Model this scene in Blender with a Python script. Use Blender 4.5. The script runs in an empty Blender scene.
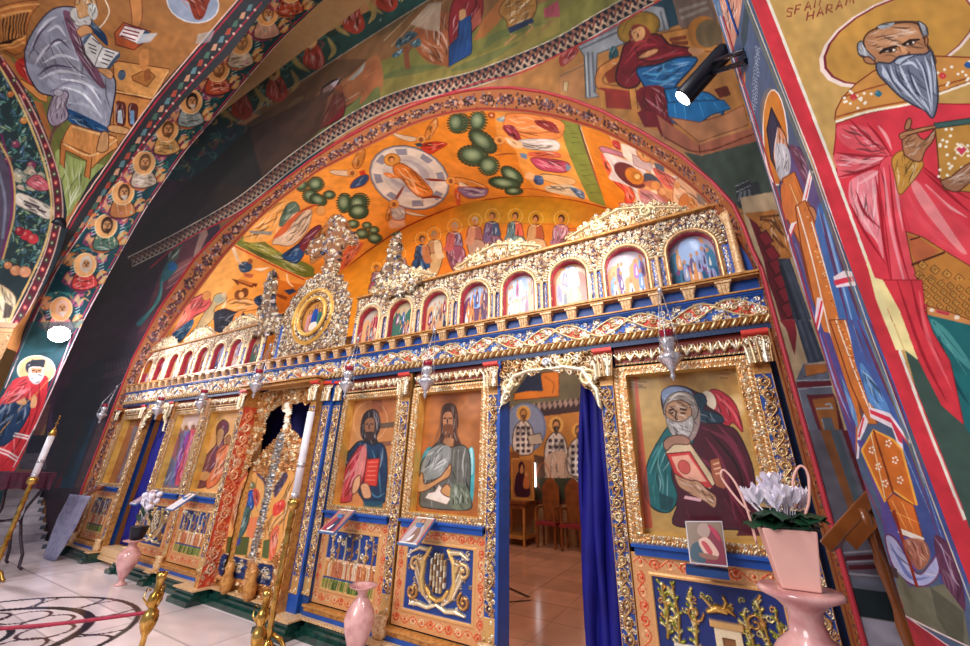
import bpy, bmesh, math, random
import numpy as np
random.seed(7); RNG=np.random.RandomState(5)
S=3.1; ZF=.485           # authored units -> metres ; floor level below the eye
sc=bpy.context.scene; COL=sc.collection; PI=math.pi
# ---------- camera model (14 mm lens, tilted up, turned left) ----------
F=377.2; CX,CY=485.,323.
_v1=np.array([-713.,128,F]); _v2=np.array([27.,-963,F])
_X=-_v1/np.linalg.norm(_v1); _Z=_v2-(_v2@_X)*_X; _Z/=np.linalg.norm(_Z); _Y=np.cross(_Z,_X)
if _Y[2]<0:_Y=-_Y
R=np.array([_X,_Y,_Z])
def ray(x,y): return R@np.array([x-CX,y-CY,F])
def proj(X,Y,Z):
    c=np.tensordot(R.T,np.array([X,Y,Z]),1); w=np.maximum(c[2],1e-3)
    return CX+F*c[0]/w, CY+F*c[1]/w
def onY(x,y,Y=1.): r=ray(x,y); return r*(Y/r[1])
def onX(x,y,X): r=ray(x,y); return r*(X/r[0])
def onZ(x,y,Z): r=ray(x,y); return r*(Z/r[2])
def W(p): return np.stack([p[...,0]*S,p[...,1]*S,(p[...,2]+ZF)*S],-1)
def hx(c):
    if not isinstance(c,str): return np.array(c,float)
    return np.array([int(c[i:i+2],16)/255 for i in (0,2,4)])
def lin(c):
    c=np.clip(c,0,1); return np.where(c<=.04045,c/12.92,((c+.055)/1.055)**2.4)
# ---------- materials ----------
def newmat(name): 
    m=bpy.data.materials.new(name); m.use_nodes=True; nt=m.node_tree; b=nt.nodes['Principled BSDF']; return m,nt,b
def attr_mat(name,rough=.5,spec=.4,bump=.15,scale=30,mott=.1,metk=1.,coat=0,rmet=.3):
    m,nt,b=newmat(name); N=nt.nodes; Lk=nt.links
    a=N.new('ShaderNodeAttribute'); a.attribute_name='Col'
    tc=N.new('ShaderNodeTexCoord'); no=N.new('ShaderNodeTexNoise'); no.inputs['Scale'].default_value=scale; no.inputs['Detail'].default_value=4
    Lk.new(tc.outputs['Object'],no.inputs['Vector'])
    mr=N.new('ShaderNodeMapRange'); mr.inputs[3].default_value=1-mott; mr.inputs[4].default_value=1+mott
    Lk.new(no.outputs['Fac'],mr.inputs[0])
    mx=N.new('ShaderNodeVectorMath'); mx.operation='SCALE'; Lk.new(a.outputs['Color'],mx.inputs[0]); Lk.new(mr.outputs[0],mx.inputs['Scale'])
    Lk.new(mx.outputs[0],b.inputs['Base Color'])
    mm=N.new('ShaderNodeMath'); mm.operation='MULTIPLY'; mm.inputs[1].default_value=metk; Lk.new(a.outputs['Alpha'],mm.inputs[0]); Lk.new(mm.outputs[0],b.inputs['Metallic'])
    r2=N.new('ShaderNodeMapRange'); r2.inputs[3].default_value=rough; r2.inputs[4].default_value=rmet; Lk.new(a.outputs['Alpha'],r2.inputs[0]); Lk.new(r2.outputs[0],b.inputs['Roughness'])
    bp=N.new('ShaderNodeBump'); bp.inputs['Strength'].default_value=bump; bp.inputs['Distance'].default_value=.01; Lk.new(no.outputs['Fac'],bp.inputs['Height']); Lk.new(bp.outputs[0],b.inputs['Normal'])
    b.inputs['Specular IOR Level'].default_value=spec; b.inputs['Coat Weight'].default_value=coat; b.inputs['Coat Roughness'].default_value=.08
    return m
def plain(name,c,rough=.5,metal=0,c2=None,scale=8,bump=0,spec=.5,emit=0,trans=0,coat=0,sss=0):
    m,nt,b=newmat(name); N=nt.nodes; Lk=nt.links
    c=lin(hx(c)); d=lin(hx(c2)) if c2 else c*.88
    tc=N.new('ShaderNodeTexCoord'); no=N.new('ShaderNodeTexNoise'); no.inputs['Scale'].default_value=scale; no.inputs['Detail'].default_value=5
    Lk.new(tc.outputs['Object'],no.inputs['Vector'])
    cr=N.new('ShaderNodeValToRGB'); cr.color_ramp.elements[0].color=(*d,1); cr.color_ramp.elements[1].color=(*c,1); cr.color_ramp.elements[0].position=.35; cr.color_ramp.elements[1].position=.6
    Lk.new(no.outputs['Fac'],cr.inputs[0]); Lk.new(cr.outputs[0],b.inputs['Base Color'])
    b.inputs['Roughness'].default_value=rough; b.inputs['Metallic'].default_value=metal; b.inputs['Specular IOR Level'].default_value=spec
    b.inputs['Transmission Weight'].default_value=trans; b.inputs['Coat Weight'].default_value=coat
    if bump:
        bp=N.new('ShaderNodeBump'); bp.inputs['Strength'].default_value=bump; bp.inputs['Distance'].default_value=.01; Lk.new(no.outputs['Fac'],bp.inputs['Height']); Lk.new(bp.outputs[0],b.inputs['Normal'])
    if emit:
        b.inputs['Emission Color'].default_value=(*c,1); b.inputs['Emission Strength'].default_value=emit
    return m
M_fresco=attr_mat('fresco_paint',rough=.62,spec=.25,bump=.08,scale=14,mott=.13,metk=.45,rmet=.42)
M_icon=attr_mat('varnished_icon',rough=.25,spec=.5,bump=.02,scale=20,mott=.08,metk=.7,coat=.5,rmet=.25)
M_gilt=attr_mat('carved_gilding',rough=.45,spec=.5,bump=.25,scale=90,mott=.22,metk=.55,rmet=.3)
# ---------- object helpers ----------
def link(o,parent=None):
    COL.objects.link(o)
    if parent is not None: o.parent=parent
    return o
def tag(o,label=None,cat=None,group=None,kind=None):
    if label:o['label']=label
    if cat:o['category']=cat
    if group:o['group']=group
    if kind:o['kind']=kind
    return o
ORG={}
def thing(name,loc,label=None,cat=None,group=None):
    o=bpy.data.objects.new(name,None); o.empty_display_size=.1; p=W(np.array(loc,float)); o.location=p; link(o); ORG[o]=p
    return tag(o,label,cat,group)
def org(parent):
    p=parent
    while p is not None and p not in ORG: p=p.parent
    return ORG[p] if p is not None else np.zeros(3)
def copy_tree(o,delta,parent=None):
    c=o.copy(); COL.objects.link(c); c.parent=parent
    if parent is None: c.location=[a+b*S for a,b in zip(o.location,delta)]; 
    for ch in list(o.children): copy_tree(ch,delta,c)
    return c
class MB:
    """collects shapes (authored units) and links them as ONE mesh object"""
    def __init__(s): s.v=[]; s.f=[]; s.sm=[]; s.c=[]
    def add(s,v,f,sm=False,col=None):
        n=len(s.v); s.v+= [tuple(p) for p in v]; s.f+=[tuple(i+n for i in q) for q in f]; s.sm+=[sm]*len(f)
        return s
    def box(s,x0,x1,y0,y1,z0,z1):
        return s.add([(x0,y0,z0),(x1,y0,z0),(x1,y1,z0),(x0,y1,z0),(x0,y0,z1),(x1,y0,z1),(x1,y1,z1),(x0,y1,z1)],[(0,3,2,1),(4,5,6,7),(0,1,5,4),(1,2,6,5),(2,3,7,6),(3,0,4,7)])
    def hexa(s,p): return s.add(p,[(0,3,2,1),(4,5,6,7),(0,1,5,4),(1,2,6,5),(2,3,7,6),(3,0,4,7)])
    def lathe(s,prof,c=(0,0),n=20,sx=1,sy=1,flut=0):
        V=[];Fs=[];m=len(prof)
        for r,z in prof:
            for k in range(n):
                a=2*PI*k/n; rr=r*(1+flut*math.cos(a*8))
                V.append((c[0]+rr*math.cos(a)*sx,c[1]+rr*math.sin(a)*sy,z))
        for i in range(m-1):
            for k in range(n): Fs.append((i*n+k,i*n+(k+1)%n,(i+1)*n+(k+1)%n,(i+1)*n+k))
        if prof[0][0]>1e-5: Fs.append(tuple(range(n))[::-1])
        if prof[-1][0]>1e-5: Fs.append(tuple((m-1)*n+k for k in range(n)))
        return s.add(V,Fs,True)
    def tube(s,pts,r,n=8,close=False,flat=1.):
        P=[np.array(p,float) for p in pts]; m=len(P); V=[];Fs=[]
        rr=r if hasattr(r,'__len__') else [r]*m
        up=np.array([0,0,1.]); 
        for i in range(m):
            t=(P[(i+1)%m]-P[i-1]) if close else (P[min(i+1,m-1)]-P[max(i-1,0)])
            t/= (np.linalg.norm(t)+1e-9)
            a=np.cross(t,up); 
            if np.linalg.norm(a)<.05: a=np.cross(t,np.array([0,1.,0]))
            a/=np.linalg.norm(a); b=np.cross(a,t)
            for k in range(n):
                q=2*PI*k/n; V.append(tuple(P[i]+rr[i]*(math.cos(q)*a+flat*math.sin(q)*b)))
        for i in range(m if close else m-1):
            j=(i+1)%m
            for k in range(n): Fs.append((i*n+k,i*n+(k+1)%n,j*n+(k+1)%n,j*n+k))
        if not close: Fs+= [tuple(range(n))[::-1],tuple((m-1)*n+k for k in range(n))]
        return s.add(V,Fs,True)
    def ball(s,c,r,n=10,sz=1.):
        pr=[(r*math.sin(PI*i/n)+1e-6*(i in(0,n)),c[2]-r*sz*math.cos(PI*i/n)) for i in range(n+1)]
        return s.lathe([(max(a,1e-6),b) for a,b in pr],(c[0],c[1]),max(6,n+2))
    def prism(s,poly,y0,y1):
        """poly of (x,z) extruded along y"""
        n=len(poly); V=[(x,y0,z) for x,z in poly]+[(x,y1,z) for x,z in poly]
        Fs=[tuple(range(n)),tuple(range(2*n-1,n-1,-1))]+[(i,n+i,n+(i+1)%n,(i+1)%n) for i in range(n)]
        return s.add(V,Fs)
    def build(s,name,mat,parent=None,bevel=0,raw=False,autosm=False):
        me=bpy.data.meshes.new(name); V=np.array(s.v,float)
        V=W(V)-org(parent)
        me.from_pydata(V.tolist(),[],s.f); me.materials.append(mat)
        me.polygons.foreach_set('use_smooth',s.sm); me.update()
        bm=bmesh.new(); bm.from_mesh(me); bmesh.ops.recalc_face_normals(bm,faces=bm.faces); bm.to_mesh(me); bm.free()
        o=bpy.data.objects.new(name,me); link(o,parent)
        if bevel: 
            b=o.modifiers.new('bevel','BEVEL'); b.width=bevel*S; b.segments=2; b.limit_method='ANGLE'
        return o
# ---------- surfaces ----------
class PlaneY:
    def __init__(s,Y): s.Y=Y
    def pt(s,u,v): return np.stack([u,np.full_like(u,s.Y),v],-1)
    def nr(s,u,v): return np.array([0,-1.,0])
    def inv(s,x,y): r=onY(x,y,s.Y); return r[0],r[2]
class PlaneX:
    def __init__(s,X,sg=1): s.X=X; s.sg=sg
    def pt(s,u,v): return np.stack([np.full_like(u,s.X),u,v],-1)
    def nr(s,u,v): return np.array([s.sg*1.,0,0])
    def inv(s,x,y): r=onX(x,y,s.X); return r[1],r[2]
class PlaneZ:
    def __init__(s,Z): s.Z=Z
    def pt(s,u,v): return np.stack([u,v,np.full_like(u,s.Z)],-1)
    def nr(s,u,v): return np.array([0,0,1.])
    def inv(s,x,y): r=onZ(x,y,s.Z); return r[0],r[1]
class Arch:
    """ruled arch between two ellipse-topped outlines; u=angle 0(left)..pi(right), beyond = straight jamb; v=0..1"""
    def __init__(s,A,B): s.A=np.array(A,float); s.B=np.array(B,float)   # (Y,cx,cz,rx,rz)
    def par(s,v): return s.A[:,None]*(1-v.ravel())+s.B[:,None]*v.ravel()
    def pt(s,u,v):
        sh=u.shape; Y,cx,cz,rx,rz=[q.reshape(sh) for q in s.par(v)]
        a=np.clip(u,0,PI); x=cx-rx*np.cos(a); z=cz+rz*np.sin(a)
        z=z+np.where(u<0,u*1.7,0)-np.where(u>PI,(u-PI)*1.7,0)
        return np.stack([x,Y,z],-1)
    def inv(s,x,y):
        r=ray(x,y); 
        def g(Y):
            p=r*(Y/r[1]); k=(Y-s.A[0])/(s.B[0]-s.A[0]); q=s.A*(1-k)+s.B*k
            dx=(p[0]-q[1])/q[3]; dz=max((p[2]-q[2])/q[4],0); return dx*dx+dz*dz-1,p,k,q
        lo,hi=.03,4.
        for _ in range(50):
            m=(lo+hi)/2
            if g(m)[0]>0: hi=m
            else: lo=m
        _,p,k,q=g(lo)
        if p[2]>q[2]: u=math.atan2((p[2]-q[2])/q[4],-(p[0]-q[1])/q[3])
        else: u=(p[2]-q[2])/1.7 if p[0]<q[1] else PI-(p[2]-q[2])/1.7
        return u,k
class Sphere:
    def __init__(s,C,Rr): s.C=np.array(C,float); s.R=Rr
    def pt(s,u,v): return np.stack([s.C[0]+s.R*np.cos(v)*np.cos(u),s.C[1]+s.R*np.cos(v)*np.sin(u),s.C[2]+s.R*np.sin(v)],-1)
    def inv(s,x,y):
        d=ray(x,y); d/=np.linalg.norm(d); b=-(d@s.C); c=s.C@s.C-s.R**2
        t=-b+math.sqrt(max(b*b-c,0)); p=(d*t-s.C)/s.R
        return math.atan2(p[1],p[0])%(2*PI), math.asin(p[2])
# ---------- painter ----------
def nums(t): 
    if isinstance(t,str): t=[float(q) for q in t.split()]
    return np.array(t,float).reshape(-1,2)
def cat(P,close=True,k=5):
    P=np.asarray(P,float); n=len(P)
    if n<3: return P
    if close: Q=np.vstack([P[-1],P,P[0],P[1]])
    else: Q=np.vstack([2*P[0]-P[1],P,2*P[-1]-P[-2]])
    out=[]
    for i in range(1,len(Q)-2):
        p0,p1,p2,p3=Q[i-1:i+3]
        for j in range(k):
            t=j/k; out.append(.5*((2*p1)+(p2-p0)*t+(2*p0-5*p1+4*p2-p3)*t*t+(3*p1-p0-3*p2+p3)*t**3))
    if not close: out.append(P[-1])
    return np.array(out)
RF=random.Random(77)
class Cv:
    def __init__(s,surf,u0,u1,v0,v1,step=1.1,base='c08040',un=None,vn=None,met=0,mode='px'):
        s.sf=surf; s.mode=mode
        def samp(a,b,c,d,sw):
            if mode=='uv': n=max(2,int(abs(b-a)/step)+1); return np.linspace(a,b,n)
            t=np.linspace(a,b,500); L=np.zeros(499)
            for w in np.linspace(c,d,13):
                g=np.full_like(t,w); p=surf.pt(t,g) if not sw else surf.pt(g,t)
                x,y=proj(p[:,0],p[:,1],p[:,2]); inn=(x>-40)&(x<1010)&(y>-40)&(y<690); x=np.clip(x,-60,1030); y=np.clip(y,-60,710)
                cz=np.tensordot(R.T,p.T,1)[2]; l=np.hypot(np.diff(x),np.diff(y)); l[(cz[1:]<.02)|~(inn[1:]|inn[:-1])]=0
                L=np.maximum(L,l)
            L=np.maximum(L,.06*L.mean()); cu=np.concatenate([[0],np.cumsum(L)]); n=int(max(8,cu[-1]/step))
            return np.interp(np.linspace(0,cu[-1],n),cu,t)
        s.us=samp(u0,u1,v0,v1,False) if un is None else np.linspace(u0,u1,un)
        s.vs=samp(v0,v1,u0,u1,True) if vn is None else np.linspace(v0,v1,vn)
        s.nu,s.nv=len(s.us),len(s.vs); s.c=np.empty((s.nv,s.nu,3)); s.c[:]=hx(base); s.m=np.full((s.nv,s.nu),float(met)); s.h=np.zeros((s.nv,s.nu)); s.keep=np.ones((s.nv,s.nu),bool)
        s.iu=np.arange(s.nu); s.iv=np.arange(s.nv); s.U,s.V=np.meshgrid(s.us,s.vs)
    T=(0,0,1.); auto=1
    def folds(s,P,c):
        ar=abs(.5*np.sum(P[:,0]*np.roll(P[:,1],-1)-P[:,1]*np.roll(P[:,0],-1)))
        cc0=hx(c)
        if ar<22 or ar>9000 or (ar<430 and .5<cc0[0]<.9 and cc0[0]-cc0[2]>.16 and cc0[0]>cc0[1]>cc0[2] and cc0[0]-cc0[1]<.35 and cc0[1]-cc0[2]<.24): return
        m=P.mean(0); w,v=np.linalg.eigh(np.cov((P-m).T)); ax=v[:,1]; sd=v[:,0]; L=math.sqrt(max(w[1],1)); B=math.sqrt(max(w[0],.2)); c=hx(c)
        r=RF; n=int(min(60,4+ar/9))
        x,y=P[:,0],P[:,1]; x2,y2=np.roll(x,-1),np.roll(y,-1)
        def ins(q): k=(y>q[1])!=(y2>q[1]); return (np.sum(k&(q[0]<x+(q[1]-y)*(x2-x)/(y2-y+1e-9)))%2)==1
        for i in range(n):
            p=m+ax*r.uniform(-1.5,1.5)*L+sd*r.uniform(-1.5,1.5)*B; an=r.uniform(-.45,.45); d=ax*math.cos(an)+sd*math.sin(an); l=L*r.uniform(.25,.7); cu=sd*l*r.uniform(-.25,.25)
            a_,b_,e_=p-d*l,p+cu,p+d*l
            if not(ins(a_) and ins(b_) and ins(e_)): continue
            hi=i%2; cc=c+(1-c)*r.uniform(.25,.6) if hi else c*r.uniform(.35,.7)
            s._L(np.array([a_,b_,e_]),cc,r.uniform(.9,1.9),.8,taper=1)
    def crop(s,x,y,k): s.T=(x,y,k); return s
    def tn(s,t): return nums(t)/s.T[2]+np.array(s.T[:2])
    def xy(s,P):           # points -> index space
        if s.mode=='px': P=np.array([s.sf.inv(a,b) for a,b in P])
        return np.stack([np.interp(P[:,0],s.us,s.iu,left=-5,right=s.nu+4),np.interp(P[:,1],s.vs,s.iv,left=-5,right=s.nv+4)],1)
    def fill(s,Q,c,a=1.,met=0,h=None,g=None):
        x0,y0=np.floor(Q.min(0)).astype(int); x1,y1=np.ceil(Q.max(0)).astype(int)+1
        x0,y0=max(x0,0),max(y0,0); x1,y1=min(x1,s.nu),min(y1,s.nv)
        if x1<=x0 or y1<=y0: return
        cov=np.zeros((y1-y0,x1-x0)); n=len(Q)
        for ox,oy in ((-.25,-.25),(.25,-.25),(-.25,.25),(.25,.25)):
            gx=(np.arange(x0,x1)+ox)[None,:]; gy=(np.arange(y0,y1)+oy)[:,None]; ins=np.zeros(cov.shape,bool)
            for i in range(n):
                ax,ay=Q[i]; bx,by=Q[(i+1)%n]
                if ay==by: continue
                r=(gy>=min(ay,by))&(gy<max(ay,by))
                if not r.any(): continue
                rr=np.where(r[:,0])[0]; xi=ax+(gy[rr]-ay)*(bx-ax)/(by-ay); ins[rr]^=(gx<xi)
            cov+=ins*.25
        cov*=a; k=cov[...,None]; cc=hx(c); sl=(slice(y0,y1),slice(x0,x1))
        if g is not None:    # gradient to colour g along (dx,dy) of bbox
            gc,dx,dy=hx(g[0]),g[1],g[2]; tx=(np.arange(x0,x1)-x0)/(x1-x0); ty=(np.arange(y0,y1)-y0)/(y1-y0)
            t=np.clip((tx[None,:]*dx+ty[:,None]*dy),0,1)[...,None]; cc=cc*(1-t)+gc*t
        s.c[sl]=s.c[sl]*(1-k)+cc*k; s.m[sl]=s.m[sl]*(1-cov)+met*cov
        if h is not None: s.h[sl]=np.where(cov>.5,h,s.h[sl])
    def P(s,t,c,a=1.,sm=0,o=None,ow=.8,met=0,g=None,h=None):
        P=s.tn(t)
        if sm: P=cat(P,True,4)
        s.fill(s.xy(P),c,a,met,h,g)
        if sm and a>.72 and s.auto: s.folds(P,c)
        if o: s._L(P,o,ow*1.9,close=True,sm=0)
        return s
    def L(s,t,c,w=1.,a=1.,sm=1,close=False,taper=0,met=0): return s._L(s.tn(t),c,w/s.T[2],a,sm,close,taper,met)
    def _L(s,P,c,w=1.,a=1.,sm=1,close=False,taper=0,met=0):
        if sm and len(P)>2: P=cat(P,close,4)
        if close: P=np.vstack([P,P[0]])
        n=len(P); d=np.gradient(P,axis=0); l=np.hypot(d[:,0],d[:,1])+1e-9; nr=np.stack([-d[:,1]/l,d[:,0]/l],1)
        ww=np.full(n,w/2.) if not taper else w/2*np.sin(np.linspace(.25,PI-.1,n))
        A=P+nr*ww[:,None]; B=P-nr*ww[:,None]
        A=s.xy(A);B=s.xy(B)
        if close:
            for i in range(n-1): s.fill(np.array([A[i],A[i+1],B[i+1],B[i]]),c,a,met)
        else: s.fill(np.vstack([A,B[::-1]]),c,a,met)
        return s
    def E(s,x,y,rx,ry=None,rot=0,c='ffffff',a=1.,met=0,o=None,ow=1.,n=22,g=None):
        ry=rx if ry is None else ry; q=np.linspace(0,2*PI,n,endpoint=False); r=math.radians(rot)
        ex,ey=rx*np.cos(q),ry*np.sin(q); P=np.stack([x+ex*math.cos(r)-ey*math.sin(r),y+ex*math.sin(r)+ey*math.cos(r)],1)
        if c: s.P(P,c,a,met=met,g=g)
        if o: s.L(P,o,ow,close=True,sm=0)
        return s
    def M(s,t,c,w=1.,a=1.,taper=1):      # many strokes split by |
        for q in t.split('|'): s.L(q,c,w*1.8,min(1,a*1.1),taper=taper)
        return s
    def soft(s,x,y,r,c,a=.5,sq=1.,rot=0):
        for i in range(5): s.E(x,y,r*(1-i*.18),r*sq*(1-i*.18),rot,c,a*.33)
        return s
    def noise(s,amp=.05,k=6,seed=1):
        r=np.random.RandomState(seed); 
        for kk in (k,k*3):
            a=r.rand(s.nv//kk+3,s.nu//kk+3); yi=np.linspace(0,a.shape[0]-1.01,s.nv); xi=np.linspace(0,a.shape[1]-1.01,s.nu)
            y0=yi.astype(int);x0=xi.astype(int);fy=(yi-y0)[:,None];fx=(xi-x0)[None,:]
            b=(a[y0][:,x0]*(1-fy)*(1-fx)+a[y0+1][:,x0]*fy*(1-fx)+a[y0][:,x0+1]*(1-fy)*fx+a[y0+1][:,x0+1]*fy*fx)
            s.c*=(1+amp*(b-.5)*2)[...,None]
        return s
    # relief strokes in uv space
    def S_(s,P,w,hh,c,met=1.,prof=1):
        P=np.asarray(P,float); c=hx(c); n=len(P)
        ww=w if hasattr(w,'__len__') else [w]*n
        for i in range(n-1):
            a,b=P[i],P[i+1]; r=max(ww[i],ww[i+1])
            i0,i1=np.searchsorted(s.us,[min(a[0],b[0])-r,max(a[0],b[0])+r]); j0,j1=np.searchsorted(s.vs,[min(a[1],b[1])-r,max(a[1],b[1])+r])
            if i1<=i0 or j1<=j0: continue
            sl=(slice(j0,j1),slice(i0,i1)); u=s.U[sl]-a[0]; v=s.V[sl]-a[1]; d=b-a; L2=d@d+1e-12
            t=np.clip((u*d[0]+v*d[1])/L2,0,1); q=np.hypot(u-t*d[0],v-t*d[1])/(ww[i]*(1-t)+ww[i+1]*t+1e-9)
            k=q<1; H=hh*np.sqrt(np.clip(1-q*q,0,1)); k&=(H>s.h[sl]-.15*hh)
            s.h[sl]=np.where(k,np.maximum(H,s.h[sl]),s.h[sl]); sh=(.72+.36*np.clip(1-q*q,0,1))[...,None]
            s.c[sl]=np.where(k[...,None],c*sh,s.c[sl]); s.m[sl]=np.where(k,met,s.m[sl])
    def mesh(s,name,mat,parent=None,smooth=True,flip=False,back=0):
        p=s.sf.pt(s.U,s.V)
        if s.h.any():
            nrm=s.sf.nr(s.U,s.V); p=p+nrm*s.h[...,None]
        V=(W(p)-org(parent)).reshape(-1,3)
        i=np.arange(s.nv*s.nu).reshape(s.nv,s.nu); k=s.keep; km=(k[:-1,:-1]&k[1:,:-1]&k[:-1,1:]&k[1:,1:])
        q=np.stack([i[:-1,:-1],i[:-1,1:],i[1:,1:],i[1:,:-1]],-1)[km]
        if flip: q=q[:,::-1]
        used=np.zeros(len(V),bool); used[q.ravel()]=True; rm=np.cumsum(used)-1; q=rm[q]; V=V[used]
        me=bpy.data.meshes.new(name); me.vertices.add(len(V)); me.vertices.foreach_set('co',V.ravel())
        nf=len(q); me.loops.add(nf*4); me.loops.foreach_set('vertex_index',q.ravel().astype(np.int32)); me.polygons.add(nf)
        me.polygons.foreach_set('loop_start',np.arange(0,nf*4,4,dtype=np.int32)); 
        me.update(calc_edges=True); me.polygons.foreach_set('use_smooth',np.full(nf,smooth))
        ca=me.color_attributes.new('Col','FLOAT_COLOR','POINT')
        rgba=np.concatenate([lin(s.c),s.m[...,None]],-1).reshape(-1,4)[used]; ca.data.foreach_set('color',rgba.astype(np.float32).ravel())
        me.materials.append(mat); me.validate()
        o=bpy.data.objects.new(name,me); link(o,parent); return o
M_floor=attr_mat('polished_marble_floor',rough=.16,spec=.5,bump=.0,scale=3,mott=.06,metk=0)
M_plaster=plain('ochre_plaster','b88a58',.8)
M_redtrim=plain('red_painted_moulding','b02838',.5)
AMB=.36; EXPO=.05
def LIGHTS():
    area('window_light_west',(-1.2,-1.6,1.3),(-1.3,1,.1),1.3,470,(1,.96,.95))  # unseen fill added behind the camera, standing in for window daylight
    area('chandelier_light',(-.7,-.3,1.6),(-1.4,1.2,0),.5,160,(1,.93,.88))  # unseen overhead fill added above the view, no modelled fitting
    spot('spotlight_beam_south',(.07,.70,.74),(-1.6,1.0,.1),150,110)
    spot('spotlight_beam_north',(-3.05,.57,.655),(-1.6,1.0,.0),260,120,col=(.95,.92,1),r=.02)
    for k,x in enumerate((-.4,-1.1,-2.0,-2.7)): area('cove_light',(x,1.30,.64),(x*.8-.3,1.35,1.6),.16,25,(1,.86,.66),'SQUARE')  # hidden upward fills added behind the screen to brighten the vault
    point('lamp_glow_north',(-3.02,.585,.66),22,(.78,.72,1),r=.02)
    point('sanctuary_lamp',(-1.2,2.2,.9),130,r=.05)
    point('sanctuary_lamp.001',(-.6,1.6,.8),70,r=.05)
# =================== ARCHITECTURE ===================
class ArchP:
    """ruled arch surface between two outlines given in polar form; u=theta from -x over the top to +x, v 0..1"""
    def __init__(s,A,B):
        s.q=[]
        for Y,cx,cz,pts in (A,B):
            p=np.array(pts,float); th=np.arctan2(p[:,1]-cz,-(p[:,0]-cx)); rh=np.hypot(p[:,0]-cx,p[:,1]-cz)
            th=np.where(th<-PI/2,th+2*PI,th); k=np.argsort(th); tg=np.linspace(th.min(),th.max(),900); rg=np.interp(tg,th[k],rh[k])
            pad=np.concatenate([np.full(14,rg[0]),rg,np.full(14,rg[-1])]); w=np.hanning(29); rg=np.convolve(pad,w/w.sum(),'valid'); s.q.append((Y,cx,cz,tg,rg))
    def _at(s,u,k):
        (Ya,xa,za,ta,ra),(Yb,xb,zb,tb,rb)=s.q
        return Ya+(Yb-Ya)*k,xa+(xb-xa)*k,za+(zb-za)*k,np.interp(u,ta,ra)*(1-k)+np.interp(u,tb,rb)*k
    def pt(s,u,v):
        Y,cx,cz,rh=s._at(u,v); return np.stack([cx-rh*np.cos(u),Y+0*u,cz+rh*np.sin(u)],-1)
    def inv(s,x,y):
        r=ray(x,y); Ya,Yb=s.q[0][0],s.q[1][0]
        def g(Y):
            k=(Y-Ya)/(Yb-Ya); p=r*(Y/r[1]); kk=max(min(k,3),-3); cx=s.q[0][1]*(1-kk)+s.q[1][1]*kk; cz=s.q[0][2]*(1-kk)+s.q[1][2]*kk
            th=math.atan2(p[2]-cz,-(p[0]-cx)); th=th+2*PI if th<-PI/2 else th; return math.hypot(p[0]-cx,p[2]-cz)-s._at(th,kk)[3],th,k
        lo,hi=.02,6.
        for _ in range(44):
            m=(lo+hi)/2
            if g(m)[0]>0: hi=m
            else: lo=m
        _,th,k=g(lo); return th,k
XC=-1.515; JR=.17; JL=-3.2
def dens(P,n=12): 
    P=np.array(P,float); return np.vstack([P[i]*(1-t)+P[i+1]*t for i in range(len(P)-1) for t in np.linspace(0,1,n,endpoint=False)]+[P[-1:]])
def pxY(t,Y): return [tuple(onY(a,b,Y)[[0,2]]) for a,b in nums(t)]
OUT_PX='132 360 159 309 194 259 224 227 263 196 308 162 340 141 380 120 412 106 440 96 468 90 490 88 511 87.5 544 92 570 99 600 110 640 131 680 155 712 182 733 205 744 228 752 250'
INN_PX='157 348.5 186.7 306.5 224 257 253.6 224.8 278 202.5 318 172 364 149 400 131 420 122.7 449.5 114.5 482 111 524 113 558.5 119 583 126 600 131 632 147 664 167 690 186 711 205 726 228'
pout=pxY(OUT_PX,.95); pinn=pxY(INN_PX,1.)
out_pts=dens([(JL,-.485),(JL,.28)]+pout+[(JR,.44),(JR,-.485)])
inn_pts=dens([(JL+.03,-.485),(JL+.03,.3)]+pinn+[(JR-.006,.5),(JR-.006,-.485)])
SF_sof=ArchP((.95,-1.5,.0,out_pts),(1.,-1.5,.0,inn_pts))
lun=[(-1.433-1.915*math.cos(t),-.156+1.915*math.sin(t)) for t in np.linspace(.15,PI-.15,60)]
SF_vlt=ArchP((1.,-1.5,.0,inn_pts),(1.8,-1.433,-.0,dens(lun)))
A66=pxY('34 430 84 320 114 265 145 210 162 185 185 152 211 122 244 82.5 280.5 41 320 4',.66)
A48=pxY('0 388 24 334 52 273.7 72 243 103 199 138.6 152 185 99 231 53 277 10',.483)
def symm(P,apex):
    L=[(-3.19,-.485),(-3.19,P[0][1])]+[p for p in P[1:] if p[0]<-1.6]; L.append((-1.515,apex)); Rr=[(2*-1.515-a,b) for a,b in L[:-1]][::-1]
    Rr=[(-1.515+1.675*math.cos(t),1.0+(apex-1.0)*math.sin(t)) for t in np.linspace(1.5,0,14)]+[(.16,-.485)]; return dens(L+Rr)
SF_ar1=ArchP((.483,XC,.3,symm(A48,2.28)),(.66,XC,.3,symm(A66,2.40)))
def inside(th_pts,cx,cz,X,Z,grow=0):
    p=np.array(th_pts); th=np.arctan2(p[:,1]-cz,-(p[:,0]-cx)); rh=np.hypot(p[:,0]-cx,p[:,1]-cz); k=np.argsort(th)
    th=np.where(th<-PI/2,th+2*PI,th); k=np.argsort(th); t=np.arctan2(Z-cz,-(X-cx)); t=np.where(t<-PI/2,t+2*PI,t); return np.hypot(X-cx,Z-cz)<np.interp(t,th[k],rh[k],left=0,right=0)+grow
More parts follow.
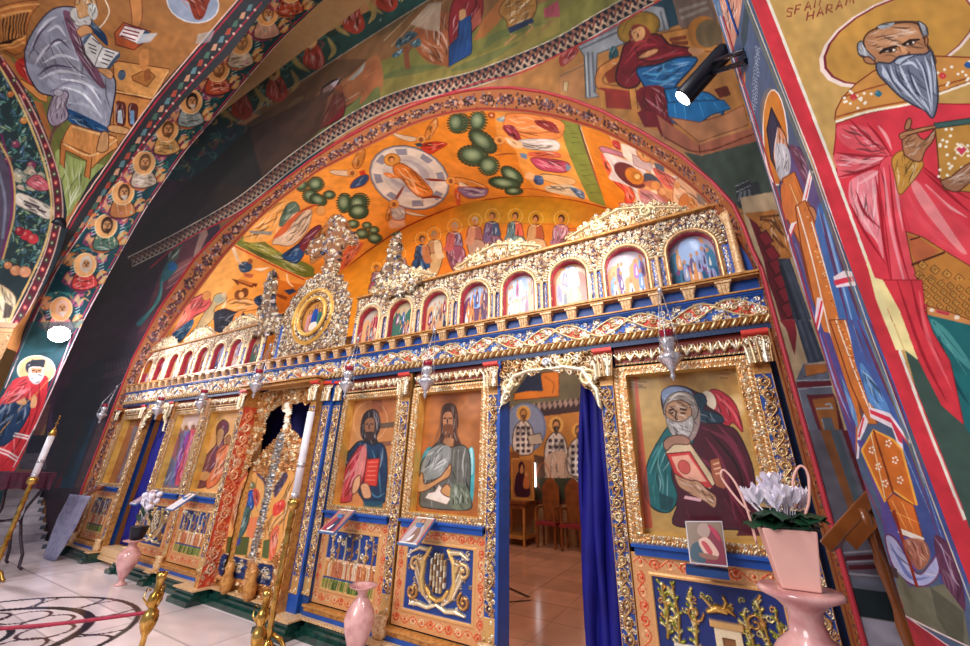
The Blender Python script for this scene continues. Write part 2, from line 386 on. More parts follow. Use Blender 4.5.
# ---- floor ----
cf=Cv(PlaneZ(-.485),-5.4,.6,.25,3.2,step=1.0,base='d9c8c6')
c=cf; c.c[:]=hx('d8c8c8')
for k in range(420):     # veined marble flags
    i=RNG.randint(0,c.nu); j=RNG.randint(0,c.nv)
TG=.19
uu,vv=c.U,c.V; tj=np.floor(uu/TG)*7.3+np.floor(vv/TG)*3.1; tv=.5+.5*np.sin(tj*12.9898)
sanct=(vv>1.03); c.c[:]=np.where(sanct[...,None],hx('c09078'),hx('e6d6d8')); c.c*=(1+.05*(tv-.5)*2)[...,None]
gr=np.minimum(np.abs((uu/TG)%1-.5),np.abs((vv/TG)%1-.5)); e=(np.minimum((uu/TG)%1,1-(uu/TG)%1)<.012)|(np.minimum((vv/TG)%1,1-(vv/TG)%1)<.014)
c.c[e]*=.82
# dark inlaid rosette in front of the steps
for (x0,y0,r0,a,b) in ((-1.93,.40,.42,0,6.3),(-1.93,.40,.30,0,6.3),(-1.93,.40,.13,0,6.3)):
    q=np.abs(np.hypot(uu-x0,vv-y0)-r0)<(.009 if r0!=.30 else .014); c.c[q]=hx('2c2830')
for k in range(12):
    t=k*2*PI/12; cx_,cy_=-1.93+.36*math.cos(t),.40+.36*math.sin(t); q=(np.abs(np.hypot(uu-cx_,vv-cy_)-.09)<.005)&(np.hypot(uu+1.93,vv-.40)<.42)&(np.hypot(uu+1.93,vv-.40)>.30); c.c[q]=hx('3a3038')
    cx_,cy_=-1.93+.21*math.cos(t),.40+.21*math.sin(t); q=(np.abs(np.hypot((uu-cx_),(vv-cy_))-.06)<.005)&(np.hypot(uu+1.93,vv-.40)<.30); c.c[q]=hx('4a3038')
q=(np.abs(vv-1.55)<.010)&(uu<-.9)&(uu>-3); c.c[q]=hx('2c1c1c')
q=np.abs((vv-1.55)-1.1*(uu+.86))<.012; q&=(uu>-.9)&(uu<-.72); c.c[q]=hx('2c1c1c')
q=np.abs((vv-1.70)+.55*(uu+.86)-.1)<.012; q&=(uu>-1.0)&(uu<-.74); c.c[q]=hx('2c1c1c')
c.noise(.05,12,9)
# ---- walls / vaults ----
cw=Cv(PlaneY(.95),-5.2,1.3,-.485,2.9,step=1.0,base='b07a50')
cs=Cv(SF_sof,-.25,PI+.25,0,1,step=.9,base='b07040',vn=22)
cv=Cv(SF_vlt,.15,PI-.15,0,1,step=.75,base='d98a38',met=.25)
cl=Cv(PlaneY(1.8),-3.4,.5,.9,1.80,step=.75,base='c98a2a',met=.3)
ca=Cv(SF_ar1,-.5,2.75,0,1,step=.85,base='1f4f58')
class Pend:
    """pendentive between the east arch edge (plane y=.483) and the north arch edge (plane x=-3.19)"""
    C=np.array([-1.515,-1.2,.6])
    def __init__(s):
        a=np.array(symm(A48,2.28)); b=[tuple(onX(x,y,-3.19)[[1,2]]) for x,y in nums('11 328 24 313 41 287 56 256 65 230 67 212 62.7 185 49.5 142 33 99 0 53')]
        b=np.array(dens([(b[0][0]+.01,.5)]+b+[(-1.2,2.30)]))
        def po(p,c,sg): th=np.arctan2(p[:,1]-.6,sg*(p[:,0]-c)); rh=np.hypot(p[:,1]-.6,p[:,0]-c); k=np.argsort(th); return th[k],rh[k]
        s.a=po(a,-1.515,-1); s.b=po(b,-1.2,1); s.g=None
    def pt(s,u,v):
        ra=np.interp(v,*s.a); rb=np.interp(v,*s.b)
        A=np.stack([-ra*np.cos(v),1.683+0*v,ra*np.sin(v)],-1); B=np.stack([-1.675+0*v,rb*np.cos(v),rb*np.sin(v)],-1)
        la=np.linalg.norm(A,axis=-1); lb=np.linalg.norm(B,axis=-1); ca=np.clip((A*B).sum(-1)/la/lb,-1,1); w=np.arccos(ca)+1e-5
        D=(A/la[...,None])*(np.sin((1-u)*w)/np.sin(w))[...,None]+(B/lb[...,None])*(np.sin(u*w)/np.sin(w))[...,None]
        return s.C+D*(la*(1-u)+lb*u)[...,None]
    def inv(s,x,y):
        if s.g is None:
            s.gu,s.gv=np.meshgrid(np.linspace(0,1,120),np.linspace(-.05,PI/2,160)); p=s.pt(s.gu,s.gv); s.g=proj(p[...,0],p[...,1],p[...,2])
        k=np.argmin((s.g[0]-x)**2+(s.g[1]-y)**2); u,v=s.gu.flat[k],s.gv.flat[k]
        def f(u,v): p=s.pt(np.array(u),np.array(v)); a,b=proj(p[0],p[1],p[2]); return np.array([float(a),float(b)])
        for _ in range(4):
            q=f(u,v); e=1e-4; J=np.stack([(f(u+e,v)-q)/e,(f(u,v+e)-q)/e],1)
            try: d=np.linalg.solve(J,np.array([x,y])-q)
            except Exception: break
            d=np.clip(d,-.05,.05); u+=d[0]; v+=d[1]
        return u,v
PEN=Pend()
cp=Cv(PEN,0,1,-.03,PI/2,step=.85,base='a8703c',met=.2)
cn=Cv(PlaneX(-3.19,1),-.5,.5,-.2,2.35,step=.9,base='26323a')
cm=Cv(PlaneX(.16,-1),.483,.66,-.485,2.0,step=.75,base='5a6f92')
cg=Cv(PlaneY(.483),.16,.62,-.485,1.75,step=.85,base='c89a50',met=.2)
cb=Cv(PlaneY(3.0),-1.9,-.4,-.485,1.3,step=1.0,base='b9803c')
# =================== EAST WALL PAINTING ===================
c=cw
def wallpoly(c,uv,col,a=1):   # polygon given directly in wall coordinates
    c.fill(np.stack([np.interp([p[0] for p in uv],c.us,c.iu,left=-5,right=c.nu+4),np.interp([p[1] for p in uv],c.vs,c.iv,left=-5,right=c.nv+4)],1),col,a)
# meadow scene above the braided band
c.P('-60 420 60 330 200 215 300 148 420 88 480 72 560 42 640 -5 760 -60 760 -90 300 -90 -60 -60','7a5433')
c.P('60 330 200 215 300 148 420 88 480 72 560 42 660 -8 640 -30 470 30 380 62 300 110 180 195','6f6a35',sm=1)
c.crop(380,0,5.383)
c.P('0 440 120 385 330 360 520 300 700 230 969 60 969 170 720 300 520 400 300 440 0 540','83743a')
c.M('0 420 160 380 360 350|380 380 560 320 760 220|560 260 640 190 900 120','4f5c38',26,.5)
c.P('210 130 330 60 410 120 380 350 330 330 200 200','8d4f30',sm=1).P('160 130 260 20 330 10 320 170 250 160','b09a86',.8)
c.P('0 200 60 170 230 30 260 -20 120 -20 0 70','5c4a30',.7)
c.M('60 250 230 60|20 220 180 60|100 260 330 -40|200 150 350 0','b7a58c',12,.7)
c.P('190 150 250 210 330 260 370 350 250 330 180 230','93512e',sm=1)
c.P('110 230 150 170 200 180 190 200 130 240','39515a',sm=1).P('160 235 210 205 220 240 190 255','3f5a63',sm=1).P('65 295 120 260 115 290 80 310','35505a',sm=1).P('85 235 110 200 120 240 95 260','2d474c',sm=1)
c.P('125 255 150 250 165 370 135 370','74402a').L('130 330 170 240','74402a',9)
c.P('380 50 420 -20 540 -20 550 80 500 170 390 240 370 180','7d2227',sm=1,o='4a1518',ow=.5)
c.P('425 110 490 80 495 260 490 290 370 360 372 250 420 200','1d3f74',o='0f2242',ow=.5).M('440 130 400 340|470 120 430 320|490 130 460 300|455 140 470 260','3a6ba5',5,.8)
c.P('428 60 455 50 460 90 430 110','b8875c',sm=1).P('490 110 540 40 545 120 500 160','9d5040')
c.P('500 220 560 100 650 -10 700 -20 640 120 560 200','9c5c30',.9)
c.P('640 60 700 -20 830 -20 825 90 700 150 680 110','9a6a34',sm=1,o='5a3a20',ow=.6).M('700 0 700 120|740 0 730 130|780 0 790 100','5c3a20',8,.8)
c.P('688 150 820 95 830 120 700 180','1d2c48').L('700 185 735 185 670 240','a8754c',9,sm=0).L('800 130 825 140 780 190','a8754c',9,sm=0).L('930 105 870 165','8a5c3c',8)
c.P('880 50 960 0 970 90 885 95','9a4550').M('900 50 895 90|930 30 925 90','632a35',5)
for i in range(60):
    x=RNG.rand()*900; y=430-x*.38+RNG.rand()*90-20; c.L([x,y,x+6,y-26],'4a5a34',4,.45,taper=1)
c.crop(200,60,5.383)
c.P('0 969 0 500 400 250 720 0 969 0 969 200 600 420 330 640','61432c')
c.P('230 640 430 480 560 330 640 250 900 0 970 0 970 180 760 300 560 440 360 600','9a5c38',.9,sm=1)
c.P('560 450 700 330 880 180 969 140 969 215 760 320 520 480 400 590 360 600','5b6638',.9)
c.M('560 360 640 200 760 90|600 330 700 180 850 60|250 640 440 480 560 380|300 640 520 450','b8744c',22,.5)
c.M('400 560 560 420 700 330|420 540 600 400','46542e',14,.6)
c.P('645 215 660 150 720 110 760 100 730 150 690 190','b9a2a6',o='141018',ow=1.2).M('655 205 720 130|650 185 700 135','5a4a5c',5)
c.P('700 240 740 150 775 200 775 290 720 335 585 400 640 350','6e1820',sm=1,o='3a0c10',ow=.6).M('740 180 730 300|760 200 745 310|720 240 690 330','a03038',6,.8).E(745,160,24,30,20,'8a4a30')
c.P('880 60 940 20 969 60 930 160 860 240 880 150','9a5a38',sm=1).M('890 90 960 50|880 150 900 190','c28a58',8,.6).M('800 110 860 60 890 10|820 110 880 40','9aa39c',12,.7)
c.P('500 340 540 290 570 240 600 240 590 290 560 340 520 375','24362c',sm=1)
c.P('440 310 480 240 520 200 560 190 540 250 490 320','8a7048',.7)
c.P('245 560 270 480 340 400 350 330 400 320 395 400 400 450 340 480 290 520 280 575','8d95a0',sm=1).M('270 540 350 450|300 500 380 400|330 480 360 350|260 520 330 430|350 470 395 440','d0d4da',6,.8).M('290 520 340 400|370 450 380 340','4a505c',6,.8)
c.P('385 400 400 350 430 310 440 330 410 360 415 410','3a0e14')
# teal figured band along the top
c.crop(0,0,1)
c.P('-60 330 60 250 240 121 334 60 430 -1 470 -30 330 -30 -60 260','12322f').P('240 120 330 62 430 0 470 -28 300 -40 180 90','16403c')
c.L('-60 330 60 250 240 121 334 60 430 -1','a08a78',1.2,sm=0)
c.P('-60 262 100 200 240 82 340 -4 280 -60 -60 -60','173a40')
for k in range(260):
    x=100+RNG.rand()*240; y=240-(x-100)*.95+RNG.randn()*14; b=RNG.rand()*6.3; l=3+RNG.rand()*4; c.L([x,y,x+l*math.cos(b),y+l*math.sin(b),x+l*1.6*math.cos(b+.8),y+l*1.6*math.sin(b+.8)],['2f7068','8c5434','5c2c48','b08450','4c7c70','0c2024'][k%6],1.5,.8)
c.L('180 134 240 80 290 40 338 0','a03048',1.6,sm=0)
for (x,y) in [(275,80),(312,48),(352,12),(385,-10),(240,98)]:
    c.P([x-9,y+15,x-4,y-2,x+6,y-3,x+13,y+14,x+4,y+22],'9a3428',sm=1).E(x-3,y-9,7.5,9.5,-30,'c89a62').E(x-2,y-8,3,4.2,-20,'6a4028')
    c.M(f'{x-22} {y+5} {x-14} {y+16} {x-2} {y+24}|{x+16} {y-10} {x+22} {y+2} {x+16} {y+12}','a88a50',3,.8).M(f'{x-24} {y-8} {x-18} {y-18} {x-8} {y-22}','6a2c48',2.4,.8)
    for k in range(8): c.E(x+RNG.randn()*14,y+RNG.randn()*12,1.2,1.2,0,'9ab0a0',.7)
# spandrel with the seated woman and painted buildings
c.crop(560,0,5.383)
c.P('-560 520 -300 470 0 210 470 0 1300 -320 1300 1300 1000 1300 900 900 700 780 350 640 0 520','a8713c')
c.P('0 220 140 150 380 60 480 0 330 20 0 200','6b2a26')
c.P('0 400 130 330 130 540 0 520','b1784a').L('0 410 130 350','806040',8).P('20 440 45 440 40 495 15 485','c0a070',o='7a6040',ow=.5)
c.P('0 300 70 250 100 280 30 350 0 350','8e2c28',sm=1)
c.P('90 240 110 215 480 20 560 40 590 160 520 170 200 290 190 500 210 520 140 530 130 300','8b8d92',o='4a4c52',ow=.7)
c.M('100 245 340 130 470 60|110 265 340 160|150 280 160 520|175 280 185 500|540 60 565 160|200 220 320 170','565a62',6,.8,taper=0).M('105 235 330 120|140 300 150 520','b4b6b8',5,.8,taper=0)
c.P('270 260 300 250 315 300 265 320','25454a',sm=1)
c.P('470 30 600 -20 650 130 590 150 560 40','1f3a48').P('600 -30 800 -60 870 200 880 260 720 250 640 130','6d5a50')
c.M('640 60 790 10|650 100 800 40','8b8076',10,.8,taper=0)
c.P('190 440 215 360 330 300 340 340 250 390 240 450 380 470 385 500 230 490','b8743a',sm=1,o='6a3a1c',ow=.6).P('240 400 330 320 320 440 260 450','7a3018')
c.P('210 470 380 490 385 590 230 580','8a2a22').P('210 480 240 490 250 590 222 580','c0803f').P('370 470 405 465 420 590 385 600','c0803f',o='6a3a1c',ow=.5).P('380 590 430 590 470 640 440 660 340 640','b8793c')
c.P('540 180 690 150 700 200 880 250 880 290 600 250','b87a3c',o='6a3a1c',ow=.6).E(770,175,85,90,20,'a86a2e').E(800,180,70,78,20,'6d5a40').M('590 215 680 200|600 235 690 230','6a2a18',12,.8,taper=0)
c.E(423,150,120,82,-22,'7a5a24',o='3c2a12',ow=4).E(423,150,105,70,-22,'8f6b2a').M('330 190 380 100 480 80|350 210 400 120','6a4a1c',6,.6)
c.P('330 300 350 240 420 200 480 185 540 190 590 240 700 260 700 300 620 310 520 350 440 370 430 440 400 470 340 470 300 420','6c1520',sm=1,o='2c080c',ow=.9)
c.P('370 190 390 140 430 130 470 150 490 200 430 250 390 230','7a2a22',sm=1)
c.P('385 165 430 140 455 150 460 190 430 225 400 220 385 190','b88558',sm=1,o='5a2c1a',ow=.5).M('395 180 412 172|425 165 440 160|418 175 420 195 412 198|408 208 425 205','3a1a10',5,1)
c.M('360 300 420 230 470 220|350 340 440 250 540 240|420 340 560 300 680 280|340 400 380 440|480 200 600 260','9c2c38',9,.8).M('400 260 460 330 600 310|330 340 350 420','3c0a12',7,.8)
c.P('420 310 470 275 520 262 525 280 470 310','b8835a',sm=1,o='5a2c1a',ow=.5).P('690 265 720 255 780 270 740 300 700 285','b8835a',sm=1)
c.P('415 370 520 350 640 310 740 320 640 440 600 480 480 480 440 440','1e5c94',sm=1,o='0c2440',ow=.9)
c.M('440 390 520 400 640 360|470 430 560 440 640 400|560 340 560 380 620 380|600 330 680 340','4f9ccc',7,.8).M('450 410 560 420|520 380 600 400','123a66',6,.8)
c.P('410 490 560 470 600 640 640 780 560 700 540 640 470 640','6c1822',sm=1).M('450 490 470 640|500 480 520 640|540 490 560 640','3c0a12',9,.9)
c.P('560 480 640 470 800 500 890 560 880 610 790 660 600 650 580 560','1a66a0',o='0a2848',ow=.8)
c.M('580 500 620 640|620 490 680 640|680 520 740 640|720 500 820 620|780 520 870 590|650 500 760 600','57b4e0',6,.85).M('600 500 650 640|700 500 780 640|760 520 850 600','0f3c6c',7,.9)
c.P('830 480 900 460 920 510 860 530','5a2018').P('700 560 760 800 1000 760 1000 600 880 620','b07a50')
c.crop(600,100,4.04)
c.P('150 50 170 40 260 60 280 110 250 150 230 110 180 110','6c1822').P('270 10 500 0 530 35 450 60 400 95 340 110 290 90 275 60','1a66a0',o='0a2848',ow=.5).M('300 20 310 90|340 20 350 110|400 10 420 70|460 10 480 40','57b4e0',5,.85)
c.P('230 60 400 180 620 110 640 170 410 220 400 225 260 160','9c5a44').P('280 70 400 170 600 100 580 20 500 60 400 90','a8704c',o='6a3020',ow=.5).M('260 150 405 210 640 130|400 180 405 215','5a2418',3,.9,taper=0)
c.P('340 210 410 225 640 165 720 420 600 460 540 420','3f4a42').P('560 460 700 420 720 440 620 460','3a3d40')
c.P('545 350 600 318 610 335 640 330 660 400 560 440','2e3138',.9).L('545 350 600 325','a0a8b0',3,sm=0).L('550 372 608 345','a0a8b0',3,sm=0).M('570 370 560 410|585 365 585 410|600 360 610 405','6a7078',6,.9,taper=0).P('575 430 640 410 650 425 585 448','6a6e7c').L('575 430 640 412','b0b4b8',2,sm=0)
# drapery, painted column and panels beside the arch
c.crop(740,200,4.613)
c.P('0 -10 160 -40 640 1300 640 2400 300 2400 150 700','b59a7a')
c.P('20 60 150 50 240 260 200 300 90 150','a0642c').P('80 90 170 50 230 240 180 270 110 160','b06e34',sm=1)
c.M('90 90 150 100 200 160|80 130 150 120|150 160 200 220|90 80 180 70','5c3014',6,.85,taper=0).E(120,120,22,20,0,'c07a3c',o='5c3014',ow=3)
c.P('40 80 80 110 110 170 160 220 175 280 210 340 250 470 250 560 235 640 190 560 160 460 130 380 110 280','5e1220')
for (x,y) in [(80,160),(110,230),(130,290),(150,360),(170,420),(185,490),(200,560)]:
    c.P([x,y,x+40,y-20,x+75,y+30,x+35,y+55],'7c1c2a',o='30060c',ow=.6)
c.P('175 270 230 270 360 640 400 760 300 760 240 520','2e3444').M('200 280 330 640|215 275 350 620','4c5466',9,.6,taper=0).M('185 300 260 520 300 640','1b1f2c',9,.7,taper=0)
c.crop(760,320,4.613)
c.P('70 0 240 0 700 1300 300 1300 150 260','b59a7a').P('90 0 160 0 170 60 160 165 120 40','7c1c2a').P('160 0 230 0 300 190 220 200','30384a').M('180 0 240 190|205 0 270 180','4c5466',7,.7,taper=0)
c.P('165 280 200 200 310 200 330 310 600 1300 400 1300 170 310','5d6070').P('205 205 300 200 312 240 215 262','a5602c').L('200 262 310 240','30323c',3,sm=0).L('185 205 300 200','9a9eac',3,sm=0)
c.P('165 285 325 280 332 305 175 315','5a1422').L('170 318 335 305','a4a6b2',4,sm=0).L('165 280 325 275','a4a6b2',4,sm=0)
c.P('215 345 340 340 560 1100 470 1100','581824').P('240 365 340 355 520 1000 450 1000','8a5228').P('285 450 330 450 480 1000 410 1000','4e535e').L('285 455 410 1000','8e96a0',3,sm=0).M('260 410 340 405|300 390 325 388 330 410','8e96a0',4,1,taper=0)
c.P('345 340 420 640 640 1300 600 1300 380 640','4c1018').L('175 320 260 640','9a9aa6',4,sm=0)
c.crop(780,430,2.993)
c.P('75 0 220 0 330 400 350 450 200 440 150 340','5a5663').P('120 0 150 0 230 240 210 250','7a4826').P('150 0 175 0 250 230 232 240','46505a').P('185 0 215 0 260 120 255 200','541420')
c.P('195 370 300 360 310 435 205 432','5b5260').M('195 385 300 378|205 412 300 408','481420',8,.9,taper=0).M('190 368 300 360|200 395 300 390|204 430 330 440','8e8c98',3,.9,taper=0)
wallpoly(c,[(JR-.02,-.165),(1.3,-.165),(1.3,-.205),(JR-.02,-.205)],'16242a'); wallpoly(c,[(JR-.02,-.205),(1.3,-.205),(1.3,-.485),(JR-.02,-.485)],'9a97a8')
# left end of the wall in the dark bay
c.crop(40,220,5.383)
c.P('0 0 0 1300 -300 2600 480 2600 560 640 640 540 969 60 969 -200','3a2634')
c.P('520 620 560 540 640 300 700 200 780 120 900 50 900 120 700 440 620 560','5c3038',.9)
c.P('860 60 900 50 905 80 850 200 820 200','9a7468',o='50303a',ow=.6).P('700 260 830 190 800 270 690 350','7c4a48').M('690 330 820 240|700 300 830 210|680 370 790 290','9a6868',5,.8,taper=0)
c.P('520 550 600 470 640 380 650 300 690 220 730 230 740 260 690 320 660 340 650 420 600 500 540 570','2c5a60',sm=1).M('560 530 640 430 660 320|600 480 650 390|530 560 600 500','5e9a90',7,.7).E(712,250,22,24,0,'1c5a90')
c.P('690 220 700 180 740 130 770 120 750 170 740 210','4a5a48',.8,sm=1)
c.crop(20,330,3.8)
c.P('330 80 400 40 440 60 300 420 200 640 60 640 150 400','2c2230')
for i in range(9): c.L([300+i*14,130+i*-3,306+i*14,165-i*3],'54424c',4,.8)
c.M('290 180 420 140|270 195 400 160','4c3a44',5,.8,taper=0)
c.P('250 330 290 340 200 600 150 600','173a52').P('235 340 250 330 150 600 130 600','5a1c30').P('300 350 330 340 240 600 205 600','4a343c').P('130 230 200 220 160 400 100 400','241434').M('130 120 120 400|180 60 90 500','8a5a9a',5,.35,taper=0)
c.P('200 170 330 100 300 300 180 560 130 560','14202a',.6)
c.P('60 330 200 100 240 60 130 300 40 460','5a1f4a',.5).P('30 400 130 400 130 480 20 480','1e2040').P('0 470 100 465 100 530 0 530','6a6072')
# braided band
def braid(c,pts,w,c1='b08068',c2='50303a',edge='d8c4b0',bg='1c1a24'):
    P=cat(nums(pts),False,10); d=np.gradient(P,axis=0); l=np.hypot(*d.T)[:,None]; n=np.stack([-d[:,1],d[:,0]],1)/l; w=np.linspace(w[0],w[1],len(P))[:,None] if hasattr(w,'__len__') else w
    A=P+n*w/2; B=P-n*w/2; c.T=(0,0,1); c.P(np.vstack([A,B[::-1]]),bg)
    s_=np.concatenate([[0],np.cumsum(np.hypot(*np.diff(P,axis=0).T))]); 
    def at(s,o): i=[np.interp(s,s_,P[:,0]),np.interp(s,s_,P[:,1])]; m=[np.interp(s,s_,n[:,0]),np.interp(s,s_,n[:,1])]; ww=np.interp(s,s_,np.ravel(w)) if hasattr(w,'ravel') else w; return [i[0]+m[0]*o*ww,i[1]+m[1]*o*ww]
    x=0
    while x<s_[-1]-8:
        ww=np.interp(x,s_,np.ravel(w)) if hasattr(w,'ravel') else w; st=ww*.42
        for (a,b,o0,o1,cc) in ((0,1.2,-.4,.05,c1),(0,1.2,.4,-.05,'b08c74'),(.5,1.6,-.1,.42,'c8a88c'),(.5,1.6,.1,-.42,'7c4438')):
            c.L(at(x+a*st,o0)+at(x+b*st,o1),cc,max(1.1,ww*.13),.9,sm=0)
        x+=st*1.15
    c.L(A,edge,.9,sm=0); c.L(B,edge,.9,sm=0)
c.crop(0,0,1); c.P('60 330 150 215 250 128 330 90 320 130 260 180 190 232 150 262 110 300','2c211e',.85,sm=0); c.P('250 130 330 84 350 100 300 150 262 176','5c3a2a',.6)  # shade under the transverse arch, painted into the wall as dark brown
braid(c,'130 262 180 237 240 203 290 163 340 128 380 106 420 92 470 80 510 66 560 45 600 22 650 -6',[10,18],c1='8c5c48',c2='50303a')
c.L('150 268 185 240 250 206 310 160 350 134 400 107 440 96 480 82 520 73 560 54 600 34 660 0','a82c34',1.6)
c.noise(.12,9)
c.c*=.88
# =================== SOFFIT SCROLL BAND ===================
c=cs; c.c[:]=hx('9c5c34')
for side in (.09,.91):
    j=int(side*(c.nv-1)); c.c[max(0,j-1):j+1]=hx('8c2a22')
us=np.arange(-.2,PI+.2,.060)
for n,u in enumerate(us):
    k=n%2; r=random.Random(n)
    for q in range(26):
        a=q*.5; rad=.027*(1-q/30); uu=u+.0+rad*math.cos(a)*(1 if k else -1); vv=.5+rad*math.sin(a)*9
        i=int(np.interp(uu,c.us,c.iu)); j=int(np.interp(vv,c.vs,c.iv)); s_=2 if q%3 else 3
        c.c[max(j-1,0):j+1,max(i-s_//2,0):i+s_//2+1]=hx(['4a2a2e','5a3038','2c1a14','b88870','5c4854'][r.randrange(5)])
    for q in range(10):
        uu=u+r.uniform(-.036,.036); vv=r.uniform(.18,.82); i=int(np.interp(uu,c.us,c.iu)); j=int(np.interp(vv,c.vs,c.iv))
        c.c[j:j+2,i:i+2]=hx(r.choice(['5a3a20','3c2c2c','c08c5c','70707c','7a3030','2c1c1c']))
# =================== SANCTUARY VAULT ===================
c=cv; c.crop(0,0,1)
c.P('60 500 150 200 300 60 500 60 760 150 800 350','d8862c')
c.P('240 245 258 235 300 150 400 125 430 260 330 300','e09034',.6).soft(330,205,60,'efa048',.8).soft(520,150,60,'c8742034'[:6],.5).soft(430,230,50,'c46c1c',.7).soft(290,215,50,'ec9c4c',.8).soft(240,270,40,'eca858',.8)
# left panel: descent from the cross
c.crop(150,230,5.383)
c.P('460 80 840 270 900 400 500 700 0 700 220 380','dc9446').P('460 80 250 350 150 520 330 420 520 200','eab068',.7,sm=1)
c.P('640 250 740 280 850 300 800 420 620 470','c06c24').P('660 330 740 360 735 380 655 345','7a3a1c')
c.P('470 40 560 20 700 120 860 200 900 250 830 255 640 160 460 75','6d6a34').P('640 150 860 210 880 250 820 250 640 170','587038').M('480 50 500 20|520 70 540 40|560 90 580 55|600 110 620 70|560 60 600 60','3a4a20',6,.7)
c.L('455 82 830 268','b02c2c',7,sm=0).L('462 76 838 262','e8c8a0',3,sm=0)
c.P('110 590 200 470 180 420 230 370 300 340 325 370 320 420 250 460 230 480 170 540 140 580','c8505a',sm=1,o='6c1c28',ow=.4).P('200 370 150 500 110 560 160 540 220 460','e07a74',.8,sm=1)
c.P('115 570 170 520 225 480 235 500 200 560 150 610','26588a',sm=1).M('150 590 210 500|135 575 190 510','6aa0c8',5,.8).E(305,355,22,26,30,'c88a50',o='7a2a20',ow=2)
c.P('250 520 290 450 330 400 350 350 400 340 410 380 350 420 340 480 270 540 220 590 215 560','b4a080',sm=1,o='5c4a38',ow=.4).M('330 400 280 500|370 380 330 460|260 520 230 580','7a6850',6,.8).E(372,370,30,22,-30,'8a9490').E(400,350,14,16,0,'b8a890')
c.P('345 520 350 440 440 420 500 440 510 480 470 530 400 555 350 545','1c2238',sm=1).M('380 450 370 530|420 440 410 530|460 450 450 520','48506c',6,.8)
c.P('395 410 440 375 500 370 560 380 600 410 560 430 480 440 430 430','d89a5c',sm=1,o='7a4020',ow=.4).P('440 510 460 450 500 440 480 480 470 520','c8844c',sm=1)
c.P('560 370 600 350 620 390 610 420 570 400','1f3458',sm=1).E(480,350,26,28,20,'7a4426').E(508,338,22,28,20,'6a3820').E(492,350,14,18,0,'d8a068')
c.P('400 390 420 370 400 420 380 420','e0c0a0').P('480 180 520 170 550 190 540 220 500 230 480 210','2a4468',sm=1).E(540,168,14,14,0,'8a5030').P('455 90 480 160 500 190 470 170 440 100','ecdcc8').P('450 100 490 180 480 190','c8a890').P('550 210 650 200 600 222','ecdcc8').P('500 230 560 240 545 260 510 250','a85a44')
c.P('440 262 580 290 570 310 560 300 550 312 480 285 475 300','6a3018').P('480 265 555 285 545 300 470 275','b86a34').P('720 325 770 315 790 330 750 350','1f3458').L('735 235 745 280 770 305','efe0c8',6).P('640 240 690 240 700 265 650 260','a84430')
# main field: trees
def tree(c,x,y,rx,ry,rot=0):
    for k in range(22):
        a=k*2*PI/22; r_=math.radians(rot); ex=rx*1.13*math.cos(a); ey=ry*1.13*math.sin(a); c.E(x+ex*math.cos(r_)-ey*math.sin(r_),y+ex*math.sin(r_)+ey*math.cos(r_),rx*.16,rx*.12,rot,'2a3a2c')
    c.E(x,y,rx,ry,rot,'34503c'); c.soft(x-rx*.1,y-ry*.1,rx*.75,'a8c0a0',.8,ry/rx,rot)
c.crop(230,160,5.383)
for t in ((385,135,30,30,0),(462,130,38,34,0),(435,195,38,32,20),(475,215,40,26,20),(535,188,28,20,0),(620,230,34,44,0),(700,225,42,40,0),(690,285,42,28,0),(663,345,28,20,0),(737,352,22,16,0),(712,397,32,24,0),(775,378,24,18,0),(780,422,34,24,10)): tree(c,*t)
c.P('30 450 60 420 200 470 270 500 440 570 440 620 380 625 200 540','6a7434',sm=1).P('60 425 200 465 250 490 230 510 120 480','8c8c3c',.8,sm=1).M('80 440 90 410|110 455 125 425|150 470 160 440|190 490 200 460|320 560 335 530|370 590 380 560|410 600 420 580','3a5a24',6,.8)
c.P('70 420 260 230 300 210 340 230 300 300 260 400 180 440','e8aa60',.9,sm=1).M('150 330 260 280|130 370 250 330|200 280 280 240','b85c28',6,.7).P('100 380 230 385 220 405 110 395','8a8a88')
c.P('265 350 300 250 350 225 375 265 350 310 300 345','5a7a70',sm=1,o='2c4440',ow=.4).M('280 340 340 250|310 340 360 270','a0b8a8',4,.8)
c.P('230 440 330 300 400 270 440 270 430 340 400 400 330 460 260 455','dcc4b0',sm=1,o='8a6a5a',ow=.4).M('300 420 400 300|340 440 420 330|270 440 370 320','a08a90',4,.8).P('230 420 330 310 420 250 480 240 380 290 300 390','c85a34',.9,sm=1).E(490,272,24,26,20,'e0a868',o='a85a28',ow=2)
c.P('360 460 430 380 480 350 490 370 440 450 380 490 350 480','6a2c48',sm=1,o='34101f',ow=.4).P('280 515 340 470 370 455 400 500 360 555 310 540','1c4884',sm=1,o='0c2040',ow=.4).M('310 520 370 470|330 540 380 480','5c90c0',4,.8).P('370 470 430 430 445 460 400 500','7a2c3c')
c.P('440 440 500 360 560 290 640 340 640 400 560 470 480 540 430 560','a87850',.85,sm=1)
for k in range(60): x,y=480+RNG.rand()*150,310+RNG.rand()*200; c.E(x,y,4,3,0,['d8b088','5a3a2a','8a4a30','b8a8a0'][k%4],.8)
c.P('590 590 610 500 660 450 720 450 640 560','c85a48',.8,sm=1).M('620 560 700 470','e09a80',6).P('570 420 620 430 600 460','22426a')
c.L('640 585 760 490 969 370','8c2418',5,sm=0)
for (x,y,w1,w2,rb,s_) in ((900,270,'cf8a40','e8d8c8','c84a30',1),):
    c.P([x-45,y+90,x-20,y-20,x+10,y-30,x+40,y+60,x+30,y+90],'d0a084',sm=1)
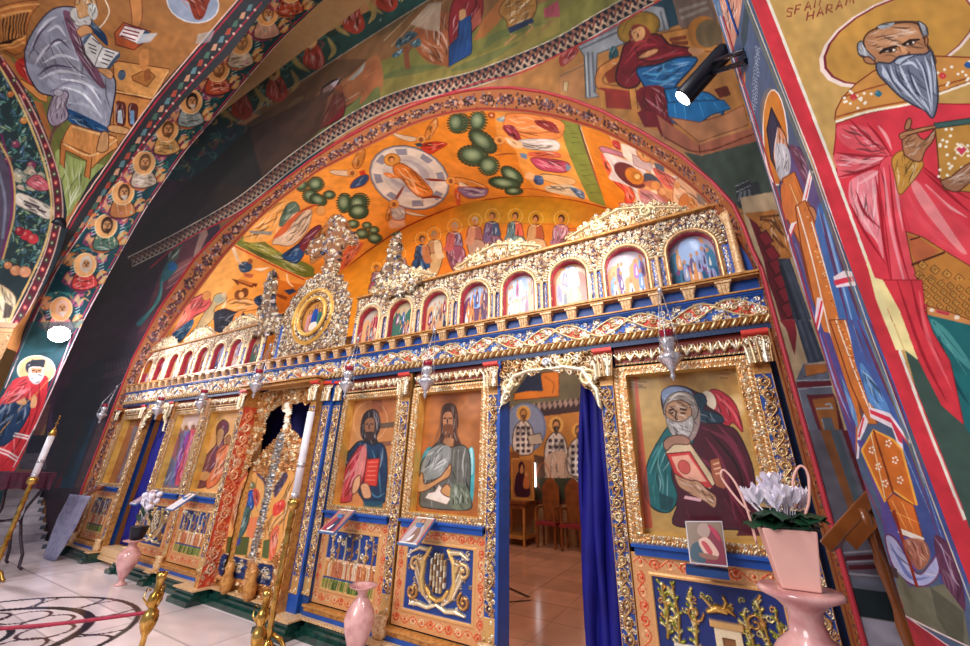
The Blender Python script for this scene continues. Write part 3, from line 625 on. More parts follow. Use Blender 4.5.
# angels round the mandorla (crop 2)
c.crop(330,100,5.383)
c.E(428,418,222,165,22,'8a8ea0',o='4c4c60',ow=4).E(428,418,212,156,22,'d8d0cc').E(426,412,150,108,22,'c4c0c4').E(426,410,120,84,22,'a8a6b4').E(400,390,90,60,22,'c8c4c8')
for k in range(8):
    a=k*PI/4+.25; r_=math.radians(22)
    q=[]
    for (da,f) in ((-.17,.78),(.17,.78),(.17,.99),(-.17,.99)):
        ex=205*f*math.cos(a+da); ey=150*f*math.sin(a+da); q+= [428+ex*math.cos(r_)-ey*math.sin(r_),418+ex*math.sin(r_)+ey*math.cos(r_)]
    c.P(q,'8488a0')
c.E(334,322,46,36,0,'a86a24').E(334,322,40,30,0,'d89a48').E(330,318,18,18,0,'7a3c1c').E(333,324,12,13,0,'d89c68')
c.P('340 360 380 340 450 380 500 430 550 490 540 520 480 520 430 480 390 430 350 400','d87c34',sm=1,o='8a3c14',ow=.5).M('370 370 480 500|400 370 520 500|360 390 430 440|430 440 500 440|470 470 530 500','f4b46c',5,.9).M('380 380 440 460|450 400 530 470','8a3c14',3,.8).P('290 390 350 400 370 420 310 415','d87c34',sm=1)
c.M('510 425 560 430 630 435|400 460 370 510 350 540|500 520 498 570|490 530 560 520 610 530','7a3024',8,.9)
def angel(c,b,wing1,wing2,robe,rc,head,trim='8c2418'):
    c.P(wing1,'c8803c',sm=1,o='7a3c1c',ow=.4); c.P(wing2,'d8c0a8',sm=1,o='8a6a50',ow=.3); c.P(robe,rc,sm=1,o=trim,ow=.4)
    c.E(head[0],head[1],26,24,0,'d89850',o='a85a28',ow=2); c.E(head[0],head[1]+2,12,13,0,'8a5030')
angel(c,0,'510 200 530 140 570 100 580 130 550 190 530 215','330 175 400 190 470 205 440 225 370 205','490 240 560 225 630 235 590 265 540 290 500 270','b83424',(490,212)); c.P('455 235 490 230 500 250 470 252','26405c'); c.M('540 210 575 120|530 240 600 240','ead8c0',5,.7)
angel(c,0,'120 350 140 300 175 255 190 280 180 330 150 370','0 380 70 378 130 390 100 410 20 400','130 430 190 400 210 420 180 460 110 475','24487a',(120,392)); c.P('155 385 185 375 195 400 165 405','b83424')
angel(c,0,'640 420 720 420 820 455 850 480 760 470 680 450','700 440 770 480 760 500 700 470','690 470 780 470 850 480 830 520 750 530 700 500','7c6488',(650,435)); c.P('670 480 700 500 700 560 680 560','c05030',sm=1); c.M('710 490 830 510|700 480 800 480','b8a0b8',4,.8)
angel(c,0,'300 640 320 570 345 560 340 620 320 650','370 590 430 600 520 625 440 620','330 570 400 580 400 640 340 640','a8a0a0',(345,560))
for t in ((700,125,46,46,0),(795,115,42,52,10),(822,222,72,38,38),(770,300,68,46,8),(855,355,48,44,0),(75,555,34,46,0),(150,560,40,40,0),(155,600,44,32,0)): tree(c,*t)
# right group
c.crop(460,100,5.383)
for t in ((280,405,56,30,35),(240,448,70,26,8),(290,490,40,18,0),(-20,125,40,46,0)): tree(c,*t)
c.P('200 60 540 100 560 220 640 400 700 540 560 520 400 470 330 380 300 270 200 200 190 120','e09a4c',.9)
c.P('545 105 640 135 800 580 700 545 640 420 570 250','73803c').M('570 140 600 140|590 180 640 180|600 230 650 230|620 290 680 290|640 350 700 350|660 410 720 400|680 460 750 450|600 200 640 205|650 380 700 375|700 500 760 500','2c4424',8,.8).P('640 130 655 135 800 580 790 582','1c2c1c').L('640 132 800 580','c8404a',6,sm=0).L('650 132 815 585','ecd4bc',3,sm=0)
c.E(170,82,20,16,0,'8c3424').E(170,82,9,9,0,'d8a070')
c.P('200 100 290 75 280 110 220 118','7a98a4',sm=1)
c.P('280 70 540 110 540 200 420 210 330 190 240 140 240 110','e08c50',sm=1,o='9c4c24',ow=.4).M('300 100 520 180|320 120 480 190|290 90 420 100|350 170 530 200','a84c28',5,.8).P('400 110 500 120 530 180 440 150','8c2c34',sm=1).P('230 140 290 140 330 210 310 220 250 180','8c2c40',sm=1)
c.P('320 215 510 215 530 270 420 270 330 250','d0ccd0',sm=1,o='8a8a94',ow=.3).M('340 230 500 250|360 220 500 225','9098b0',4,.8).E(215,215,32,24,0,'e0a05c',o='a85a28',ow=2).E(212,218,12,12,0,'9c5c34').P('240 200 330 230 330 260 280 250','e8c09c',sm=1)
c.P('380 280 520 280 540 310 440 310 370 300','c86048',sm=1).P('390 310 560 330 590 360 560 390 450 380 400 350','b04468',sm=1,o='601c34',ow=.4).M('410 320 560 370|430 340 540 385','d88aa0',4,.8).P('320 285 360 290 360 320 330 310','6488b0').P('570 340 600 360 590 380 570 380','7088a8')
c.P('450 395 600 420 610 440 500 440 440 420','3c5c40',sm=1).P('440 400 600 420 620 450 560 460 450 430','d8b080',sm=1,o='8a5c38',ow=.3).P('470 460 600 460 660 500 670 530 560 510 470 490','c8b8a0',sm=1).P('590 470 660 490 670 530 640 525','4c6c94',sm=1).P('390 410 440 410 450 450 410 455','3c5c90',sm=1).P('360 390 400 400 390 430 350 420','e0b084',sm=1)
c.L('300 480 400 480 540 515','8c3418',3).M('180 300 240 290 310 290|200 320 250 290','8a4a24',5,.9)
# right panel: nativity
c.crop(590,120,6.87)
c.P('0 50 130 100 330 200 600 380 860 570 860 700 200 700 0 210','dca068')
c.P('0 50 130 95 160 180 100 240 130 330 220 430 260 520 220 580 160 630 120 620 0 210','cf7c20')
c.P('60 190 80 180 230 230 240 260 80 220','b07088',o='6a3848',ow=.4).P('155 140 200 150 210 210 160 180','b82c30',sm=1).P('70 230 110 250 145 330 130 380 90 300','e05a44',sm=1).P('150 400 240 430 300 500 300 550 260 590 240 560 240 500 190 450','d84838',sm=1,o='8c1c1c',ow=.4).M('170 410 250 450 280 520','f08a70',8,.8)
c.P('90 225 230 270 330 300 420 420 330 470 350 560 420 640 300 640 320 560 290 470 200 430 130 400 150 330','d4cad0',sm=1)
c.P('210 160 330 200 320 250 560 380 620 400 560 480 480 400 400 350 290 300 230 250','e8dcd4').P('290 235 430 300 420 360 300 310','c0aab0',o='8a5a5a',ow=.3).P('320 210 380 210 420 260 400 290 350 270','e09a54',o='a84c30',ow=.5,sm=1)
c.E(275,380,130,62,36,'5c1c2c').E(305,385,72,50,40,'c87828').E(320,390,40,32,30,'a8641c').E(325,388,18,18,0,'e8b474').P('370 370 420 370 480 420 560 560 580 640 500 600 440 480 380 420','2c3e58',sm=1)
c.P('360 430 460 420 520 480 560 560 500 560 430 480','c06a4c',.9,sm=1).E(450,450,30,30,0,'d89050').E(500,490,26,26,0,'e0a070').E(545,515,26,26,0,'d09060').E(440,500,24,22,0,'e8d0b0')
c.P('430 330 500 350 580 400 620 440 560 480 480 420','d85a54',sm=1).P('440 290 520 330 510 360 450 330','3c5474').P('340 480 420 490 520 560 560 640 420 640 360 580','b87884',sm=1).M('380 500 500 590|370 540 460 620','e0c0c4',6,.8)
c.P('600 400 660 420 740 480 860 590 820 640 600 640 570 560 575 450','ecc09c',sm=1,o='a86848',ow=.5).E(645,565,34,62,10,'d07a38',o='8c3c1c',ow=3).P('680 530 730 560 740 620 690 620','d88c44',sm=1).P('730 500 800 560 790 590 740 570','7a7a80',.8).E(600,450,20,24,0,'d89858')
c.P('200 570 330 575 450 640 300 660 220 620','d0b0b0',o='a04050',ow=.5)
c.noise(.07,7)
# =================== LUNETTE ===================
c=cl; c.crop(0,0,1); c.P('300 330 345 268 408 224 470 200 520 194 600 205 720 250 720 400 300 400','cf8420').soft(440,280,70,'d8761c',.8).soft(540,215,50,'b8861c',.8).soft(480,205,30,'9c7c28',.5).soft(600,220,30,'c87c20',.6)
c.L('345 268 375 246 408 226 450 208 474 200.5 490 199 519 195.7 558.5 197.5 608 208.6 660 230','8c2418',1.4)
c.crop(450,180,5.383)
c.P('-120 400 100 250 640 230 700 260 700 340 400 420 60 480 -260 560','cf6a1c',.6).L('-200 330 0 270 190 235 430 235 560 240','9c4a18',3,.7)
c.P('640 260 690 260 695 330 640 330','c0641c',o='8a3c14',ow=.4)
def apostle(c,x,y,s,robe,coat,leg,hair,lr=1):
    P=lambda L:[ (x+lr*a*s if i%2==0 else y+a*s) for i,a in enumerate(L)]
    c.P(P([-38,70,-30,44,0,32,36,44,46,90,40,130,20,150,-20,140,-44,110]),robe,sm=1,o='4a2418',ow=.35)
    c.P(P([-46,120,30,110,46,140,30,200,10,240,-20,250,-60,200]),leg,sm=1,o='4a2418',ow=.35)
    c.P(P([4,34,36,48,46,100,60,130,20,140,0,90]),coat,sm=1)
    L=P([-20,60,-30,110,10,60,20,120,-30,140,-10,220,10,130,0,230,20,50,34,110])
    for i in range(0,20,4): c.L(L[i:i+4],'e8d0b0' if i%8 else '4a2c28',3.2*s,.7,taper=1)
    c.E(x,y+4*s,38*s,40*s,0,None,o='f0d890',ow=2.0); c.E(x,y+2*s,17*s,21*s,0,hair); c.E(x+3*s*lr,y+8*s,12*s,15*s,0,'b8784a'); c.E(x-14*s*lr,y+256*s,10*s,6*s,0,'b8784a')
for a in ((600,205,1.05,'c08088','a06878','7a4a50','3c2018',-1),(462,205,1.,'a8522c','b88858','c0946a','4a2418',-1),(352,190,1.,'c85a44','587070','6c8478','4a3020',-1),(228,190,1.,'40506c','6a5070','7c5464','6a4a30',-1),(135,215,.95,'a06050','c08060','a88068','b0a090',-1),(25,245,1.,'8a6a80','a85048','8c4858','9a8a78',-1),
    (-85,290,.95,'b07a50','d0b088','c09868','8a7a60',1),(-150,315,.95,'304460','b06a40','2a4a70','4a3828',1),(-270,390,.8,'8a6058','a87870','907068','6a4a38',1),(-330,440,.7,'a85a60','b88088','8a5058','5a3828',1),(-395,470,.7,'886070','a07080','904858','6a4030',1)): apostle(c,*a)
c.P('-95 140 0 100 140 60 80 100 -40 150 -100 160','a89aa8',.8,sm=1).P('-330 250 -300 200 -290 300 -340 300','3c5a48')
c.noise(.06,7)
# =================== TRANSVERSE ARCH: SAINTS IN SCROLLS ===================
c=ca; c.crop(0,0,1)
c.P('-80 520 0 388 24 334 52 274 72 243 103 199 138 152 185 99 231 53 290 -10 380 -80 360 -30 320 4 280 41 244 82 211 122 185 152 162 185 145 210 114 265 84 320 34 430 -40 600','1a3f48')
c.L('0 388 24 334 52 273.7 72 243 103 199 138.6 152 185 99 231 53 283 0','8c1c30',4).L('5 388 28 334 55 274 75 243 106 199 142 152 188 99 235 53 287 0','e8c8c0',.9)
c.L('34 430 84 320 114 265 145 210 162 185 185 152 211 122 244 82.5 280.5 41 322 2','e0b8b8',1.2).L('30 430 81 320 111 265 142 210 159 185 182 152 208 122 241 82.5 277 41 318 2','a02c4c',1.2)
med=[(62,312,.85,'d8807c','c8a090'),(86,268,1,'c03c38','c8b8a8'),(107,229,1,'4c6a5a','3a241c'),(124,196,1,'b07040','5a3820'),(145,166,1,'b0a090','6a4a30'),(168,133,1,'c89858','5c3a20'),(192,105,1,'8c9ca0','1f1a1a'),(219,73,1,'a8442c','7a4a2c'),(242,46,1,'b8a898','8a6a4a'),(268,17,1,'b89080','7a5030'),(292,-6,1,'a8442c','5a3820')]
for n,(x,y,s,rb,hr) in enumerate(med):
    for k in range(46):
        a=RNG.rand()*6.3; q_=10+RNG.rand()*16; px_,py_=x+q_*math.cos(a)*1.1,y+q_*math.sin(a)*.9; b=RNG.rand()*6.3; l=2+RNG.rand()*4
        c.L([px_,py_,px_+l*math.cos(b),py_+l*math.sin(b),px_+l*1.5*math.cos(b+.8),py_+l*1.5*math.sin(b+.8)],['2f7068','b06c3c','7c3458','d89c64','4c8c80','16343c','a04c3c'][k%7],1.3,.85)
    for (ox,oy,cc) in ((-16,-9,'c87c44'),(15,9,'c88c50'),(-18,10,'8c3a5c'),(16,-12,'a8547c')):
        c.M(f'{x+ox-6} {y+oy+5} {x+ox} {y+oy-4} {x+ox+6} {y+oy-5}|{x+ox-4} {y+oy+6} {x+ox+2} {y+oy+4} {x+ox+5} {y+oy}',cc,2.6,.95); c.P([x+ox-4,y+oy,x+ox,y+oy-6,x+ox+2,y+oy-1,x+ox+7,y+oy-2,x+ox+3,y+oy+3,x+ox+1,y+oy+7,x+ox-1,y+oy+3],'d8a070' if ox<0 else 'c8b080',.9)
    c.L([x-17,y+17,x-8,y+23,x+4,y+20,x+16,y+8],'7a2c50' if n%2 else 'a85c38',2.6)
    c.L([x-15,y-16,x-4,y-20,x+8,y-17],'3c7c78',2,.8)
    c.P([x-14,y+19,x-11,y+6,x-3,y+2,x+6,y+5,x+12,y+16,x+4,y+21,x-6,y+22],rb,sm=1,o='2a1c1c',ow=.5)
    c.M(f'{x-7} {y+8} {x-5} {y+20}|{x+1} {y+7} {x+3} {y+19}|{x+7} {y+9} {x+8} {y+18}','f0dcc8',1.2,.8)
    c.E(x-1,y-3,11,12,20,'dca268',o='f0d8a8',ow=.8); c.E(x,y-4,6,8.5,10,hr); c.E(x,y-3,4,5.4,10,'c08c60'); c.M(f'{x-2} {y-5} {x-.5} {y-5}|{x+1.2} {y-5} {x+3} {y-5}|{x+.3} {y-4} {x+.5} {y-1.5}','3a1c10',.8,1,taper=0); c.P([x-3,y-.5,x+4,y-.5,x+1,y+6],hr if n%3 else 'c8c0b8',.9)
    for (ox,oy) in ((-16,0),(13,-3)):
        for k in range(3): c.L([x+ox,y+oy+k*3,x+ox+5,y+oy+k*3-2],'a8c4cc',1.1,.8,sm=0)
    for k in range(10): a=RNG.rand()*6.3; rr=13+RNG.rand()*9; c.E(x+rr*math.cos(a),y+rr*math.sin(a),1.1,1.1,0,['7ab0a8','c87ca0','d8b890'][k%3],.8)
# saint in red on the north pier
c.crop(0,320,3.8)
c.P('0 480 60 330 120 130 200 120 330 0 60 0 0 0','2f6470',.6)
c.E(138,190,72,55,0,'f0d8a8',o='f8ecd4',ow=3).E(138,190,66,50,0,'e8c488')
c.P('0 310 40 240 85 215 175 212 180 260 165 330 125 420 60 565 -20 640 -60 400','c8323c',sm=1)
c.P('0 330 50 290 100 300 118 320 100 380 50 450 0 480 -60 460','1f3c60',sm=1,o='10203c',ow=.5).M('10 340 -10 440|50 320 20 440|80 320 40 440','4a78a8',4,.8)
c.P('105 160 170 150 165 180 160 200 130 210 100 195','2a2c3c',sm=1).P('120 150 172 155 168 180 112 178','23242e').P('112 180 165 182 158 215 130 240 112 215','e0c8b4',sm=1).P('118 182 160 184 156 205 122 205','b8805c').P('110 205 165 205 155 235 135 245 115 230','d8d4d4',sm=1).M('120 210 130 238|145 208 138 240','9a9aa4',3,.8).M('122 192 134 191|144 191 156 192|139 192 138 202','3a1c14',2.4,1,taper=0)
c.P('20 290 55 275 60 295 30 320','d8a878',sm=1).P('115 330 125 285 140 295 135 330','d8a878',sm=1).P('60 300 90 290 100 320 70 320','d8a878',sm=1).L('0 430 90 320 190 220','c89048',3,sm=0)
c.P('60 240 110 215 100 290 20 320 0 300','d84850',.8,sm=1).M('150 240 140 340 90 480|165 260 150 340|100 240 80 280|120 420 70 540|100 420 40 560','8c1c2c',4,.8)
c.M('55 430 112 442|50 440 108 452|-10 485 70 525|-14 497 66 537','f0e4e4',3.4,1,taper=0)
c.L('268 70 200 260 130 410 50 560','e8d0d8',3.2,sm=0).L('60 180 40 250 0 330','2f6470',2)
c.P('30 400 70 330 60 420 20 470','1f3c60',.9)
c.noise(.10,8,3)
# =================== PENDENTIVE: SEATED EVANGELIST ===================
c=cp; c.crop(0,0,3.8)
c.P('-400 -300 1100 -300 1100 0 700 300 300 700 100 700 0 300 -400 200','a8703c',g=('8f5a30',.3,.4))
c.P('0 190 60 230 120 380 180 500 215 640 240 800 300 760 400 640 440 560 330 500 100 300','6a6a34').P('210 580 280 600 340 620 400 640 300 760 240 820','8f9a5a',sm=1)
c.P('-10 30 140 0 150 20 100 180 60 210 -10 180','b06a34',o='5c2c14',ow=.5).P('0 70 110 45 95 130 0 170','2c1810')
for i in range(8): c.L([8+i*13,62-i*2,4+i*12,160-i*3],'b87840',7,1,sm=0)
c.M('0 40 150 15|0 60 120 40|0 175 100 135|0 190 95 160','d89858',5,.9,taper=0)
c.P('60 235 110 220 150 300 180 360 130 330 70 280','b02c24',sm=1).P('80 300 180 360 180 390 150 380 80 320','c88448',o='6a3018',ow=.5).P('120 380 160 390 200 520 180 520','9a5c30')
c.P('430 240 450 232 645 262 600 360 570 380 440 340','c88a4c',o='6a3018',ow=.6).P('425 350 575 380 520 470 490 500 430 480','c07c40',o='6a3018',ow=.6).L('430 345 580 372 640 270','e0ac70',5,sm=0)
c.P('440 390 460 385 478 400 475 475 440 465','5a241c',sm=1).P('488 400 510 392 525 410 515 480 488 470','5a241c',sm=1).P('448 420 462 418 466 470 446 466','a8b0b8').P('494 420 510 420 510 474 494 470','6a88a8')
c.P('500 290 560 262 590 290 560 330 505 305','a86a34',o='5c2c14',ow=.5).P('545 270 570 260 575 300 550 310','8c5028').P('530 200 555 185 565 195 560 260 535 265','c07c44',sm=1).P('495 -10 535 -10 540 60 530 100 505 100 500 50','c07c44',sm=1,o='6a3018',ow=.4)
c.P('435 125 470 85 575 120 550 160 510 190 440 170','a04a24',o='5a2010',ow=.6).P('450 135 478 92 552 115 520 165','d8ccc8',o='5a3020',ow=.4).P('552 115 570 122 535 168 520 165','26405c').M('470 110 530 125|465 122 525 138|470 95 540 112|458 135 515 152','7a2430',3,.9,taper=0)
c.E(463,285,15,20,10,'46566a').L('455 270 470 268','26303c',4)
c.L('395 -10 415 40 400 80 375 108','efe0c8',4)
# robe
c.P('95 190 120 130 170 60 220 28 290 30 330 70 350 130 340 190 380 250 430 290 440 330 430 400 410 500 400 505 330 480 260 420 210 370 150 350 110 290 96 240','8c8c9c',sm=1,o='2c2434',ow=.8)
c.P('240 40 280 60 300 130 330 200 370 260 400 330 380 330 330 270 290 200 255 110','6a4458',sm=1).P('300 30 340 60 360 90 400 130 410 175 380 150 340 110 310 80','17304c',sm=1)
c.M('120 180 170 90 220 60|130 250 180 180 260 150|150 300 230 270 330 290|200 340 290 330 350 370|260 390 330 400 380 440|160 240 230 210 300 230|180 120 220 100 250 140|300 380 370 460','c8c8d4',7,.85)
c.M('110 220 150 130 200 80|140 290 200 250 290 260|190 350 270 310 360 340|250 410 320 370|170 200 220 150 270 190|320 440 380 480|240 80 260 150|300 300 390 400','4a3c54',5,.85)
c.P('200 280 300 290 380 330 400 420 400 490 340 460 280 400 220 350 180 320','a4a4b4',.6,sm=1).M('230 300 330 320 390 400|240 330 320 360 390 450|300 300 380 350','e0e0e8',6,.8)
c.P('250 410 400 480 410 505 330 500 250 450','1c4470',sm=1).M('270 430 290 470|310 450 320 490|350 470 360 500','4a88b8',4,.8)
c.P('200 370 240 345 260 360 250 400 260 440 240 465 200 480 180 440','a090a0',sm=1,o='3c2838',ow=.6).M('215 370 195 460|235 370 225 460|240 380 250 440','5c4458',5,.8).E(222,352,18,14,0,'b0a8b4',o='3c2838',ow=2).M('240 465 200 500 190 560','6a3c40',7,.8)
# head, beard, hands, book
c.P('285 10 300 -20 350 -25 368 20 365 60 330 80 290 60','b88a5c',sm=1,o='5a3420',ow=.5).P('268 40 290 30 300 70 340 60 345 90 320 100 290 95 270 70','b8b4b0',sm=1,o='6a5c54',ow=.4).P('335 20 360 15 372 50 360 75 340 60','c0beb8',sm=1).M('280 50 300 90|300 60 315 98|320 70 330 95','7a706c',3,.8).M('290 18 318 22|325 20 345 14|315 22 300 45','4a2c1c',3,1,taper=0).P('290 20 330 16 330 40 300 46','bc8c5c',.9,sm=1)
c.P('292 115 320 95 345 105 352 125 330 130 305 140','c89060',sm=1,o='6a3a20',ow=.4)
c.P('318 170 348 130 392 178 360 252 325 205','d0ccc8',o='4a4a50',ow=.5).P('392 178 455 200 405 262 360 252','d8d4d0',o='4a4a50',ow=.5).P('455 200 457 215 410 272 360 255 405 262','3c5068').P('318 170 310 160 340 125 350 130','4a5c70')
c.M('335 165 365 178|338 180 368 192|345 195 365 205|350 145 378 168|400 192 435 204|395 206 430 218|388 222 420 232|382 236 410 246','4a3c48',2.6,.9,taper=0)
c.P('370 262 410 262 430 280 420 300 395 285','c89060',sm=1,o='6a3a20',ow=.4).M('400 270 428 286|395 278 420 296','8a5430',2.4,.9)
# stool and feet
c.P('232 540 270 470 440 520 450 560 350 640 330 600','c88448',o='6a3018',ow=.6).P('232 540 350 590 340 680 320 670 330 610 250 570 245 640 228 620','b87038',o='5a2410',ow=.5).M('240 545 345 592 445 530|275 480 430 525','e8b880',4,.8,taper=0)
c.P('385 505 410 505 412 560 395 578 368 575 370 555','c08c5c',sm=1,o='5a3018',ow=.5).P('410 480 440 475 490 490 480 510 420 500','c08c5c',sm=1,o='5a3018',ow=.5)
# medallion at the top
c.E(733,10,100,75,15,'8c94a8',o='d0c8c8',ow=5).P('655 -20 700 0 720 20 740 70 770 70 790 20 800 -40','7a2c1c',sm=1).M('690 0 730 50|740 10 760 60|710 -10 750 20','b85a34',6,.8)
# ornament strip beside the arch
c.crop(0,0,1)
strip='55 300 66 228 76 210 109 162 148.5 105.6 198 46 240 0'
c.P('20 345 50 270 66 228 76 210 109 162 148.5 105.6 198 46 240 -3 300 -60 330 -40 283 0 231 53 185 99 138.6 152 103 199 72 243 52 273.7 24 334','2c2c30')
c.L('66 228 76 210 109 162 148.5 105.6 198 46 240 -3','e8b8a8',1.3).L('69 229 79 212 112 164 151.5 107.6 201 48 243 -1','a02838',1.8)
c.L('60 262 80 240 96 214 128 165 166 112 214 58 262 2','8c2434',1.6)
for i in range(44):
    t=i/44; P_=np.array([[40,300],[62,256],[84,222],[116,172],[156,114],[204,58],[256,0]]); s_=np.linspace(0,1,7); x=np.interp(t,s_,P_[:,0]); y=np.interp(t,s_,P_[:,1])
    c.P([x-3,y+3,x,y-3,x+4,y-4,x+2,y+3],['a84434','4a6a58','c89070','5a7a80'][i%4],.9).E(x+6,y+2,1.3,1.3,0,'d8b8a0',.8)
c.P('142 34 158 33 150 42 136 44','b0b0b4',.9)
c.P('198 34 215 30 210 42 195 44','b0b0b4',.6)
c.noise(.09,8,4)
# =================== NORTH WALL: FRUIT GARLAND ===================
c=cn; c.crop(0,160,3.8)
c.P('-300 -700 400 -700 400 800 -300 800','22353a')
for i in range(420):
    x=RNG.rand()*200-10; y=-360+RNG.rand()*780; a=RNG.rand()*3; L=14+RNG.rand()*12; cc=['35646a','5a8c84','2c5058','7ca498','3c5c48','4c6c8c','86a078'][i%7]; dx,dy=L*math.cos(a),L*math.sin(a)
    c.P([x-dx,y-dy,x-dy*.3,y+dx*.3,x+dx,y+dy,x+dy*.3,y-dx*.3],cc,.9,sm=1,o='16282c',ow=.3)
for (x,y,r,cc) in ((100,285,24,'b02838'),(125,300,22,'c03844'),(75,270,18,'8c1c30'),(60,420,22,'c88a60'),(95,425,24,'d89870'),(30,400,16,'b87850'),(90,345,14,'3c6468'),(100,-230,14,'c87838'),(40,-250,14,'b86a34'),(150,-120,14,'c8553c'),(90,-150,15,'c88848'),(60,-60,16,'7a3858'),(30,0,16,'6a3050'),(120,20,18,'7a3858')): c.E(x,y,r,r*.9,0,cc,o='3a1420',ow=1.4).soft(x-r*.3,y-r*.3,r*.4,'f0c8a8',.5)
for i in range(26): x,y=60+RNG.rand()*100,30+RNG.rand()*80; c.P([x-16,y,x-4,y-12,x+12,y-4,x+16,y+10,x,y+8],['8a9088','b0a890','5c6c60','c8b0a0'][i%4],.9,sm=1)
c.P('60 165 75 125 200 185 185 225 130 200','d0c8bc',sm=1,o='8a8078',ow=.4).M('90 155 150 180|95 170 120 182|140 185 175 200','4a3c48',4,.9,taper=0)
c.P('100 85 140 55 185 90 190 110 160 118 130 110','b85a68',sm=1,o='5a1c2c',ow=.4)
# inner band + jagged yellow edge
c.P('-60 -200 0 -50 40 60 50 150 40 220 10 370 -10 400 -100 400','4c4458').L('5 -100 35 20 45 90 48 150 42 220 25 290 5 370','6a2458',9).L('-5 40 20 160 10 300','8a98b0',10,.6)
c.L('-10 -80 38 10 54 90 56 160 50 230 32 300 10 380','c8a468',7)
c.P('-20 500 0 470 60 520 50 600 20 640 -20 600','e0cca0',sm=1,o='4a3c34',ow=.8).P('20 540 50 560 40 600 10 600','3c3434',.8)
# border strip
B='46 660 110 550 160 450 195 330 208 225 218 190'
c.L('20 640 60 560 120 440 165 340 190 250 196 200 192 120 170 20 120 -120 60 -250 -40 -420','d8b878',8)
c.L('46 650 95 560 148 450 190 345 212 255 222 215 218 120 200 20 160 -90 90 -240 -20 -430','5a2430',34)
c.L('66 655 112 565 165 455 206 350 228 262 238 215 236 140 222 50 180 -70 110 -220 0 -400','e8c8b8',4).L('28 645 78 555 132 445 174 340 197 250 205 205 200 120 182 20 142 -100 72 -250','e8c8b8',4)
for i in range(30):
    t=i/30; P_=np.array([[-20,-430],[90,-240],[160,-90],[200,20],[218,120],[222,215],[212,255],[190,345],[148,450],[95,560],[46,650]]); s_=np.linspace(0,1,11); x=np.interp(t,s_,P_[:,0]); y=np.interp(t,s_,P_[:,1])
    c.E(x,y,8,10,0,'b84050' if i%2 else '2c5048').E(x,y,3,4,0,'e8c890')
# gold mosaic capital below the ledge
c.crop(0,320,3.8); c.P('-400 10 115 30 95 70 60 170 0 270 -400 400','c8a070').P('-400 -30 115 18 112 36 -400 20','b89878').L('-400 10 112 34','5a3c2c',2.5,sm=0).L('-300 26 100 52','8a5c40',3,sm=0)
for i in range(420): x=-200+RNG.rand()*290; y=50+RNG.rand()*240; c.E(x,y,3.2,2.6,0,['e8c890','5c3c24','b8803c','f0e0c0','8a5c34'][i%5],.9)
c.P('-400 330 30 230 -60 420 -400 420','2f6470',1)
c.noise(.08,8,5)
# =================== GOLD SAINT ON THE SOUTH PIER ===================
c=cg; c.c[:]=hx('c49a58'); c.crop(0,0,1); c.soft(800,150,90,'cca260',.3).soft(780,60,50,'bc9048',.3)  # faint sheen and gilding tone painted into the gold as soft spots
c.crop(760,0,4.614)
c.E(640,180,390,190,-22,'f0d8cc').E(642,176,372,180,-22,'7a2432').E(645,176,362,174,-22,'c08c40')
for (x,y,t) in ((118,62,'S'),(160,52,'F'),(205,35,'A'),(250,22,'N'),(215,80,'H'),(262,62,'A'),(305,48,'R'),(350,30,'A'),(395,12,'M')):
    gl={'S':'30 -20 10 -22 6 -8 24 -4 22 12 4 12','F':'0 12 6 -24 26 -28|4 -8 20 -10','A':'0 14 16 -26 26 8|6 0 20 -4','N':'0 14 6 -24 20 6 28 -32','H':'0 14 6 -24|24 8 30 -28|4 -4 26 -10','R':'0 14 6 -24 24 -24 22 -8 6 -4 26 8','M':'0 12 8 -26 16 0 28 -32 32 4'}[t]
    for q in gl.split('|'): v=nums(q); v[:,0]=v[:,0]*1.15+x; v[:,1]=v[:,1]*1.1+y; c.L(v.ravel(),'7a2a1c',7,.9,sm=0)
# robe mass
c.crop(800,120,3.589)
c.P('190 -20 130 0 128 60 120 125 132 150 128 230 150 330 190 420 250 560 320 700 420 860 600 1000 700 900 760 640 770 300 740 60 700 -60 400 -60','d23644',o='8c1420',ow=.6)
c.P('190 210 260 180 280 200 275 300 290 400 300 500 270 430 220 380 180 300 175 240','e8929a',.8,sm=1).P('140 20 250 30 320 120 310 130 200 110 140 70','dc5660',.9,sm=1).P('130 120 320 135 260 170 150 210 135 180','e0606a',.9,sm=1)
c.M('130 118 220 128 320 130|135 205 220 185 330 140|240 10 290 70 325 125|180 0 240 60 310 120|270 200 290 320 300 430 330 600|200 250 230 330 290 390|180 300 230 400 310 520|420 210 500 300 610 390|440 180 540 270 620 340|400 230 470 380 610 470|430 160 520 230 620 290','8c0f1e',6,.75)
c.M('150 140 240 150 300 140|210 230 260 200 300 170|280 20 310 60 330 110|190 270 230 360 280 440|380 250 440 360 560 450|400 330 500 430 610 500|450 230 520 300 600 350|260 210 270 300 285 380','f4b4b4',7,.7)
c.P('290 150 340 135 350 260 380 400 440 646 500 860 400 860 340 640 310 400 285 230','e04c58',sm=1,o='9c1424',ow=.5).M('300 170 330 400 390 640|340 150 350 280 370 400','f4a0a8',7,.7).M('320 160 345 400 410 640','9c1424',5,.8)
c.P('355 270 420 210 480 260 620 400 620 530 520 480 400 400','dc4450',.9).P('400 240 430 230 560 420 600 480 560 460 450 330','eeb0ac',.6,sm=1)
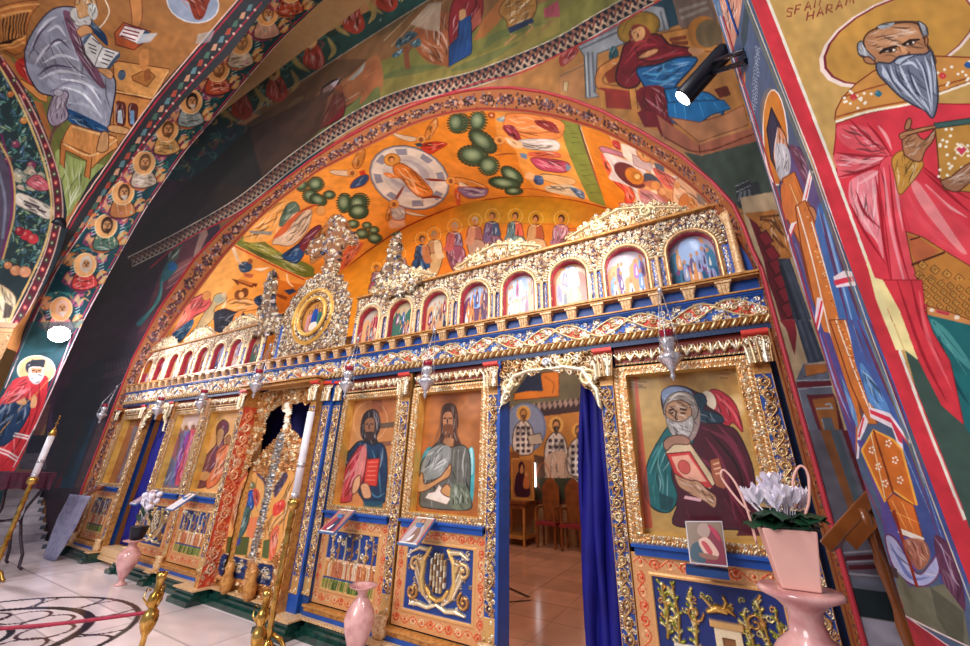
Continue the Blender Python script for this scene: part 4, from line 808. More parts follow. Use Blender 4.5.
# lattice skirt (sticharion) and green hem
c.P('380 400 440 420 520 470 620 530 700 600 700 720 440 640 400 500','b87834',o='5c2c14',ow=.5).P('385 410 430 425 500 470 420 520 400 480','b8603a').L('400 520 520 475','4c1c10',8,sm=0).L('395 430 430 420','4c1c10',6,sm=0)
for i in range(6):
    for j in range(6):
        x=440+i*44-j*12; y=520+j*36+i*16
        if 425<x<700 and y<690: c.P([x-18,y,x-2,y-16,x+18,y+2,x+2,y+18],'c88c40',o='5c3414',ow=.5); c.M(f'{x-10} {y} {x+10} {y}|{x} {y-9} {x} {y+10}','3c1c0c',5,.8)
c.crop(830,280,3.586)
c.P('330 0 520 0 520 160 440 130 350 95','b87834')
for i in range(7):
    for j in range(4):
        x=330+i*34+j*10; y=-6+j*30+i*9; c.P([x-14,y,x-2,y-13,x+14,y+2,x+2,y+14],'c88c40',o='5c3414',ow=.5); c.M(f'{x-8} {y} {x+8} {y}|{x} {y-7} {x} {y+8}','3c1c0c',4,.8)
c.P('345 92 440 118 520 150 520 185 350 125','c8844c',o='6a3018',ow=.5).P('380 106 430 118 425 128 385 118','b83444').E(365,108,9,7,0,'ecd8c0').E(455,134,10,8,0,'ecd8c0')
c.P('350 125 520 165 560 800 440 700 400 500 350 250 330 150','1c6468').P('360 140 420 180 500 290 500 320 400 220','58a09c',.7,sm=1).M('370 150 480 280|390 200 440 350 500 450|360 220 420 420','0c3c44',8,.7).M('420 230 490 340|380 160 440 250','7cc0b8',7,.6)
c.P('190 0 330 0 340 110 370 190 430 290 480 520 400 460 330 320 260 160','d03440',sm=0,o='8c1420',ow=.5).M('240 0 330 260 420 440|290 0 330 160 400 290','8c1220',7,.7).M('320 40 350 200 440 400','f07078',8,.6)
c.P('155 -10 190 0 250 110 315 285 280 285 240 180','ecd898').P('278 285 315 285 400 450 480 520 560 640 600 900 500 900 440 700','3c5048').soft(400,560,70,'4c6054',.6)
c.crop(0,0,1)
c.P('905 350 918 360 935 410 965 425 980 470 1040 640 1100 900 1000 800 960 640','3c5048')
# yoke, beard, head
c.crop(760,0,4.614)
c.P('345 550 350 510 380 450 440 390 520 330 600 290 760 255 969 265 1200 280 1200 340 969 375 820 430 700 480 500 520 350 570','c88a44',sm=0,o='7a3018',ow=.7)
c.M('348 562 500 515 690 480 830 432 970 382','f4e8d0',6,1,taper=0).M('352 540 500 500 690 465|380 450 500 410 590 385|820 400 960 360','8c3c1c',4,.8,taper=0)
for i in range(46): x=370+RNG.rand()*600; y=520-(x-370)*.25-RNG.rand()*90; c.E(x,y,7,6,0,'f4ecdc') if not(540<x<820 and y>250) else 0
for (x,y,k) in ((546,432,'2c6c84'),(432,448,'c83c3c'),(843,350,'c83c3c'),(960,300,'2c5c9c')): c.P([x-18,y,x-2,y-16,x+18,y,x,y+16],k,sm=1)
c.P('455 225 480 190 540 120 600 100 690 95 750 105 775 140 770 190 800 240 810 300 700 300 600 330 540 300 500 280 460 260','5a4030',sm=1)
c.P('478 200 500 150 560 125 640 105 720 108 745 150 765 200 780 240 740 260 700 280 620 310 560 300 520 280','a87450',sm=1,o='3c2014',ow=.8)
c.P('520 170 580 130 680 115 740 150 740 180 650 195 560 215','c48c64',.8,sm=1).P('545 120 620 104 600 125 560 134','9ca0a8',sm=1)
c.P('450 205 470 190 490 230 530 270 520 280 480 260 455 250','8c8c94',sm=1,o='28242c',ow=.6).M('460 215 480 250|470 205 500 250|455 235 500 265','d8dce0',6,.9).P('730 98 765 120 775 160 755 170 740 130','8c8c94',sm=1,o='28242c',ow=.6).M('740 105 760 150|755 115 768 155','d8dce0',5,.9)
c.P('478 268 500 262 530 285 525 296 490 290','a87450',sm=1,o='4c2414',ow=.7).P('762 165 775 180 772 210 760 200','a87450',sm=1,o='4c2414',ow=.7)
c.P('545 245 570 222 630 208 640 215 600 230 555 250','241410').P('650 205 690 180 735 178 740 185 700 195 660 215','241410')
c.P('575 238 600 224 628 226 620 238 590 242','e8d4c0',sm=1,o='241410',ow=.5).E(602,232,11,8,0,'241410').P('672 205 690 192 715 190 712 202 690 208','e8d4c0',sm=1,o='241410',ow=.5).E(694,198,10,8,0,'241410')
c.M('640 215 655 240 670 250 655 262 640 262|675 248 690 246 685 235','5a2c1c',4.5,.9).P('645 215 660 210 680 245 662 258','cc9468',.8,sm=1).M('560 262 590 256 620 254|690 222 720 214|520 180 600 160 700 140|600 150 700 125','7a4830',3,.5)
c.P('540 290 600 292 640 262 700 252 760 250 790 235 805 290 815 360 822 430 815 500 795 545 760 510 700 480 640 440 590 390 545 340','6c7284',sm=1,o='2c2c3c',ow=.9)
c.M('560 300 590 350 640 410|600 300 620 360 680 430 760 510|640 290 660 340 700 420 770 500|760 260 780 330 790 420 795 520|720 270 760 340 780 440 790 520|790 260 805 340 808 440|650 300 700 290 730 320|570 310 570 340 600 380|700 350 740 440 790 530','c0c8d8',7,.85).M('580 300 610 370 660 430|680 300 710 400 770 480|745 280 770 360 790 470|640 330 680 390|800 300 812 420|620 300 650 380 720 450','343a50',5,.85)
c.P('640 268 690 255 750 250 700 262 660 285 645 300 620 290','a8b0c0',sm=1,o='2c2c3c',ow=.5)
# raised hand and book
c.crop(800,120,3.589)
c.P('330 140 370 110 430 140 440 170 380 250 355 265 340 200','c48c3c',sm=1,o='7a4a18',ow=.6).M('340 160 420 180|345 190 410 210','8c5820',4,.8)
c.P('370 60 400 30 440 70 470 50 490 20 480 70 450 110 430 150 380 130 368 95','a87450',sm=1,o='4c2414',ow=.6).P('358 50 400 36 480 20 485 30 400 52 365 70','b07c54',sm=1,o='4c2414',ow=.6).P('385 0 375 30 390 34 400 10 395 -6','a87450',sm=1,o='4c2414',ow=.6).M('362 60 420 45 480 28|380 80 400 120|430 90 440 130','5c3020',3,.8)
c.P('485 30 500 15 620 0 700 -10 700 140 620 260 520 250 515 240 500 200','b8843c',o='5c3414',ow=.7).P('480 12 620 -8 700 -20 700 0 490 30','3c5c58',o='2c3430',ow=.6).P('555 105 580 85 602 105 580 130','c83c54',o='ecd8b0',ow=1)
for i in range(30): x=495+RNG.rand()*110; y=30+RNG.rand()*200; c.E(x,y,6,5,0,'f4ecd8')
c.P('505 220 540 205 570 180 620 150 700 140 700 220 620 220 570 255 530 250','98684c',sm=1,o='4c2414',ow=.6)
# frame stripes
c.crop(0,0,1)
c.P('748 -8 765 -8 830 160 885 315 905 360 960 500 1050 760 1010 760 930 488 868 320 812 160','c8303c')
c.L('766 -5 829.5 158 880 297 925 420 965 520','e8e0d0',3,sm=0).L('750 0 813 160 868.7 320 930.5 488 975 620','e8dcdc',1.3,sm=0)
c.P('862 245 868 262 904 350 896 350 876 300','ecdca0')
c.noise(.06,10,6)
# =================== MONK ON THE INNER PIER FACE ===================
c=cm; c.c[:]=hx('4a6080')
c.crop(700,0,4.04)
c.P('40 0 80 0 130 60 110 190 90 150 50 60','5c80a8',.8).P('80 -20 140 -20 170 0 140 180 120 190 100 100','c8907c',sm=1).M('100 0 120 160|120 0 130 100|140 0 135 120|90 20 110 80','f0e0e0',4,.8).M('110 10 120 120|150 -10 140 100','7a3c40',4,.8)
c.M('60 20 90 140|70 10 100 120','a8c8e0',4,.8)
for t in range(46):
    x=232-t*.5-RNG.rand()*8*(1 if t%2 else -1)+ (10 if t%2 else -6); y=190+t*6.8; c.L([x-5,y+4,x,y-4,x+6,y+3],'c0d0e4',2.6,.9,sm=0)
c.crop(700,0,4.04); c.P('180 20 205 20 190 160 175 200 165 150','2c4048',.7).L('155 290 160 330 178 345 180 290','d07c34',6,.9)
c.crop(750,90,4.04)
c.E(103,192,52,196,-3,'f4ecec').E(103,192,47,190,-3,'c47830').soft(80,90,40,'d89040',.6,2.5)
c.P('86 70 120 140 160 240 150 330 110 330 85 280 68 160','232c48',sm=0,o='0c1020',ow=.6).M('90 100 92 260|100 130 120 230','4c5c80',4,.6)
c.P('160 230 200 232 240 300 280 380 330 520 380 660 480 1000 480 1300 200 1300 160 700 130 480 120 380','5a4c84',sm=0,o='2c2048',ow=.7)
c.P('160 235 190 232 225 290 235 380 220 380','6c3c5c',sm=1).P('115 150 140 180 155 250 150 330 120 330 95 280 105 200','c88860',sm=1,o='5a2c24',ow=.6).M('112 150 100 250 110 320|125 170 130 280|140 190 145 300|105 200 98 280','f0e0e0',4,.85).M('120 170 115 300|135 200 138 320','5a3440',4,.8).P('105 220 150 230 165 290 155 350 130 370 105 320','b8bcc8',sm=1).M('110 230 130 360|130 230 150 350|150 250 150 340','f0f0f4',4,.8).M('120 240 140 360','5c6478',3,.8)
ST='130 360 180 330 215 420 260 500 300 640 380 960 420 1200 330 1200 260 900 200 620 150 520'
c.P(ST,'cc7838',o='7a3418',ow=.8).M('160 380 230 560 290 800 360 1150','f0d8a8',3,.9).M('180 360 250 540 320 800 400 1150','8c3c18',3,.9)
c.P('125 390 150 380 175 430 160 520 135 500','c87038',sm=1)
c.P('240 320 256 330 230 450 210 450','f0ecf0').P('246 340 250 330 228 440 222 440','d83c50').P('165 540 190 530 160 610 150 600','f0ecf0').L('185 540 160 600','d83c50',5,sm=0)
c.P('235 470 260 480 270 520 250 535 230 510','b87c54',sm=1,o='4c2414',ow=.5)
c.crop(740,200,4.613)
c.P('255 30 300 0 340 90 400 300 480 640 560 1000 500 1200 440 900 380 640 330 420 280 200','cc7838',o='7a3418',ow=.7)
for i in range(90): t=RNG.rand(); x=285+t*190+RNG.rand()*34; y=40+t*600; c.E(x,y,5,3,0,['f4dcb0','8c3c18','e89c50'][i%3],.9)
c.M('265 30 330 260 420 640|330 100 400 340 490 640','f4ece0',3.4,.9,taper=0)
c.P('400 0 440 200 520 380 640 660 540 700 480 640 400 330 345 120 360 20','3c6cb0').M('370 60 420 250 520 640|400 40 460 260 580 640|420 120 480 320 600 640|440 220 560 560|395 90 440 300','5c2c5c',9,.8).M('385 60 440 270 540 640|420 60 500 330|360 40 390 160','8cb8e8',7,.8)
c.P('220 140 250 200 330 450 400 640 300 640 240 300','484c90').M('240 220 300 430 370 640|260 210 330 440|230 240 290 420','8c5c90',7,.8).M('255 200 300 340|250 260 310 450 350 560','8cb0e0',5,.8)
c.P('430 355 480 325 515 330 535 395 480 400 445 405','f0e4f0').P('432 372 520 352 527 375 440 395','d83450').P('355 450 372 450 385 500 350 640 335 600','f0e4f0').L('378 465 350 600','d83450',9,sm=0)
c.crop(760,320,4.613)
c.P('320 0 400 0 460 200 520 380 540 480 500 480 420 300 340 60','cc7838',o='7a3418',ow=.7).M('350 0 430 220 500 400|390 0 470 260 520 440','f4ece0',3,.9,taper=0)
for i in range(50): t=RNG.rand(); c.E(345+t*140+RNG.rand()*30,t*380,5,3,0,['f4dcb0','8c3c18','e89c50'][i%3],.9)
c.P('400 0 520 0 690 400 692 646 640 600 600 450 500 380 440 200','4060a8').M('420 0 500 200|450 0 560 260 660 480|480 0 600 280 690 520|500 0 640 300 700 500|440 40 520 220','6c2c50',9,.8,).M('470 0 580 280 670 500|430 20 470 150','8cb8e8',6,.8).P('460 200 500 240 600 420 520 400 480 300','5c9cdc',.8,sm=1)
c.P('240 60 320 60 440 420 440 620 420 640 340 400 290 200','4c4890').M('260 70 340 300 430 520|290 60 370 320 450 440|320 60 400 300','8c3c60',7,.8).M('275 60 350 300 420 470','a8a8e0',5,.8).P('370 250 440 420 450 500 410 400','5c9cdc',.8,sm=1)
c.P('500 400 600 430 692 560 692 620 640 590 610 500 510 450','f0e8f4').P('505 412 600 450 690 575 692 592 640 560 605 475 510 432','d83450').P('450 510 480 430 500 470 460 560 455 640 445 640','f0e8f4').L('478 450 455 540','d83450',9,sm=0)
c.crop(830,430,2.993)
c.P('80 30 110 30 220 220 250 300 280 360 240 470 180 400 160 300 150 220','5850a0').M('100 150 170 300|110 100 160 240','8c3c60',6,.8)
c.P('215 20 330 150 420 430 400 540 340 480 290 350 230 180','3c5090').M('240 60 350 400|260 70 380 420|290 110 400 450','7c2c50',8,.8).M('250 60 360 400|220 60 300 250','9cc4ec',5,.8)
c.P('95 60 130 0 190 30 215 60 260 225 245 220 190 180 165 215','d07028',o='f0b048',ow=1.2).L('130 0 190 190','7a3010',6,sm=0).L('122 10 165 205','f0d8a8',3,sm=0)
for (x,y) in ((125,60),(145,110),(165,160),(175,40),(195,90),(210,150)):
    for k in range(5): c.E(x+7*math.cos(k*1.26),y+9*math.sin(k*1.26),3.4,3.4,0,'f8ecdc')
c.P('170 210 190 190 250 225 280 330 215 315 190 260','cc6c2c',o='7a3010',ow=.6).M('185 210 240 320|215 215 260 325|180 240 270 280','f0c070',5,.8).M('205 300 280 330','f4ece0',8,1,taper=0)
c.P('165 320 200 330 260 430 300 400 330 360 325 430 290 465 240 460 190 410','b0b8e4',sm=1,o='6c2c50',ow=.8).M('180 340 240 440 300 440|200 350 250 400','6878c0',6,.8).M('190 240 270 500','8c2c1c',5,1,taper=0)
c.P('220 330 280 330 300 380 270 420 240 390','b86c48',.8,sm=1).P('310 320 360 350 400 480 400 545 340 460','5a2c48',.9,sm=1).M('330 340 380 480','b0b8e4',5,.7)
c.P('190 410 240 470 300 470 340 460 400 540 419 646 300 600 210 545','6c6e5c').P('300 470 400 545 400 646 360 630 320 560','4c5044',.8).P('170 400 200 415 205 445 190 440','3c2c34')
c.P('205 545 420 690 560 800 560 900 200 700','a82c40').L('212 548 419 650','ecdcdc',4,sm=0)
c.crop(0,0,1)
c.L('720 16 767 168 825 370 884 560 901.6 613 990 675','e0c0c8',1.2,sm=0).L('723 16 770 168 828 370 887 560 903 608','9c2c40',1.6,sm=0)
c.L('747 0 810 160 866 320 928 488 985 640','c8c8b8',1.2,sm=0).L('744 0 807 160 863 320 925 488','6c7464',2.2,.8,sm=0)
wallpoly(c,[(.48,-.145),(.67,-.145),(.67,-.165),(.48,-.165)],'b03040'); wallpoly(c,[(.48,-.165),(.67,-.165),(.67,-.21),(.48,-.21)],'1c2426'); wallpoly(c,[(.48,-.21),(.67,-.21),(.67,-.5),(.48,-.5)],'c8b8bc')
c.noise(.06,9,7)
# =================== SANCTUARY WALL WITH BISHOPS ===================
c=cb; c.crop(0,0,1)
c.P('480 370 640 350 640 410 480 425','6a6450').crop(480,320,3.8)
c.P('80 400 390 330 400 600 390 646 80 660','b87c3c').P('130 300 150 250 200 200 240 190 260 290 390 280 380 330 120 350','6a6450').P('130 280 240 200 300 195 300 290 130 305','c8762c',o='6a3014',ow=.5).P('130 280 180 210 230 200 240 270 180 270','1f2c48').L('245 215 280 240 275 280','8c4c1c',4)
c.P('80 335 400 295 400 345 80 385','3c2c30')
for i in range(16): c.P([95+i*20,340-i*2.4,105+i*20,325-i*2.4,115+i*20,345-i*2.4,105+i*20,360-i*2.4],'a89088',.9)
c.E(172,410,80,96,0,'6878a0').E(172,410,72,90,0,'8490b0').E(165,355,26,30,0,'d8a050',o='f0d8a0',ow=1)
def bishop(c,x,y,s,b='7a5030'):
    c.P([x-14*s,y+30*s,x+14*s,y+30*s,x+36*s,y+70*s,x+34*s,y+150*s,x-34*s,y+150*s,x-38*s,y+70*s],'d0c4bc',sm=1,o='3c2c2c',ow=.5)
    for k in range(5):
        for j in range(3): c.M(f'{x-26*s+j*20*s} {y+(50+k*22)*s} {x-16*s+j*20*s} {y+(60+k*22)*s}|{x-16*s+j*20*s} {y+(50+k*22)*s} {x-26*s+j*20*s} {y+(60+k*22)*s}','3c3040',4*s,.9,taper=0)
    c.E(x,y,14*s,20*s,0,b); c.E(x,y+2*s,10*s,14*s,0,'c08858'); c.P([x-10*s,y+8*s,x+10*s,y+8*s,x,y+38*s],b,sm=1)
bishop(c,165,355,1.0); c.P('180 440 230 430 240 470 190 475','c8b8a8',o='4c3c30',ow=.5)
c.E(290,398,26,30,0,'d8a050',o='f0d8a0',ow=1); bishop(c,290,398,1.1,'3c2820'); c.P('250 520 320 500 360 560 355 660 290 660 240 620','c0a490',sm=1).M('290 560 300 650|320 540 330 640|270 540 265 630','6a5048',5,.8)
c.E(372,420,24,28,0,'d8a050'); bishop(c,376,420,1.1,'5c4030'); c.P('90 500 150 500 150 660 90 660','7a4824',.8).P('205 510 245 520 250 646 210 646','3c2c28',.8)
c.P('-400 560 80 600 520 600 520 1200 -400 1200','3c3c2c')
for (x,y) in ((240,540),(100,540)): c.L([x,y,x+30,y+60,x,y+110,x-28,y+60],'b8502c',3,close=True)
c.crop(480,476,3.8); c.P('-40 80 420 100 420 300 -40 280','a87c58').P('-40 84 420 92 420 108 -40 104','5c3424')
c.noise(.08,8,8)
# =================== ICONOSTASIS ===================
GOLD=['d8b27c','b8864c','ecdab4','98683a','dcc49c','bc8850']; CREAM=['ebdcc0','d4bc94','b8946a','f6ecd8','94704c']
rr=random.Random(11)
def spiral(x,y,r,turn=1,a0=0,n=14,rev=1.6): return [(x+r*(1-.85*t/(n-1))*math.cos(a0+turn*2*PI*rev*t/(n-1)),y+r*(1-.85*t/(n-1))*math.sin(a0+turn*2*PI*rev*t/(n-1))) for t in range(n)]
def vine(c,u0,u1,v0,v1,pal=GOLD,h=.005,dens=1.,vertical=True,k=.06):
    w=(u1-u0) if vertical else (v1-v0); L=(v1-v0) if vertical else (u1-u0); n=max(1,round(L/(w*.95))); p=L/n
    def M(a,b): return (u0+w/2+a,v0+b) if vertical else (u0+b,v0+w/2+a)
    st=[M(.30*w*math.sin(PI*(i/6)),i*p/6) for i in range(6*n+1)]; c.S_(st,w*.055,h,pal[0])
    for i in range(n):
        s=1 if i%2 else -1; cy=(i+.5)*p; col=pal[rr.randrange(len(pal))]
        sp=[M(a,b) for a,b in spiral(-s*.02*w,cy,.34*w,s,-PI/2,12,1.3)]; c.S_(sp,[w*(.075-.003*j) for j in range(len(sp))],h,col)
        c.S_([M(-s*.02*w,cy),M(-s*.02*w+.001,cy)],w*.10,h*1.3,pal[2])
        for j in range(4):
            a=rr.uniform(0,6.3); q=M(.4*w*math.cos(a),cy+.42*p*math.sin(a)); d=M(.27*w*math.cos(a+.5),cy+.3*p*math.sin(a+.5)); c.S_([q,d],[w*.02,w*.07],h*.8,pal[rr.randrange(len(pal))])
def rope(c,a,b,w,h=.005,cols=('f0d8a8','c8935a')):
    a=np.array(a,float);b=np.array(b,float); L=np.linalg.norm(b-a); n=max(2,int(L/(w*.8))); t=(b-a)/L; m=np.array([-t[1],t[0]])
    for i in range(n):
        p=a+t*(i+.5)*L/n; c.S_([p-m*w*.38-t*w*.25,p+m*w*.38+t*w*.25],w*.3,h,cols[i%2])
def fil(c,test,n,r,pal,h=.006,seed=3):
    R2=random.Random(seed); u0,u1,v0,v1=c.us[0],c.us[-1],c.vs[0],c.vs[-1]
    for _ in range(n):
        x,y=R2.uniform(u0,u1),R2.uniform(v0,v1)
        if not test(x,y): continue
        q=r*R2.uniform(.6,1.3); sp=spiral(x,y,q,R2.choice([1,-1]),R2.uniform(0,6.3),9,1.1); c.S_(sp,[q*(.26-.014*j) for j in range(9)],h*R2.uniform(.6,1.1),pal[R2.randrange(len(pal))])
def rect(c,u0,u1,v0,v1,col,h=None,met=0):
    q=(c.U>=u0)&(c.U<=u1)&(c.V>=v0)&(c.V<=v1); c.c[q]=hx(col); c.m[q]=met
    if h is not None: c.h[q]=h
def uvc(w,hg,step,base,Y=0): return Cv(PlaneY(Y),-w/2,w/2,0,hg,step=step,base=base,mode='uv')
ICO=thing('iconostasis',(XC,1.,-.485),'carved and gilded icon screen with blue and red grounds under the painted arch','icon screen')
def place(proto,x,y,z,name=None,par=ICO,first=[None]):
    o=proto.copy(); COL.objects.link(o); o.parent=par; p=W(np.array([x,y,z],float))-org(par); o.location=p; return o
def proto(c,name,mat=M_gilt):       # mesh centred on x=0,y=0,z=0 (authored), unlinked prototype
    o=c.mesh(name,mat); V=o.data; 
    V.transform(__import__('mathutils').Matrix.Translation((0,0,-ZF*S))); COL.objects.unlink(o); return o
def protoM(m,name,mat):
    o=m.build(name,mat); o.data.transform(__import__('mathutils').Matrix.Translation((0,0,-ZF*S))); COL.objects.unlink(o); return o
PO=lambda x,y,z: (x,y,z)
# pilaster strip
def pil(w,hg,step,ground='1d4596',pal=GOLD):
    c=uvc(w,hg,step,'c89858'); rect(c,-w/2,w/2,0,hg,'d8aa68',.002,.8); g=w*.44; rect(c,-g,g,.05,hg-.004,ground,0,0)
    fil(c,lambda x,y:.055<y<hg-.01 and abs(x)<g,int(hg*g*60000),.0042,pal,.003,12); vine(c,-g,g,.055,hg-.006,pal,.006); fil(c,lambda x,y:y<.05,60,.007,CREAM,.006); c.h[:,0]=0;c.h[:,-1]=0; return c
cpil=pil(.0335,.60,.0010); P_pil=proto(cpil,'pilaster_face')
cred=pil(.055,.60,.0016,'b8402c',['e8a868','f0c890','d87848','f4dcb8']); P_red=proto(cred,'pilaster_face')
def capital(w):
    c=uvc(w,.075,.0011,'c0402c'); fil(c,lambda x,y:y<.058,90,.007,CREAM,.008,5)
    for i in range(5):
        x=(i-2)*w*.2; c.S_([(x,.0),(x*1.1,.03),(x*1.35,.05)],[.005,.005,.002],.01,CREAM[i%5])
    rect(c,-w/2,w/2,.066,.075,'d83a30',.012,0); return c
P_cap=proto(capital(.05),'capital')
# icon frame: ring with rope and leaf mouldings
def frame(w,hg,iw,b,step=.0015):
    c=uvc(w,hg,step,'c8904c'); c.m[:]=.8; x0=-w/2
    rect(c,-w/2,w/2,0,hg,'c0854a',.004,.6)
    for i,(q,ww,cl) in enumerate(((.006,.006,('f4e0b8','c08850')),(.020,.006,('fbeccb','d8a868')))):
        for a,bb in (((-w/2+q,q),(w/2-q,q)),((-w/2+q,hg-q),(w/2-q,hg-q)),((-w/2+q,q),(-w/2+q,hg-q)),((w/2-q,q),(w/2-q,hg-q))): rope(c,a,bb,ww,.006 if i==0 else .005,cl)
    fil(c,lambda x,y:(.009<w/2-abs(x)<.016) or (.022<w/2-abs(x)<.030) or (.009<y<.018) or (.009<hg-y<.018),3200,.0042,CREAM+['b87840','e8a060'],.006,14)
    c.keep=(np.abs(c.U)>iw/2)|(c.V<b)|(c.V>hg-b); return c
P_frm=proto(frame(.299,.40,.238,.022),'icon_frame')
# reveal inside the frame, flat gold
m=MB(); 
for (x0,x1,z0,z1) in ((-.126,-.119,.018,.382),(.119,.126,.018,.382),(-.126,.126,.014,.021),(-.126,.126,.379,.386)): m.box(x0,x1,-.002,.034,z0,z1)
M_gold=plain('polished_gold_leaf','f0c468',.3,.25,'dca44c',8,.05)
M_golddeep=plain('orange_gold_moulding','d0954e',.42,.2,'a86c34',30,.1)
P_rev=protoM(m,'frame_reveal',M_gold)
# lower panels
def lower(kind):
    w,hg=.30,.245; c=uvc(w,hg,.0015,'d08a4a'); rect(c,-w/2,w/2,0,hg,'dba06a',.003,.4)
    for q in (.0,):
        vine(c,-w/2+.004,w/2-.004,.004,.034,['e86a3c','f0b080','d85030','f4d0a0'],.004,vertical=False); vine(c,-w/2+.004,w/2-.004,hg-.034,hg-.004,['e05838','f0b080','d85030','f4d0a0'],.004,vertical=False)
        vine(c,-w/2+.002,-w/2+.03,.034,hg-.034,['e05838','f0b080','d85030','f4d0a0'],.004); vine(c,w/2-.03,w/2-.002,.034,hg-.034,['e05838','f0b080','d85030','f4d0a0'],.004)
    rect(c,-w/2+.032,w/2-.032,.036,hg-.036,'e8b070',.006,.8); rect(c,-.111,.111,.043,.203,'1a3c86' ,0,0)
    if kind=='urn':
        sy=lambda P:[(-a,b) for a,b in P]
        for f in (lambda P:P,sy):
            for i in range(5): c.S_(f([(-.02-.003*i,.07+.004*i),(-.05,.09+.006*i),(-.075,.13+.01*i),(-.07+.01*i,.175)]),[.006,.007,.005,.002],.008,CREAM[i])
            c.S_(f(spiral(-.08,.15,.022,1,0,14,1.4)),.005,.008,GOLD[0]); c.S_(f(spiral(-.085,.085,.02,-1,1,14,1.4)),.005,.008,GOLD[1]); c.S_(f([(-.09,.055),(-.06,.06),(-.03,.056),(0,.066)]),[.003,.007,.006,.005],.008,GOLD[2]); c.S_(f([(-.035,.19),(-.07,.192),(-.095,.18)]),[.008,.006,.003],.008,GOLD[4])
            c.S_(f([(-.045,.085),(-.055,.12),(-.05,.165),(-.03,.195)]),[.006,.009,.008,.005],.010,'e8c078')
        q=((c.U)/.034)**2+((c.V-.14)/.05)**2; c.c[q<1.25]=hx('14306c'); c.h[q<1.25]=0
        for i in range(7): 
            for j in range(-2,3): 
                x=j*.011; y=.10+i*.013
                if (x/.03)**2+((y-.14)/.046)**2<1: c.S_([(x,y-.004),(x,y+.004)],.0045,.010,CREAM[(i+j)%5])
        fil(c,lambda x,y:.045<y<.2 and .05<abs(x)<.108,90,.006,CREAM+['d8b070'],.005,18)
        c.S_([(-.034,.10),(-.02,.082),(0,.076),(.02,.082),(.034,.10)],.006,.010,'e0b060')
    elif kind=='grove':
        rect(c,-.111,.111,.043,.07,'7c8838',0); 
        for i in range(60): x=rr.uniform(-.108,.108); c.S_([(x,.045),(x+.004,.07)],[.004,.001],.004,rr.choice(['5c7c34','a0a058','3c5c2c','c8a868']))
        rect(c,-.111,.111,.075,.125,'e0b48c',0)
        for i in range(30): x=-.105+i*.0072; c.S_([(x,.078),(x+rr.uniform(-.004,.004),.10),(x,.118)],[.003,.003,.002],.005,rr.choice(['f0c898','e09850','f4dcc0','d07850']))
        fil(c,lambda x,y:.12<y<.2 and abs(x)<.108,260,.008,CREAM+['d8b070','c08848'],.007,17)
        for i in range(7): x=-.09+i*.03; c.S_([(x,.115),(x+.004,.15),(x,.19)],[.0015,.003,.0015],.006,GOLD[i%5])
    else:
        rect(c,-.111,.111,.043,.20,'142a70',0); fil(c,lambda x,y:.10<y<.198 and abs(x)<.108,46,.006,['c8b060','a8a050','e0d090','c89048'],.004,41)
        for (x,y0,y1) in ((-.095,.10,.19),(-.075,.09,.195),(-.045,.09,.185),(.045,.08,.16),(.07,.06,.19),(.095,.06,.17)):
            c.S_([(x,y0),(x+.006,(y0+y1)/2),(x,y1)],[.003,.003,.002],.006,'b08c44')
            for k in range(30):
                t=k/30; a=rr.uniform(.2,2.9); L=rr.uniform(.006,.014); yy=y0+(y1-y0)*t; c.S_([(x,yy),(x+L*math.cos(a),yy+L*math.sin(a))],[.0012,.0030],.005,rr.choice(['a8a848','d8c070','e8dca0','8c8c30','c89048']))
        c.S_([(-.016,.157),(.0,.164),(.016,.16)],[.004,.008,.004],.009,'d8a858'); c.S_([(.012,.165),(.018,.177),(.015,.184)],[.003,.003,.003],.010,'d8a858'); c.S_([(-.010,.168),(-.024,.182)],[.004,.002],.009,'e8c078'); c.S_([(0,.168),(.02,.165),(.03,.156)],[.003,.005,.001],.009,'c89040')
        for s in (1,-1): c.S_(spiral(.05*s+.01,.15,.016,s,0,12,1.3),.0025,.006,GOLD[1])
        rect(c,-.085,.05,.043,.095,'e8dcc8',.004); rect(c,-.01,.035,.043,.14,'ecd8b4',.008); rect(c,-.015,.04,.135,.145,'d8a868',.012); rect(c,.002,.024,.043,.12,'8c5c34',.003); rect(c,-.08,-.05,.05,.09,'a8a8a8',.002)
        for i in range(9): rect(c,-.082+i*.008,-.079+i*.008,.046,.09,'8c8c94',.001)
    return c
P_low={k:proto(lower(k),'lower_panel') for k in ('urn','grove','temple')}
# little frieze over the icons
c=uvc(.285,.05,.0014,'8c2c1c'); rect(c,-.15,.15,0,.006,'1a3c86',0); 
for i in range(11):
    x=-.13+i*.026; 
    for k in (-2,-1,0,1,2): c.S_([(x,.012),(x+k*.006,.028),(x+k*.008,.036)],[.004,.003,.001],.008,CREAM[(i+k)%5])
    c.S_(spiral(x+.013,.02,.007,1,0,8,1),.0025,.008,GOLD[i%6])
rope(c,(-.1425,.002),(.1425,.002),.006,.008); P_fr=proto(c,'frieze')
